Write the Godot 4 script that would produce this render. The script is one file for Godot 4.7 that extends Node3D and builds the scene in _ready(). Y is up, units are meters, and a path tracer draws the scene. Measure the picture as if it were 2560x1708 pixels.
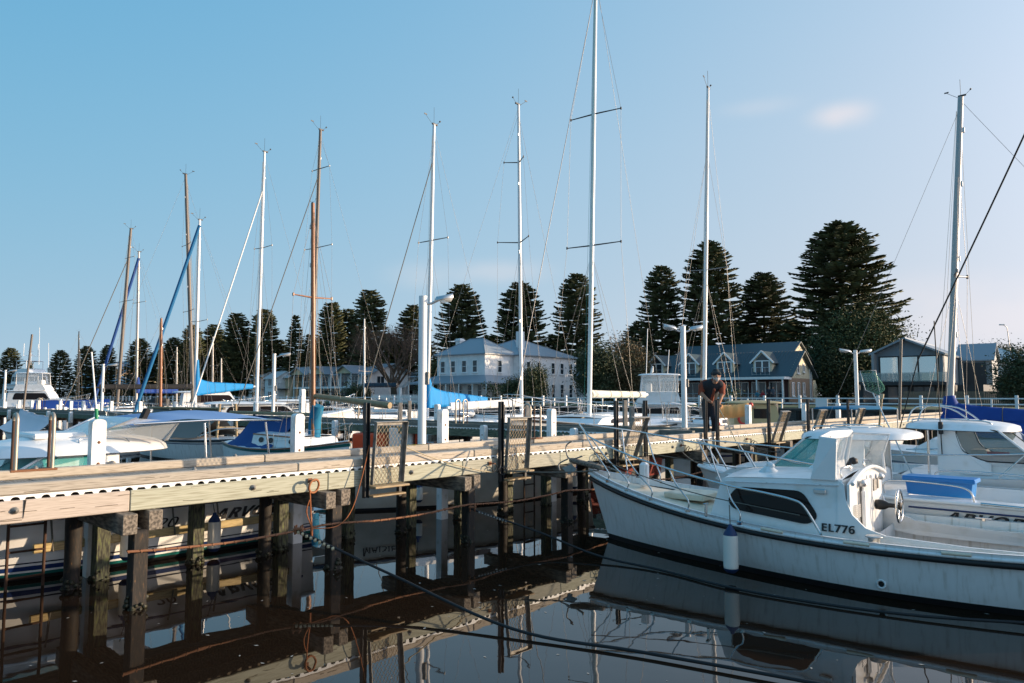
extends Node3D
# ---------------------------------------------------------------- mesh gathering
class G:
	var v := PackedVector3Array()
	var n := PackedVector3Array()
	var c := PackedColorArray()
	var col := Color.WHITE
	var tinted := false
	func vert(p: Vector3, nn: Vector3) -> void:
		v.append(p)
		n.append(nn)
		if tinted:
			c.append(col)
	func tri(a: Vector3, b: Vector3, d: Vector3) -> void:
		var nn := (b - a).cross(d - a).normalized()
		vert(a, nn)
		vert(d, nn)
		vert(b, nn)
	func quad(a: Vector3, b: Vector3, d: Vector3, e: Vector3) -> void:
		tri(a, b, d)
		tri(a, d, e)
	func qo(a: Vector3, b: Vector3, d: Vector3, e: Vector3, o: Vector3) -> void:
		var nn := (b - a).cross(d - a)
		if nn.dot((a + d) * 0.5 - o) < 0.0:
			quad(a, e, d, b)
		else:
			quad(a, b, d, e)
	func box(at: Vector3, s: Vector3, b := 0.0, q := Basis.IDENTITY) -> void:
		var h := s * 0.5
		b = minf(b, minf(h.x, minf(h.y, h.z)) * 0.9)
		var e := h - Vector3(b, b, b)
		for ax in 3:
			var u := (ax + 1) % 3
			var w := (ax + 2) % 3
			for sg in [-1.0, 1.0]:
				var p: Array[Vector3] = []
				for k in [[-1, -1], [1, -1], [1, 1], [-1, 1]]:
					var t := Vector3.ZERO
					t[ax] = sg * h[ax]
					t[u] = k[0] * e[u]
					t[w] = k[1] * e[w]
					p.append(at + q * t)
				qo(p[0], p[1], p[2], p[3], at)
		if b <= 0.0:
			return
		for ax in 3:
			var u := (ax + 1) % 3
			var w := (ax + 2) % 3
			for su in [-1.0, 1.0]:
				for sw in [-1.0, 1.0]:
					var p: Array[Vector3] = []
					for k in [[-1, 0], [1, 0], [1, 1], [-1, 1]]:
						var t := Vector3.ZERO
						t[ax] = k[0] * e[ax]
						t[u] = su * (h[u] if k[1] == 0 else e[u])
						t[w] = sw * (e[w] if k[1] == 0 else h[w])
						p.append(at + q * t)
					qo(p[0], p[1], p[2], p[3], at)
		for sx in [-1.0, 1.0]:
			for sy in [-1.0, 1.0]:
				for sz in [-1.0, 1.0]:
					var a := at + q * Vector3(sx * h.x, sy * e.y, sz * e.z)
					var d := at + q * Vector3(sx * e.x, sy * h.y, sz * e.z)
					var f := at + q * Vector3(sx * e.x, sy * e.y, sz * h.z)
					if sx * sy * sz > 0.0:
						tri(a, d, f)
					else:
						tri(a, f, d)
	func grid(rows: Array, smooth := true, flip := false) -> void:
		var nr := rows.size()
		var nc: int = rows[0].size()
		if not smooth:
			for i in nr - 1:
				for j in nc - 1:
					if flip:
						quad(rows[i][j], rows[i + 1][j], rows[i + 1][j + 1], rows[i][j + 1])
					else:
						quad(rows[i][j], rows[i][j + 1], rows[i + 1][j + 1], rows[i + 1][j])
			return
		var nm: Array = []
		var ring: bool = rows[0][0].distance_to(rows[0][nc - 1]) < 1e-5
		for i in nr:
			var l := PackedVector3Array()
			for j in nc:
				var a: Vector3 = rows[maxi(i - 1, 0)][j]
				var b: Vector3 = rows[mini(i + 1, nr - 1)][j]
				var j0 := j - 1
				var j1 := j + 1
				if ring:
					j0 = nc - 2 if j == 0 else j - 1
					j1 = 1 if j == nc - 1 else j + 1
				var d: Vector3 = rows[i][maxi(j0, 0)]
				var e: Vector3 = rows[i][mini(j1, nc - 1)]
				var x := (e - d).cross(b - a)
				l.append(x.normalized() if x.length_squared() > 1e-16 else Vector3.ZERO)
			nm.append(l)
		for i in nr:
			for j in nc:
				if nm[i][j] == Vector3.ZERO:
					nm[i][j] = nm[clampi(i + (1 if i == 0 else -1), 0, nr - 1)][j]
					if nm[i][j] == Vector3.ZERO:
						nm[i][j] = Vector3.UP
		var f := -1.0 if flip else 1.0
		for i in nr - 1:
			for j in nc - 1:
				var ks := [[i, j], [i + 1, j + 1], [i, j + 1], [i, j], [i + 1, j], [i + 1, j + 1]]
				if flip:
					ks = [[i, j], [i, j + 1], [i + 1, j + 1], [i, j], [i + 1, j + 1], [i + 1, j]]
				for k in ks:
					vert(rows[k[0]][k[1]], nm[k[0]][k[1]] * f)
	func fan(ring: PackedVector3Array, flip := false) -> void:
		var m := Vector3.ZERO
		for p in ring:
			m += p
		m /= ring.size()
		for i in ring.size():
			var a := ring[i]
			var b := ring[(i + 1) % ring.size()]
			if a.distance_squared_to(b) > 1e-12:
				if flip:
					tri(m, b, a)
				else:
					tri(m, a, b)
	func tube(pts: PackedVector3Array, r, sides := 6, caps := true) -> void:
		var rows: Array = []
		var up := Vector3.UP
		var t0 := (pts[1] - pts[0]).normalized()
		if absf(t0.dot(up)) > 0.9:
			up = Vector3.RIGHT
		for i in pts.size():
			var t := (pts[mini(i + 1, pts.size() - 1)] - pts[maxi(i - 1, 0)]).normalized()
			var x := t.cross(up).normalized()
			up = x.cross(t).normalized()
			var rr: float = r if r is float else r[i]
			var row := PackedVector3Array()
			for k in sides + 1:
				var a := TAU * (k % sides) / sides
				row.append(pts[i] + (x * cos(a) + up * sin(a)) * rr)
			rows.append(row)
		grid(rows, true, false)
		if caps:
			fan(rows[0].slice(0, sides), true)
			fan(rows[-1].slice(0, sides), false)
	func rod(a: Vector3, b: Vector3, r: float, sides := 6) -> void:
		tube(PackedVector3Array([a, b]), r, sides)
	func prism(poly: PackedVector2Array, z0: float, z1: float, x := Transform3D.IDENTITY) -> void:
		var ix := Geometry2D.triangulate_polygon(poly)
		var ccw := not Geometry2D.is_polygon_clockwise(poly)
		for k in range(0, ix.size(), 3):
			var p := poly[ix[k]]
			var q := poly[ix[k + 1]]
			var s := poly[ix[k + 2]]
			if (q - p).cross(s - p) < 0.0:
				var w := q
				q = s
				s = w
			tri(x * Vector3(p.x, p.y, z1), x * Vector3(q.x, q.y, z1), x * Vector3(s.x, s.y, z1))
			tri(x * Vector3(p.x, p.y, z0), x * Vector3(s.x, s.y, z0), x * Vector3(q.x, q.y, z0))
		for i in poly.size():
			var p := poly[i]
			var q := poly[(i + 1) % poly.size()]
			if not ccw:
				var w := p
				p = q
				q = w
			quad(x * Vector3(p.x, p.y, z0), x * Vector3(q.x, q.y, z0), x * Vector3(q.x, q.y, z1), x * Vector3(p.x, p.y, z1))
	func lathe(prof: PackedVector2Array, x := Transform3D.IDENTITY, sides := 12) -> void:
		var rows: Array = []
		for p in prof:
			var row := PackedVector3Array()
			for k in sides + 1:
				var a := TAU * (k % sides) / sides
				row.append(x * Vector3(p.x * cos(a), p.y, p.x * sin(a)))
			rows.append(row)
		grid(rows, true, true)
	func pane(a: Vector3, b: Vector3, d: Vector3, e: Vector3, th := 0.006) -> void:
		var nn := (b - a).cross(d - a).normalized() * th
		var m := (a + b + d + e) * 0.25 + nn * 0.5
		qo(a, b, d, e, m)
		qo(a + nn, b + nn, d + nn, e + nn, m)
		qo(a, b, b + nn, a + nn, m)
		qo(b, d, d + nn, b + nn, m)
		qo(d, e, e + nn, d + nn, m)
		qo(e, a, a + nn, e + nn, m)
	func mesh() -> ArrayMesh:
		var ar: Array = []
		ar.resize(Mesh.ARRAY_MAX)
		ar[Mesh.ARRAY_VERTEX] = v
		ar[Mesh.ARRAY_NORMAL] = n
		if tinted:
			ar[Mesh.ARRAY_COLOR] = c
		var m := ArrayMesh.new()
		m.add_surface_from_arrays(Mesh.PRIMITIVE_TRIANGLES, ar)
		return m

# ---------------------------------------------------------------- nodes
var names := {}

func numbered(under: Node, called: String) -> String:
	var key := str(under.get_instance_id()) + called
	var k: int = names.get(key, 0)
	names[key] = k + 1
	return called if k == 0 else "%s_%03d" % [called, k]

func thing(called: String, label: String, category: String, where := Vector3.ZERO, turn := 0.0, group := "") -> Node3D:
	var o := Node3D.new()
	o.name = numbered(self, called)
	add_child(o)
	o.position = where
	o.rotation_degrees.y = turn
	return tag(o, label, category, group)

func tag(o: Node3D, label: String, category: String, group := "") -> Node3D:
	o.set_meta("label", label)
	o.set_meta("category", category)
	if group:
		o.set_meta("group", group)
	return o

func put(under: Node, called: String, shape, m: Material, at := Vector3.ZERO) -> MeshInstance3D:
	var o := MeshInstance3D.new()
	o.mesh = shape.mesh() if shape is G else shape
	o.material_override = m
	o.name = numbered(under, called)
	under.add_child(o)
	o.position = at
	return o

func single(called: String, shape, m: Material, label: String, category: String, group := "") -> Node3D:
	return tag(put(self, called, shape, m), label, category, group)

func structure(called: String, shape, m: Material) -> MeshInstance3D:
	var o := put(self, called, shape, m)
	o.set_meta("kind", "structure")
	return o

func copy(o: Node3D, label := "", group := "") -> Node3D:
	var d: Node3D = o.duplicate()
	d.name = numbered(self, String(o.name).rstrip("0123456789").trim_suffix("_"))
	add_child(d)
	if label:
		d.set_meta("label", label)
	if group:
		d.set_meta("group", group)
	return d

# ---------------------------------------------------------------- where things stand
const LENS := 1820.0
const EYE := 2.17
const TILT := 0.07459

func at(u: float, w: float, depth: float) -> Vector3:
	var cx := (u - 1280.0) / LENS
	var cy := (854.0 - w) / LENS
	var r := Vector3(cx, cy * cos(TILT) + sin(TILT), -(cos(TILT) - cy * sin(TILT)))
	return Vector3(0, EYE, 0) + r * (depth / -r.z)

func ground(u: float, depth: float, y: float) -> Vector3:
	var p := at(u, 990.0, depth)
	return Vector3(p.x, y, p.z)

const JX := Vector3(0.6858, 0, -0.7278)
const JZ := Vector3(0.7278, 0, 0.6858)
const JO := Vector3(-4.0, 0, -7.6)

func J(x: float, y: float, z: float) -> Vector3:
	return JO + JX * x + JZ * z + Vector3(0, y, 0)

func V(x: float, y: float, z: float) -> Vector3:
	return Vector3(x, y, z)

func pv(a: Array) -> PackedVector3Array:
	var o := PackedVector3Array()
	for p in a:
		o.append(p if p is Vector3 else Vector3(p[0], p[1], p[2]))
	return o

func p2(a: Array) -> PackedVector2Array:
	var o := PackedVector2Array()
	for p in a:
		o.append(Vector2(p[0], p[1]))
	return o

func sag(a: Vector3, b: Vector3, drop: float, k := 14) -> PackedVector3Array:
	var o := PackedVector3Array()
	for i in k + 1:
		var t := float(i) / k
		o.append(a.lerp(b, t) - Vector3(0, drop * 4.0 * t * (1.0 - t), 0))
	return o

func spline(pts: Array, per := 6) -> PackedVector3Array:
	var o := PackedVector3Array()
	var k := pts.size()
	for i in k - 1:
		for j in per:
			o.append((pts[i] as Vector3).cubic_interpolate(pts[i + 1], pts[maxi(i - 1, 0)], pts[mini(i + 2, k - 1)], float(j) / per))
	o.append(pts[k - 1])
	return o

# ---------------------------------------------------------------- materials
var M := {}
var gray := {}

func noise_data(key: String, sd: int, freq: float, oct: int) -> PackedByteArray:
	if not gray.has(key):
		var f := FastNoiseLite.new()
		f.seed = sd
		f.noise_type = FastNoiseLite.TYPE_SIMPLEX_SMOOTH
		f.frequency = freq
		f.fractal_octaves = oct
		var im: Image = f.get_seamless_image(256, 256)
		im.convert(Image.FORMAT_L8)
		gray[key] = im.get_data()
	return gray[key]

func lin(c: Color) -> Color:
	return c.linear_to_srgb()

func ramp_texture(data: PackedByteArray, stops: Array) -> ImageTexture:
	# stops: [position, linear colour] in rising order
	var table := PackedByteArray()
	table.resize(256 * 3)
	for i in 256:
		var t := i / 255.0
		var k := 0
		while k < stops.size() - 2 and t > stops[k + 1][0]:
			k += 1
		var s := clampf((t - stops[k][0]) / maxf(stops[k + 1][0] - stops[k][0], 0.001), 0.0, 1.0)
		var q: Color = (stops[k][1] as Color).lerp(stops[k + 1][1], s).linear_to_srgb()
		table[i * 3] = int(clampf(q.r, 0, 1) * 255)
		table[i * 3 + 1] = int(clampf(q.g, 0, 1) * 255)
		table[i * 3 + 2] = int(clampf(q.b, 0, 1) * 255)
	var out := PackedByteArray()
	out.resize(data.size() * 3)
	for i in data.size():
		var g := data[i] * 3
		out[i * 3] = table[g]
		out[i * 3 + 1] = table[g + 1]
		out[i * 3 + 2] = table[g + 2]
	return ImageTexture.create_from_image(Image.create_from_data(256, 256, false, Image.FORMAT_RGB8, out))

func plain(key: String, c: Color, rough := 0.6, metal := 0.0) -> StandardMaterial3D:
	var m := StandardMaterial3D.new()
	m.albedo_color = lin(c)
	m.roughness = rough
	m.metallic = metal
	m.cull_mode = BaseMaterial3D.CULL_DISABLED
	M[key] = m
	return m

func grained(key: String, noise: String, stops: Array, scale: Vector3, rough := 0.8, metal := 0.0, world := false) -> StandardMaterial3D:
	var m := plain(key, Color.WHITE, rough, metal)
	m.albedo_texture = ramp_texture(gray[noise], stops)
	m.uv1_triplanar = true
	m.uv1_world_triplanar = world
	m.uv1_scale = scale
	return m

func glass(key: String, c: Color, alpha: float) -> StandardMaterial3D:
	var m := plain(key, c, 0.03)
	m.albedo_color.a = alpha
	m.transparency = BaseMaterial3D.TRANSPARENCY_ALPHA
	m.metallic_specular = 0.5
	return m

func C(r: float, g: float, b: float) -> Color:
	return Color(r, g, b)

func make_materials() -> void:
	noise_data("grain", 11, 0.03, 5)
	noise_data("blotch", 5, 0.012, 4)
	noise_data("fine", 23, 0.09, 3)
	grained("kerb_wood", "grain", [[0.12, C(0.20, 0.165, 0.125)], [0.36, C(0.39, 0.335, 0.265)], [0.8, C(0.47, 0.415, 0.34)]], V(0.5, 13, 13))
	grained("kerb_wood_grey", "grain", [[0.12, C(0.16, 0.14, 0.115)], [0.36, C(0.33, 0.295, 0.245)], [0.8, C(0.42, 0.38, 0.32)]], V(0.42, 11, 11))
	grained("kerb_wood_pale", "grain", [[0.10, C(0.22, 0.18, 0.135)], [0.34, C(0.42, 0.365, 0.29)], [0.8, C(0.52, 0.46, 0.385)]], V(0.6, 15, 15))
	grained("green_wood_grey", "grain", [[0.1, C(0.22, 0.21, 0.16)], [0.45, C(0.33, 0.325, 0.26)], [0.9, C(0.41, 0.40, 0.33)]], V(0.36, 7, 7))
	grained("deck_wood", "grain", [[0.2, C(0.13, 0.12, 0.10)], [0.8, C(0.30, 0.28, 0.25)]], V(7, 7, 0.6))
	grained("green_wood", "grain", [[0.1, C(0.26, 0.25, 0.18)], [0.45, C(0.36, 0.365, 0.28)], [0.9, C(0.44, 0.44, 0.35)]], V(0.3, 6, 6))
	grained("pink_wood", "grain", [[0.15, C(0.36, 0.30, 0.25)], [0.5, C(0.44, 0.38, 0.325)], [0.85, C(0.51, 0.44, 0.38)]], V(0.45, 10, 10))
	grained("shaded_green_wood", "grain", [[0.2, C(0.07, 0.085, 0.055)], [0.8, C(0.16, 0.19, 0.13)]], V(0.3, 3, 3))  # green board wood with the second jetty's shade put into its colour
	plain("rust_orange", C(0.30, 0.115, 0.045), 0.85)
	grained("shade_wood", "grain", [[0.2, C(0.10, 0.10, 0.085)], [0.8, C(0.22, 0.22, 0.19)]], V(0.5, 6, 6))  # darker copy of the weathered wood, shade put into its colour
	grained("pile_wood", "grain", [[0.2, C(0.007, 0.006, 0.005)], [0.58, C(0.016, 0.012, 0.009)], [0.82, C(0.04, 0.025, 0.014)], [0.97, C(0.22, 0.11, 0.03)]], V(5, 0.9, 5), 0.75)  # near black: shade under the jetty is put into the wood's tone
	grained("mossy_wood", "grain", [[0.2, C(0.02, 0.02, 0.013)], [0.5, C(0.075, 0.075, 0.05)], [0.72, C(0.11, 0.12, 0.06)], [0.92, C(0.15, 0.19, 0.04)]], V(4, 0.8, 4), 0.8)
	grained("weed", "fine", [[0.3, C(0.008, 0.007, 0.005)], [0.8, C(0.04, 0.04, 0.012)]], V(4, 2, 4), 0.6)
	grained("beam_wood", "grain", [[0.2, C(0.06, 0.05, 0.04)], [0.8, C(0.25, 0.21, 0.165)]], V(3, 3, 0.6))
	grained("grey_pole", "grain", [[0.2, C(0.12, 0.11, 0.10)], [0.8, C(0.33, 0.30, 0.26)]], V(7, 0.6, 7))
	grained("white_post", "blotch", [[0.1, C(0.62, 0.60, 0.55)], [0.45, C(0.80, 0.80, 0.79)], [0.9, C(0.83, 0.83, 0.82)]], V(2, 1, 2), 0.5)
	grained("gelcoat", "blotch", [[0.05, C(0.66, 0.64, 0.60)], [0.4, C(0.77, 0.77, 0.76)], [0.9, C(0.80, 0.80, 0.79)]], V(0.8, 0.8, 0.8), 0.22)
	grained("old_gelcoat", "grain", [[0.12, C(0.55, 0.53, 0.49)], [0.33, C(0.73, 0.73, 0.725)], [0.9, C(0.78, 0.78, 0.775)]], V(1.6, 0.22, 1.6), 0.33)
	grained("cream_deck", "blotch", [[0.1, C(0.58, 0.47, 0.34)], [0.5, C(0.72, 0.60, 0.45)], [0.9, C(0.76, 0.65, 0.50)]], V(1.2, 1.2, 1.2), 0.6)
	grained("strip_wood", "grain", [[0.2, C(0.34, 0.25, 0.11)], [0.8, C(0.56, 0.43, 0.20)]], V(0.6, 8, 8), 0.5)
	grained("rust", "fine", [[0.2, C(0.10, 0.04, 0.02)], [0.6, C(0.24, 0.105, 0.05)], [0.9, C(0.34, 0.18, 0.10)]], V(9, 9, 9), 0.9)
	grained("mesh_steel", "fine", [[0.2, C(0.28, 0.21, 0.13)], [0.8, C(0.46, 0.38, 0.27)]], V(3, 3, 3), 0.6, 0.3)
	grained("galv", "blotch", [[0.2, C(0.17, 0.16, 0.14)], [0.8, C(0.28, 0.27, 0.25)]], V(3, 3, 3), 0.5, 0.4)
	plain("dark_steel", C(0.035, 0.036, 0.038), 0.5, 0.3)
	plain("stainless", C(0.62, 0.61, 0.59), 0.16, 1.0)
	plain("alloy", C(0.55, 0.55, 0.54), 0.35, 0.7)
	plain("white_paint", C(0.78, 0.78, 0.77), 0.4)
	plain("white_spar", C(0.76, 0.76, 0.75), 0.3)
	plain("dull_spar", C(0.15, 0.125, 0.105), 0.5)
	plain("grey_spar", C(0.42, 0.40, 0.38), 0.4, 0.3)
	grained("varnish", "grain", [[0.2, C(0.20, 0.07, 0.03)], [0.8, C(0.36, 0.15, 0.06)]], V(6, 0.7, 6), 0.35)
	grained("old_spar", "grain", [[0.2, C(0.22, 0.15, 0.08)], [0.8, C(0.42, 0.32, 0.18)]], V(0.6, 6, 6), 0.6)
	plain("maroon_stripe", C(0.12, 0.02, 0.03), 0.4)
	plain("blue_furl", C(0.0, 0.10, 0.24), 0.8)
	plain("navy_furl", C(0.006, 0.05, 0.20), 0.8)
	plain("navy", C(0.008, 0.014, 0.03), 0.35)
	plain("blue_stripe", C(0.01, 0.03, 0.12), 0.3)
	plain("teal_stripe", C(0.01, 0.12, 0.11), 0.3)
	plain("antifoul_black", C(0.012, 0.011, 0.012), 0.6)
	plain("antifoul_blue", C(0.01, 0.03, 0.10), 0.6)
	plain("antifoul_red", C(0.20, 0.02, 0.015), 0.6)
	plain("rubber", C(0.012, 0.012, 0.013), 0.6)
	plain("sky_blue_canvas", C(0.0, 0.22, 0.52), 0.75).backlight = Color(0.5, 0.5, 0.5)
	plain("blue_canvas", C(0.004, 0.045, 0.24), 0.8)
	plain("dusk_canvas", C(0.008, 0.05, 0.19), 0.8)
	plain("pale_canvas", C(0.16, 0.28, 0.50), 0.6)
	plain("black_canvas", C(0.010, 0.010, 0.011), 0.85)
	plain("grey_canvas", C(0.17, 0.16, 0.14), 0.9)
	plain("light_canvas", C(0.55, 0.58, 0.62), 0.8)
	plain("teal_canvas", C(0.0, 0.14, 0.26), 0.8)
	plain("orange_canvas", C(0.85, 0.40, 0.13), 0.8).backlight = Color(0.9, 0.9, 0.9)
	plain("cream_cloth", C(0.74, 0.68, 0.55), 0.8)
	plain("white_cloth", C(0.75, 0.74, 0.71), 0.85)
	plain("orange_plastic", C(0.62, 0.07, 0.015), 0.5)
	plain("red_plastic", C(0.55, 0.03, 0.02), 0.4)
	plain("blue_plastic", C(0.0, 0.17, 0.48), 0.4)
	plain("green_plastic", C(0.0, 0.20, 0.08), 0.4)
	plain("net_green", C(0.12, 0.35, 0.25), 0.8)
	plain("yellow_hull", C(0.44, 0.34, 0.17), 0.5)
	plain("fender_white", C(0.72, 0.70, 0.64), 0.45)
	plain("rope_black", C(0.010, 0.011, 0.012), 0.75)
	plain("rope_grey", C(0.13, 0.12, 0.10), 0.9)
	plain("rope_cream", C(0.45, 0.37, 0.24), 0.9)
	plain("rope_orange", C(0.32, 0.105, 0.035), 0.85)
	plain("rope_green", C(0.02, 0.25, 0.20), 0.8)
	plain("wire", C(0.22, 0.21, 0.20), 0.45, 0.5)
	plain("dark_hole", C(0.006, 0.006, 0.006), 0.9)
	plain("letter_black", C(0.008, 0.008, 0.010), 0.5)
	plain("letter_dim", C(0.10, 0.10, 0.11), 0.5)
	plain("dark_glass", C(0.014, 0.009, 0.008), 0.06).metallic_specular = 0.3
	plain("house_glass", C(0.03, 0.04, 0.05), 0.05)
	plain("mirror_glass", C(0.55, 0.60, 0.60), 0.05, 0.85)
	glass("teal_glass", C(0.05, 0.42, 0.42), 0.55)
	glass("clear_plastic", C(0.75, 0.78, 0.78), 0.25)
	glass("smoke_glass", C(0.05, 0.09, 0.08), 0.5)
	glass("balcony_glass", C(0.20, 0.30, 0.30), 0.35)
	glass("lamp_glass", C(0.75, 0.75, 0.72), 0.5)
	grained("render_white", "blotch", [[0.1, C(0.66, 0.66, 0.66)], [0.9, C(0.78, 0.78, 0.78)]], V(0.25, 0.25, 0.25), 0.8)
	plain("roof_grey", C(0.24, 0.27, 0.30), 0.45)
	plain("roof_blue", C(0.20, 0.27, 0.34), 0.5)
	plain("roof_white", C(0.55, 0.55, 0.54), 0.5)
	plain("roof_teal", C(0.030, 0.055, 0.065), 0.5)
	plain("cream_board", C(0.58, 0.50, 0.34), 0.7)
	grained("brown_board", "grain", [[0.2, C(0.20, 0.12, 0.07)], [0.8, C(0.40, 0.27, 0.18)]], V(1, 6, 1), 0.8)
	plain("dark_clad", C(0.03, 0.032, 0.035), 0.6)
	plain("grey_clad", C(0.28, 0.29, 0.30), 0.6)
	plain("blue_clad", C(0.17, 0.21, 0.25), 0.6)
	grained("fence_wood", "grain", [[0.2, C(0.10, 0.075, 0.05)], [0.8, C(0.24, 0.18, 0.13)]], V(4, 0.5, 4))
	grained("quay_wood", "grain", [[0.2, C(0.03, 0.027, 0.024)], [0.8, C(0.10, 0.09, 0.08)]], V(0.3, 4, 4))
	grained("grass", "fine", [[0.2, C(0.03, 0.05, 0.015)], [0.8, C(0.07, 0.11, 0.03)]], V(0.3, 0.3, 0.3), 0.95, 0.0, true)
	grained("land", "fine", [[0.2, C(0.05, 0.055, 0.03)], [0.8, C(0.13, 0.115, 0.08)]], V(0.2, 0.2, 0.2), 0.95, 0.0, true)
	grained("bark", "grain", [[0.2, C(0.035, 0.026, 0.018)], [0.8, C(0.11, 0.085, 0.06)]], V(3, 0.5, 3), 0.95)
	for k in [["pine_leaf", 1.0], ["leaf", 1.0]]:
		var m := plain(k[0], Color.WHITE, 0.75)
		m.vertex_color_use_as_albedo = true
	M["pine_leaf"].backlight = Color(0.02, 0.03, 0.01)
	# people
	grained("skin", "fine", [[0.2, C(0.36, 0.17, 0.10)], [0.8, C(0.46, 0.235, 0.15)]], V(6, 6, 6), 0.55)
	plain("shirt_rust", C(0.26, 0.055, 0.022), 0.9)
	plain("vest_black", C(0.014, 0.016, 0.018), 0.75)
	plain("trousers_dark", C(0.014, 0.014, 0.018), 0.9)
	plain("beanie", C(0.022, 0.030, 0.036), 0.95)
	plain("beard", C(0.52, 0.47, 0.42), 0.9)
func sky_texture() -> ImageTexture:
	# air and thin cloud: deep blue away from the low sun, paling and warming towards it and towards the horizon
	var w := 1024
	var h := 512
	var f := FastNoiseLite.new()
	f.seed = 4
	f.frequency = 0.9
	f.fractal_octaves = 5
	var sun_az := deg_to_rad(87.0)
	var el0 := deg_to_rad(9.5)
	var data := PackedFloat32Array()
	data.resize(w * h * 3)
	var puffs := [[at(2100, 288, 100), 0.036, 0.0145, 0.55], [at(1900, 268, 100), 0.05, 0.010, 0.18], [at(1250, 680, 100), 0.07, 0.016, 0.30], [at(1060, 690, 100), 0.05, 0.02, 0.22], [at(2480, 800, 100), 0.16, 0.035, 0.30], [at(2300, 720, 100), 0.12, 0.02, 0.16]]
	for p in puffs:
		var d: Vector3 = (p[0] - Vector3(0, EYE, 0)).normalized()
		p[0] = Vector2(atan2(d.x, -d.z), asin(d.y))
	for j in h:
		var e := (0.5 - (j + 0.5) / h) * PI
		for i in w:
			var az := (i + 0.5) / w * TAU
			if az > PI:
				az -= TAU
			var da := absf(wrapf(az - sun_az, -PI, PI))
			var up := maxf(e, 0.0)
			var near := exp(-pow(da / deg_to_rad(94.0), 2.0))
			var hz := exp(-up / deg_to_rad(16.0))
			var top := Vector3(0.35, 0.68, 0.835).lerp(Vector3(0.14, 0.50, 0.74), clampf(up / 1.2, 0.0, 1.0))  # unseen zenith lightened to lift the fill on shaded sides
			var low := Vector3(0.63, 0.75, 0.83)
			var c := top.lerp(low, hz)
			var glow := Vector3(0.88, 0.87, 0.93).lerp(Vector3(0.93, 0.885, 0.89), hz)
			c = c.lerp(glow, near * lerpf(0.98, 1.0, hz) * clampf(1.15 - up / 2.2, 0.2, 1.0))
			if up > 0.0:
				for p in puffs:
					var dx: float = (az - p[0].x) / p[1]
					var dy: float = (e - p[0].y) / p[2]
					var q := dx * dx + dy * dy
					if q < 5.0:
						var nz := f.get_noise_3d(az * 22.0, e * 50.0, 0.0) * 0.5 + f.get_noise_3d(az * 70.0, e * 120.0, 5.0) * 0.35
						var k: float = clampf(exp(-q * 1.1) * 1.25 + nz * 0.55 * exp(-q * 0.6) - 0.12, 0.0, 1.0) * p[3]
						c = c.lerp(Vector3(0.965, 0.905, 0.90), k)
			# the air brightens round the low sun, unseen at right, boosted as fill light
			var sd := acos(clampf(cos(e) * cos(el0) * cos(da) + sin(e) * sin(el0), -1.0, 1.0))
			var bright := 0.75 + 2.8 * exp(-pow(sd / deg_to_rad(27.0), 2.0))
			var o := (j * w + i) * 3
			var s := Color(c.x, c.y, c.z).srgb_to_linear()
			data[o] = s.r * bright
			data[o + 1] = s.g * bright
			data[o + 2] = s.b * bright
	return ImageTexture.create_from_image(Image.create_from_data(w, h, false, Image.FORMAT_RGBF, data.to_byte_array()))

func make_world() -> void:
	var cam := Camera3D.new()
	cam.name = "camera"
	add_child(cam)
	cam.position = Vector3(0, EYE, 0)
	cam.rotation.x = TILT
	cam.fov = rad_to_deg(2.0 * atan(854.0 / LENS))
	cam.near = 0.1
	cam.far = 3000.0
	cam.current = true
	var env := Environment.new()
	env.background_mode = Environment.BG_SKY
	var sky := Sky.new()
	var pano := PanoramaSkyMaterial.new()
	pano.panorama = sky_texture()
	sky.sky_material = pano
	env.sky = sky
	env.background_energy_multiplier = 1.0
	env.tonemap_mode = Environment.TONE_MAPPER_LINEAR
	env.tonemap_exposure = 1.4
	env.sdfgi_enabled = true
	env.ssao_enabled = true
	env.ssil_enabled = true
	var we := WorldEnvironment.new()
	we.name = "world_environment"
	we.environment = env
	add_child(we)
	var sun := DirectionalLight3D.new()
	sun.name = "sun"
	sun.light_energy = 1.6
	sun.light_color = Color(1.0, 0.89, 0.75)
	sun.light_angular_distance = 0.5
	sun.shadow_enabled = true
	add_child(sun)
	var az := deg_to_rad(87.0)
	var el := deg_to_rad(9.5)
	var to := Vector3(sin(az) * cos(el), sin(el), -cos(az) * cos(el))
	sun.look_at_from_position(to * 50.0, Vector3.ZERO, Vector3.UP)

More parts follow.
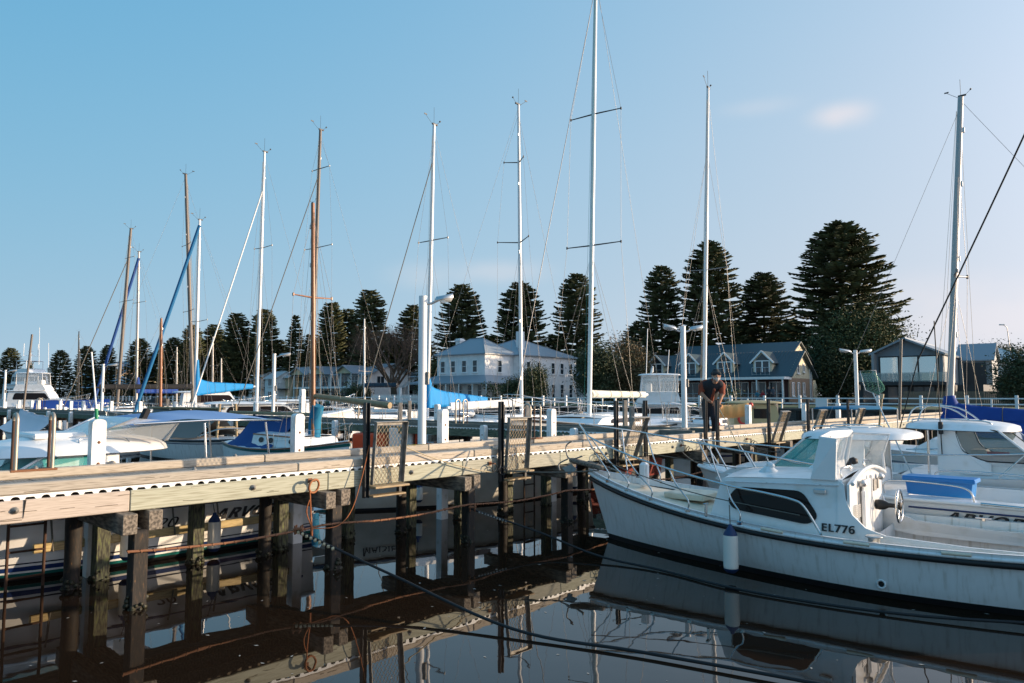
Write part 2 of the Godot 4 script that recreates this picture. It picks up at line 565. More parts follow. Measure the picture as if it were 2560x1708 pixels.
func make_ground() -> void:
	var w := G.new()
	w.quad(V(-400, 0, 60), V(400, 0, 60), V(400, 0, -500), V(-400, 0, -500))
	var m := plain("water", C(0.018, 0.0105, 0.006), 0.015)
	m.metallic_specular = 0.5
	var f := FastNoiseLite.new()
	f.seed = 77
	f.noise_type = FastNoiseLite.TYPE_SIMPLEX_SMOOTH
	f.frequency = 0.012
	f.fractal_octaves = 3
	f.fractal_gain = 0.35
	var im: Image = f.get_seamless_image(512, 512)
	im.convert(Image.FORMAT_RGB8)
	im.bump_map_to_normal_map(2.0)
	m.normal_enabled = true
	m.normal_scale = 0.05
	m.normal_texture = ImageTexture.create_from_image(im)
	m.uv1_triplanar = true
	m.uv1_world_triplanar = true
	m.uv1_scale = V(0.32, 0.32, 0.32)
	structure("water", w, m)
	# specks of foam and leaf afloat: nobody could count them
	var rng := RandomNumberGenerator.new()
	rng.seed = 61
	var fl := G.new()
	for i in 260:
		var q := V(rng.randf_range(-5, 7), 0.003, -rng.randf_range(3.5, 15.0))
		var r := rng.randf_range(0.004, 0.013)
		var a := rng.randf() * TAU
		fl.quad(q + V(cos(a), 0, sin(a)) * r * 2.2, q + V(-sin(a), 0, cos(a)) * r, q - V(cos(a), 0, sin(a)) * r * 2.0, q - V(-sin(a), 0, cos(a)) * r * 0.8)
	put(self, "floating_specks", fl, plain("speck", C(0.34, 0.32, 0.28), 0.9)).set_meta("kind", "stuff")
	var g := G.new()
	# the land behind the quay, as one sheet to the horizon
	var a := QO + QX * -120.0
	var b := QO + QX * 420.0
	var n := QZ * -2500.0
	g.quad(b + V(0, 1.1, 0), a + V(0, 1.1, 0), a + n + V(0, 1.1, 0), b + n + V(0, 1.1, 0))
	structure("ground", g, M.land)
const QO := Vector3(27.8, 0, -55.0)
const QX := Vector3(-0.77, 0, -0.638)
const QZ := Vector3(-0.638, 0, 0.77)

func edge_strip(x0: float, x1: float, y0: float, y1: float, z: float) -> G:
	# white edge of the fibreglass deck: arches and trapezoids cut out of its lower side
	var g := G.new()
	var h := y1 - y0
	var x := x0
	while x < x1 - 0.2:
		var p: Array = [[x, y1], [x, y0]]
		p.append_array([[x + 0.012, y0], [x + 0.018, y0 + h * 0.35], [x + 0.032, y0 + h * 0.62], [x + 0.052, y0 + h * 0.70], [x + 0.072, y0 + h * 0.62], [x + 0.086, y0 + h * 0.35], [x + 0.092, y0]])
		p.append_array([[x + 0.128, y0], [x + 0.140, y0 + h * 0.48], [x + 0.205, y0 + h * 0.48], [x + 0.218, y0]])
		p.append_array([[x + 0.249, y0], [x + 0.249, y1]])
		p.reverse()
		g.prism(p2(p), z - 0.03, z)
		x += 0.25
	return g

func plank_box(l: float, h: float, d: float, b: float) -> G:
	var g := G.new()
	g.box(Vector3.ZERO, V(l, h, d), b)
	return g

func make_jetty() -> void:
	var rng := RandomNumberGenerator.new()
	rng.seed = 3
	var j := thing("jetty", "weathered timber jetty with pale green side boards crossing from left to right", "jetty", JO, 46.7)
	# kerbs along both edges
	var kx := [-5.0, -1.9, 2.0, 5.0, 7.7, 10.6, 13.4, 16.6, 19.6, 22.6, 25.6, 28.6, 31.6, 34.6, 38.0, 41.5, 45.0, 48.5]
	for z in [-0.075, -1.565]:
		for i in kx.size() - 1:
			var a: float = kx[i] + (0.35 if z < -1.0 else 0.0)
			var b: float = kx[i + 1] + (0.35 if z < -1.0 else 0.0) - 0.008
			put(j, "kerb_beam", plank_box(b - a, 0.105, 0.14, 0.012), M[["kerb_wood", "kerb_wood_pale", "kerb_wood_grey"][(i * 2 + (1 if z < -1.0 else 0)) % 3]], V((a + b) / 2, 1.293 + rng.randf_range(-0.003, 0.003), z))
	# bolts on the kerb
	var blt := G.new()
	blt.lathe(p2([[0.0, 0.03], [0.016, 0.028], [0.018, 0.012], [0.03, 0.010], [0.03, 0.0]]), Transform3D.IDENTITY, 8)
	var bm := blt.mesh()
	for i in 26:
		put(j, "kerb_bolt", bm, M.galv, V(-1.6 + i * 1.18, 1.346, -0.1 if i % 2 == 0 else -1.55))
	# deck planks
	var dk := plank_box(0.243, 0.035, 1.30, 0.004).mesh()
	for i in 212:
		put(j, "deck_plank", dk, M.deck_wood, V(-5.0 + i * 0.25 + 0.12, 1.223 + rng.randf_range(-0.002, 0.002), -0.82))
	# edge strips, side boards
	var fx := [-5.0, -2.3, 0.06, 2.42, 4.75, 7.05, 9.4, 11.75, 14.1, 16.45, 18.8, 21.15, 23.5, 25.85, 28.2, 30.5, 32.9, 35.2, 37.6, 40.0, 42.4, 44.8, 47.2]
	for i in fx.size() - 1:
		var a: float = fx[i]
		var b: float = fx[i + 1]
		put(j, "deck_edge_strip", edge_strip(ceilf(a / 0.25) * 0.25, ceilf(b / 0.25) * 0.25, 1.1925, 1.2385, -0.012), M.white_paint)
		var m: Material = M.pink_wood if i < 2 else (M.green_wood_grey if i % 3 == 1 else M.green_wood)
		put(j, "side_board", plank_box(b - a - 0.006, 0.212, 0.055, 0.008), m, V((a + b) / 2, 1.085, -0.028 + rng.randf_range(-0.003, 0.003)))
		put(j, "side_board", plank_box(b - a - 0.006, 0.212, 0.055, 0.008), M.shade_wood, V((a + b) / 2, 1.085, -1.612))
		var bt := G.new()
		bt.lathe(p2([[0.0, 0.035], [0.016, 0.033], [0.018, 0.012], [0.034, 0.010], [0.034, 0.0]]), Transform3D(Basis(Vector3.RIGHT, PI / 2), V(a + 1.35, 1.10, 0.0)), 10)
		put(j, "coach_bolt", bt, M.galv)
		var bl := G.new()
		bl.box(V(a + 0.25, 0.955, -0.03), V(0.03, 0.06, 0.03), 0.004)
		put(j, "bolt_end", bl, M.galv)
	# drying cracks, knots and gull droppings
	var cr := G.new()
	var dr := G.new()
	for i in 150:
		var x := rng.randf_range(-1.5, 24.0)
		var l := rng.randf_range(0.04, 0.3)
		if i % 3 == 0:
			cr.box(V(x, rng.randf_range(1.26, 1.33), -0.0035), V(l, 0.003, 0.006))
		elif i % 3 == 1:
			cr.box(V(x, 1.3465, rng.randf_range(-0.13, -0.03) - (1.49 if i % 2 else 0.0)), V(l, 0.004, 0.004))
		else:
			cr.box(V(x, rng.randf_range(1.0, 1.18), 0.0), V(l * 0.8, 0.003, 0.007), 0.0, Basis(Vector3.BACK, rng.randf_range(-0.06, 0.06)))
	cr.prism(p2([[0.0, 0.17], [0.018, 0.17], [0.006, 0.06], [0.0, 0.0]]), -0.004, 0.0055, Transform3D(Basis.IDENTITY, V(-0.88, 1.02, 0.0)))
	put(j, "cracks", cr, M.dark_hole).set_meta("kind", "stuff")
	for i in 46:
		var q := V(rng.randf_range(-1.0, 22.0), 1.3462, -0.075 if i % 2 else -1.565)
		q.z += rng.randf_range(-0.05, 0.05)
		dr.lathe(p2([[0.0, 0.003], [rng.randf_range(0.006, 0.02), 0.0025], [0.022, 0.0]]), Transform3D(Basis.IDENTITY, q), 6)
	put(j, "droppings", dr, M.white_cloth).set_meta("kind", "stuff")
	# joists beneath the deck
	for z in [-0.45, -0.85, -1.25]:
		put(j, "joist", plank_box(52.0, 0.2, 0.07, 0.0), M.beam_wood, V(21, 1.09, z))
	# bents: two cross beams, a front pile, two piles behind
	for i in 20:
		var x := i * 2.34 + 0.02
		var vis := i < 11
		put(j, "cross_beam", plank_box(0.145, 0.205, 1.98, 0.008), M.beam_wood, V(x - 0.02, 0.872, -0.79))
		put(j, "cross_beam", plank_box(0.145, 0.205, 1.78, 0.008), M.beam_wood, V(x + 0.27, 0.872, -0.80))
		pile(j, V(x + 0.115, 0, 0.06), 0.082, 0.79, 1.0, M.pile_wood, rng, false)
		pile(j, V(x - 0.10, 0, -1.28), 0.085, 1.0, 1.0, M.pile_wood, rng, true)
		pile(j, V(x + 0.26, 0, -1.5), 0.085, 1.0, 1.0, M.mossy_wood, rng, false)
		if vis:
			pile(j, V(x + 1.4, 0, -1.52), 0.085, 1.0, 1.0, M.mossy_wood, rng, false)
	# rusty tie bar along the front piles
	var tb := G.new()
	var pts := PackedVector3Array()
	for i in 60:
		pts.append(V(0.0 + i * 0.25, 0.60 - 0.055 * sin(fmod(i * 0.25, 2.34) / 2.34 * PI) - 0.006 * i * 0.25, 0.165 + 0.008 * sin(i * 1.7)))
	tb.tube(pts, 0.0135, 7)
	put(j, "tie_bar", tb, M.rust)
	var tc := G.new()
	for i in 58:
		for k in 2:
			var q := pts[i].lerp(pts[i + 1], k * 0.5)
			tc.box(q, V(0.012, 0.032, 0.032), 0.0, Basis(Vector3.BACK, 0.5))
	var tcn := put(j, "bar_ribs", tc, M.rust)
	tcn.set_meta("kind", "stuff")
	# yellow lichen on the far kerb
	var li := G.new()
	for i in 60:
		var q := V(5.0 + absf(rng.randfn(0.0, 0.22)) * (1 if i % 2 else -1), 1.347, -1.565 + rng.randf_range(-0.06, 0.07))
		li.lathe(p2([[0.0, 0.004], [0.008 + rng.randf() * 0.008, 0.002], [0.018, 0.0]]), Transform3D(Basis.IDENTITY, q), 5)
	put(j, "lichen", li, plain("lichen_yellow", C(0.36, 0.26, 0.03), 0.95)).set_meta("kind", "stuff")

func pile(under: Node3D, foot: Vector3, r: float, top: float, _k: float, m: Material, rng: RandomNumberGenerator, is_round: bool) -> void:
	var g := G.new()
	if is_round:
		var rows := PackedVector3Array()
		var rr: Array = []
		for i in 8:
			var t := i / 7.0
			rows.append(foot + V(rng.randf_range(-0.006, 0.006), lerpf(-1.2, top, t), rng.randf_range(-0.006, 0.006)))
			rr.append(r * rng.randf_range(0.94, 1.06))
		g.tube(rows, rr, 10)
	else:
		g.box(foot + V(0, (top - 1.2) / 2, 0), V(r * 1.9, top + 1.2, r * 1.9), 0.014)
	var o := put(under, "pile", g, m)
	var w := G.new()
	# weed and shells round the waterline
	for i in 26:
		var a := rng.randf() * TAU
		var e := r * (1.0 if is_round else 1.12)
		var s := rng.randf_range(0.02, 0.045)
		w.lathe(p2([[0.0, s * 0.5], [s * 0.7, s * 0.2], [s * 0.6, -s * 0.6], [0.0, -s]]), Transform3D(Basis(Vector3(0.3, 1, 0.2).normalized(), a), foot + V(cos(a) * e, absf(rng.randfn(0.0, 0.06)) - 0.02, sin(a) * e)), 5)
	put(o, "weed_band", w, M.weed).set_meta("kind", "stuff")
const ORD := ["first", "second", "third", "fourth", "fifth", "sixth", "seventh", "eighth", "ninth", "tenth", "eleventh", "twelfth", "thirteenth", "fourteenth", "fifteenth", "sixteenth", "seventeenth"]
const X2 := Vector3(0.787, 0, 0.617)
const Z2 := Vector3(-0.617, 0, 0.787)
const O2 := Vector3(-0.46, 0, -21.0)

func along(o: Vector3, x: Vector3, u: float) -> float:
	var k := (u - 1280.0) / LENS
	return (-k * o.z - o.x) / (x.x + k * x.z)

func jx(u: float, z: float) -> float:
	return along(JO + JZ * z, JX, u)

func JU(u: float, y: float, z: float) -> Vector3:
	return J(jx(u, z), y, z)

func J2(x: float, y: float, z: float) -> Vector3:
	return O2 + X2 * x + Z2 * z + V(0, y, 0)

func J2U(u: float, y: float, z: float) -> Vector3:
	return J2(along(O2 + Z2 * z, X2, u), y, z)

func make_second_jetty() -> void:
	var rng := RandomNumberGenerator.new()
	rng.seed = 14
	var j := thing("jetty", "second timber jetty running away to the left behind the first, side boards in shade", "jetty", O2, -38.1)
	var a := -78.0
	while a < 6.0:
		var b := minf(a + 3.0, 6.2)
		for z in [-0.08, -1.55]:
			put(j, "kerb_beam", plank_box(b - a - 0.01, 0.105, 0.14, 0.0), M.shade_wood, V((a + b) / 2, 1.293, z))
		put(j, "side_board", plank_box(b - a - 0.008, 0.212, 0.055, 0.0), M.shaded_green_wood, V((a + b) / 2, 1.085, -0.028))
		put(j, "side_board", plank_box(b - a - 0.008, 0.212, 0.055, 0.0), M.shaded_green_wood, V((a + b) / 2, 1.085, -1.61))
		put(j, "cross_beam", plank_box(0.15, 0.2, 1.9, 0.0), M.beam_wood, V(a + 0.5, 0.875, -0.8))
		var g := G.new()
		g.box(V(a + 0.65, -0.1, -0.15), V(0.16, 2.0, 0.16))
		put(j, "pile", g, M.pile_wood)
		var g2 := G.new()
		g2.box(V(a + 0.65, -0.1, -1.4), V(0.16, 2.0, 0.16))
		put(j, "pile", g2, M.pile_wood)
		if a > -24.0:
			put(j, "deck_edge_strip", edge_strip(a, b, 1.1925, 1.2385, -0.012), M.white_paint)
		else:
			put(j, "deck_edge_strip", bx(V(a, 1.1925, -0.04), V(b, 1.2385, -0.012)), M.galv)
		a += 3.0
	var dk := plank_box(0.492, 0.035, 1.30, 0.0).mesh()
	for i in 168:
		put(j, "deck_plank", dk, M.deck_wood, V(-78.0 + i * 0.5 + 0.25, 1.223, -0.82))
	put(j, "joist", bx(V(-78, 0.98, -0.9), V(6, 1.18, -0.8)), M.beam_wood)

func post_mesh(w: float, d: float, y0: float, y1: float) -> ArrayMesh:
	# square post with a rounded head
	var g := G.new()
	var p: Array = [[-w / 2, y0], [w / 2, y0]]
	for i in 9:
		var t := i / 8.0 * PI
		var c := cos(t)
		p.append([w / 2 * signf(c) * pow(absf(c), 0.75), y1 - w * 0.42 + w * 0.42 * pow(sin(t), 0.75)])
	g.prism(p2(p), -d / 2, d / 2)
	return g.mesh()

func white_post(where: Vector3, turn: float, y0: float, y1: float, w: float, label: String, group := "white mooring posts", tar := false) -> void:
	var o := thing("mooring_post", label, "post", V(where.x, 0, where.z), turn, group)
	put(o, "shaft", post_mesh(w, w * 0.92, y0, y1), M.white_post)
	if tar:
		put(o, "wet_foot", bx(V(-w / 2 - 0.004, -1.2, -w * 0.46 - 0.004), V(w / 2 + 0.004, y0 + 0.001, w * 0.46 + 0.004)), M.grey_pole)
	for y in [0.16, 0.42]:
		var b := G.new()
		b.lathe(p2([[0.0, 0.012], [0.012, 0.01], [0.02, 0.0]]), Transform3D(Basis(Vector3.RIGHT, PI / 2), V(0, y1 - 0.12 - y, w * 0.46)), 8)
		put(o, "bolt", b, M.rust)

func lamp(where: Vector3, top: float, arms: Array, label: String) -> void:
	var o := thing("lamp_post", label, "lamp post", where)
	var h := top - where.y
	var g := G.new()
	g.tube(PackedVector3Array([V(0, 0, 0), V(0, h, 0)]), 0.072, 14)
	put(o, "pole", g, M.white_paint)
	put(o, "junction_box", bx(V(0.055, h * 0.42, -0.05), V(0.12, h * 0.42 + 0.22, 0.05), 0.01), M.galv)
	for a in arms:
		var d: Vector3 = a
		var l := d.length()
		var n := d / l
		var ag := G.new()
		ag.tube(pv([V(0, h - 0.14, 0), n * 0.14 + V(0, h - 0.13, 0), n * 0.26 + V(0, h - 0.07, 0)]), 0.024, 7)
		var ao := put(o, "arm", ag, M.alloy)
		# cobra head: a shallow shell with a clear bowl beneath
		var rows: Array = []
		var sd := n.cross(Vector3.UP)
		var under: Array = []
		for i in 11:
			var t := i / 10.0
			var w := 0.115 * pow(sin(PI * clampf(t * 0.86 + 0.09, 0, 1)), 0.6)
			var c := n * lerpf(0.20, 0.20 + l, t) + V(0, h - 0.085 + 0.07 * t, 0)
			var row := PackedVector3Array()
			var ur := PackedVector3Array()
			for k in 9:
				var q := k / 8.0 * PI
				row.append(c + sd * (cos(q) * w) + V(0, sin(q) * (0.075 if t > 0.05 else 0.03), 0))
				ur.append(c + sd * (cos(q) * w * 0.9) - V(0, sin(q) * (0.065 if t > 0.35 and t < 0.95 else 0.02), 0))
			rows.append(row)
			under.append(ur)
		var hg := G.new()
		hg.grid(rows)
		put(ao, "lamp_head", hg, M.alloy)
		var bg := G.new()
		bg.grid(under)
		put(ao, "lamp_bowl", bg, M.lamp_glass)

func hoop_ladder(where: Vector3, turn: float, gap: float, depth: float, h: float, label: String, down := 1.6, rot := false) -> void:
	var o := thing("ladder", label, "ladder", where, turn)
	var k := 0.021
	for s in [0.0, gap]:
		var p := PackedVector3Array()
		p.append(V(s, 0, 0))
		for i in 11:
			var a := PI * i / 10.0
			p.append(V(s, h - depth / 2 + sin(a) * depth / 2, -depth / 2 + cos(a) * depth / 2))
		p.append(V(s, -down, -depth))
		if rot:
			for i in p.size():
				p[i] = V(s + p[i].z * 0.9, p[i].y, p[i].z * 0.4)
		var g := G.new()
		g.tube(p.slice(0, p.size() - 1), k, 8)
		if not rot:
			var lr := G.new()
			lr.tube(PackedVector3Array([p[p.size() - 2], p[p.size() - 1]]), 0.017, 7)
			put(o, "lower_rail", lr, M.rust_dark)
		put(o, "hoop_rail", g, M.stainless_dull)
	put(o, "foot_bar", bx(V(-0.05, -0.025, -depth * 0.5), V(gap + 0.05, 0.0, 0.03), 0.004), M.rust)
	for i in int(down / 0.29):
		var g := G.new()
		g.rod(V(0, -0.35 - i * 0.29, -depth), V(gap, -0.35 - i * 0.29, -depth), 0.014, 6)
		put(o, "rung", g, M.rust_dark)

var gate_mesh: Array = []

func mesh_gate(u: float, lean: float, label: String, wide := 0.47, only_post := false) -> void:
	var x := jx(u, 0.06)
	var o := thing("steel_post" if only_post else "boarding_ladder", label, "post" if only_post else "ladder", J(x, 0, 0.0), 46.7)
	var pg := G.new()
	pg.box(V(0, 1.455, 0.045), V(0.075, 1.25, 0.02), 0.003)
	pg.box(V(-0.032, 1.455, 0.075), V(0.012, 1.25, 0.05), 0.003)
	pg.box(V(0.032, 1.455, 0.075), V(0.012, 1.25, 0.05), 0.003)
	put(o, "post", pg, M.dark_steel)
	var bg := G.new()
	for i in 12:
		bg.box(V(0.0, 0.9 + i * 0.1, 0.058), V(0.014, 0.014, 0.01), 0.003)
	put(o, "bolt_holes", bg, M.galv).set_meta("kind", "stuff")
	if only_post:
		return
	# an expanded-metal panel in a channel frame, leaning out at its top
	var h := 0.83
	if gate_mesh.is_empty():
		var fr := G.new()
		for sx in [0.0, wide]:
			fr.box(V(sx, h / 2, 0), V(0.05, h, 0.014), 0.003)
			fr.box(V(sx + (0.022 if sx > 0 else -0.022), h / 2, 0.03), V(0.008, h, 0.06), 0.002)
		fr.box(V(wide / 2, h, 0.012), V(wide + 0.06, 0.012, 0.07), 0.003)
		fr.box(V(wide / 2, h - 0.025, 0), V(wide, 0.045, 0.012), 0.003)
		var ms := G.new()
		var nc := 14
		var nr := 18
		for i in nr + 1:
			var p := PackedVector3Array()
			for c in nc + 1:
				var up := 0.024 if (c + i) % 2 == 0 else -0.024
				p.append(V(0.02 + (wide - 0.04) * c / nc, clampf(0.01 + (h - 0.06) * i / nr + up, 0.0, h - 0.03), 0.004 * (1 if c % 2 else -1)))
			ms.tube(p, 0.0042, 4, false)
		gate_mesh = [fr.mesh(), ms.mesh()]
	var q := Basis(Vector3.RIGHT, lean)
	var f := put(o, "frame", gate_mesh[0], M.galv, V(0.075, 1.0, 0.09))
	f.basis = q
	var m := put(f, "mesh_panel", gate_mesh[1], M.mesh_steel)
	put(o, "step", bx(V(0.03, 0.955, 0.05), V(wide + 0.13, 0.985, 0.24), 0.006), M.old_spar)
	put(o, "step", bx(V(0.03, 0.84, 0.06), V(wide + 0.11, 0.865, 0.19), 0.006), M.old_spar)
	put(o, "hanger", bx(V(wide + 0.06, 0.80, 0.05), V(wide + 0.11, 0.955, 0.09), 0.004), M.dark_steel)

func ring_mesh(r: float, t: float) -> ArrayMesh:
	var g := G.new()
	var p := PackedVector3Array()
	for i in 21:
		var a := TAU * (i % 20) / 20.0
		p.append(V(r * cos(a), r * sin(a), 0))
	g.tube(p, t, 7, false)
	return g.mesh()

func make_fittings() -> void:
	plain("rust_dark", C(0.07, 0.035, 0.022), 0.9)
	var s := plain("stainless_dull", C(0.42, 0.37, 0.30), 0.4, 0.6)
	# white posts on the far edge of the near jetty
	var pw := [[250, 1.885, 0.158, "white mooring post with two rust-stained bolts right of the left hoop ladder"], [747, 1.905, 0.15, "white mooring post on the jetty in front of the blue-tented sloop's cabin"], [1108, 1.935, 0.15, "white mooring post just right of the single-arm lamp post"], [1378, 1.90, 0.15, "white mooring post between the second ladder hoops and the launch's bow rail"], [1868, 1.905, 0.15, "white mooring post at the right end of the orange boom cover"], [2008, 1.90, 0.15, "white mooring post on the jetty between two mesh ladders at right"], [2092, 1.90, 0.15, "farthest white mooring post on the near jetty"]]
	for p in pw:
		white_post(JU(p[0], 0, -1.74), 46.7, -1.0, p[1], p[2], p[3])
	white_post(J2U(757, 0, 0.1), -38.1, 0.4, 2.42, 0.17, "tall leaning white post with a slanted top behind the blue-tented sloop", "white mooring posts")
	# second jetty: tall posts on its far edge, short ones on its near face
	var nth := -1
	for u in [52, 101, 155, 212, 282, 354, 441, 536, 642, 768, 1094]:
		nth += 1
		white_post(J2U(u, 0, -1.74), -38.1, 0.2, 1.89, 0.16, "white post on the far edge of the second jetty, %s from the left" % ORD[nth], "white posts along the far edge of the second jetty")
	nth = -1
	for u in [28, 72, 126, 182, 245, 330, 384, 470, 580, 704, 840, 1210, 1434]:
		nth += 1
		white_post(J2U(u, 0, 0.10), -38.1, 0.75, 1.33, 0.17, "short white-topped pile on the second jetty's shaded face, %s from the left" % ORD[nth], "white-topped piles on the face of the second jetty", true)
	var rng := RandomNumberGenerator.new()
	rng.seed = 9
	for i in 17:
		var u := 10.0 + i * 17.0 + rng.randf_range(-4, 4)
		white_post(ground(u, rng.randf_range(52, 62), 0), -38.1, -0.5, rng.randf_range(1.2, 1.8), 0.2, "white pen post in the crowded berths at far left, %s from the left" % ORD[i], "white pen posts at far left")
	# grey timber poles
	nth = -1
	for q in [[420, 44, 2.0], [575, 42, 1.9], [690, 40, 2.0], [1001, 24, 1.95], [1024, 26, 2.0], [1258, 27, 1.85], [1318, 23, 2.0], [1562, 20.5, 2.05], [1579, 18.5, 1.9], [1611, 21, 1.95], [1752, 30, 1.8], [1940, 30, 1.9]]:
		nth += 1
		var o := thing("timber_pole", "weathered grey timber mooring pole among the berths, %s from the left" % ORD[nth], "pole", ground(q[0], q[1], 0.0), 20.0, "grey timber mooring poles")
		put(o, "shaft", bx(V(-0.06, -1.0, -0.05), V(0.06, q[2], 0.05), 0.012), M.grey_pole)
	var tp := thing("timber_pole", "thick round timber pile left of the tallest mast's foot", "pole", ground(1446, 27, 0.0))
	var tg := G.new()
	tg.tube(pv([V(0, -1, 0), V(0, 1.6, 0)]), 0.17, 12)
	put(tp, "shaft", tg, M.grey_pole)
	# lamps
	lamp(JU(1056, 1.24, -1.72), 3.92, [V(0.32, 0, -0.06)], "white lamp post with one cobra head at the centre of the near jetty")
	lamp(JU(1709, 1.24, -1.72), 4.0, [V(0.36, 0, -0.1), V(-0.36, 0, 0.1)], "white twin-headed lamp post standing left of the man")
	lamp(JU(2140, 1.24, -1.72), 3.98, [V(0.5, 0, -0.1), V(-0.5, 0, 0.1)], "white twin-headed lamp post at right, below the round leafy tree")
	lamp(J2U(685, 1.24, -1.72), 3.95, [V(0.45, 0, -0.1)], "white single-headed lamp post on the second jetty, left of the varnished mast")
	lamp(J2U(258, 1.24, -1.72), 3.95, [V(0.5, 0, -0.1)], "white single-headed lamp post on the second jetty near the grey mast at left")
	lamp(J2U(14, 1.24, -1.72), 3.95, [V(0.5, 0, -0.1), V(-0.5, 0, 0.1)], "white twin-headed lamp post at the far left edge")
	# ladders with tall hoops
	hoop_ladder(JU(50, 1.345, -1.52), 46.7, 0.36, 0.15, 0.62, "steel ladder with two tall hoops at the left end of the near jetty", 1.9)
	hoop_ladder(JU(1326, 1.345, -1.50), 46.7, 0.30, 0.17, 0.66, "steel hoop ladder on the near jetty beside the second mesh ladder", 1.9)
	hoop_ladder(J2U(1140, 1.34, -0.05), -38.1, 0.30, 0.18, 0.72, "steel hoop ladder on the second jetty right of the single-arm lamp post", 1.9)
	hoop_ladder(J2U(898, 1.34, -0.05), -38.1, 0.30, 0.2, 0.66, "steel hoop ladder on the second jetty left of the first mesh ladder", 1.9)
	hoop_ladder(J2U(95, 1.34, -0.05), -38.1, 0.4, 0.3, 0.7, "steel hoop ladder on the second jetty at far left", 1.9)
	# boarding ladders of expanded mesh along the near jetty
	mesh_gate(918, 0.10, "expanded-mesh boarding ladder with dark steel post, nearest and leftmost")
	mesh_gate(1252, 0.09, "expanded-mesh boarding ladder in front of the hoop ladder, second from the left")
	mesh_gate(1538, 0.38, "strongly leaning mesh boarding ladder behind the launch's bow rail")
	mesh_gate(1918, 0.34, "mesh boarding ladder right of the orange boom cover")
	mesh_gate(2016, 0.34, "mesh boarding ladder just left of the twin-headed lamp post at right")
	mesh_gate(2116, 0.34, "farthest mesh boarding ladder, above the launch's cabin")
	mesh_gate(1760, 0, "dark steel post in front of the man's right leg", 0.47, true)
	mesh_gate(1790, 0, "dark steel post under the man's left hand", 0.47, true)
	mesh_gate(1611, 0, "dark steel post right of the strongly leaning mesh ladder", 0.47, true)
	# mooring rings on the side boards
	var big := ring_mesh(0.082, 0.014)
	var small := ring_mesh(0.06, 0.008)
	var rows := [[781, 1.06, true, "large rusty orange mooring ring on the green side board at left"], [1226, 1.06, false, "dark steel mooring ring left of the second mesh ladder"], [1490, 1.06, false, "dark steel mooring ring behind the launch's bow"], [1700, 1.06, false, "dark steel mooring ring with a shackle left of the man's posts"], [1864, 1.06, false, "dark steel mooring ring right of the man"]]
	for r in rows:
		var o := thing("mooring_ring", r[3], "ring", JU(r[0], r[1], 0.02), 46.7)
		var a := put(o, "ring", big if r[2] else small, M.rust_orange if r[2] else M.dark_steel, V(0, 0.0, 0.09))
		a.rotation = V(0.15, 0.25, 0)
		var e := G.new()
		e.rod(V(0, 0.06, -0.02), V(0, 0.062, 0.11), 0.012, 7)
		e.box(V(0, 0.06, 0.0), V(0.06, 0.06, 0.008), 0.002)
		put(o, "eye_bolt", e, M.rust)
		if not r[2]:
			var b := put(o, "ring", small, M.dark_steel, V(0.09, -0.02, 0.10))
			b.rotation = V(0.4, 0.9, 0)
			var c := put(o, "ring", small, M.dark_steel, V(0.17, -0.06, 0.12))
			c.rotation = V(0.2, -0.5, 0.3)
	make_ropes()

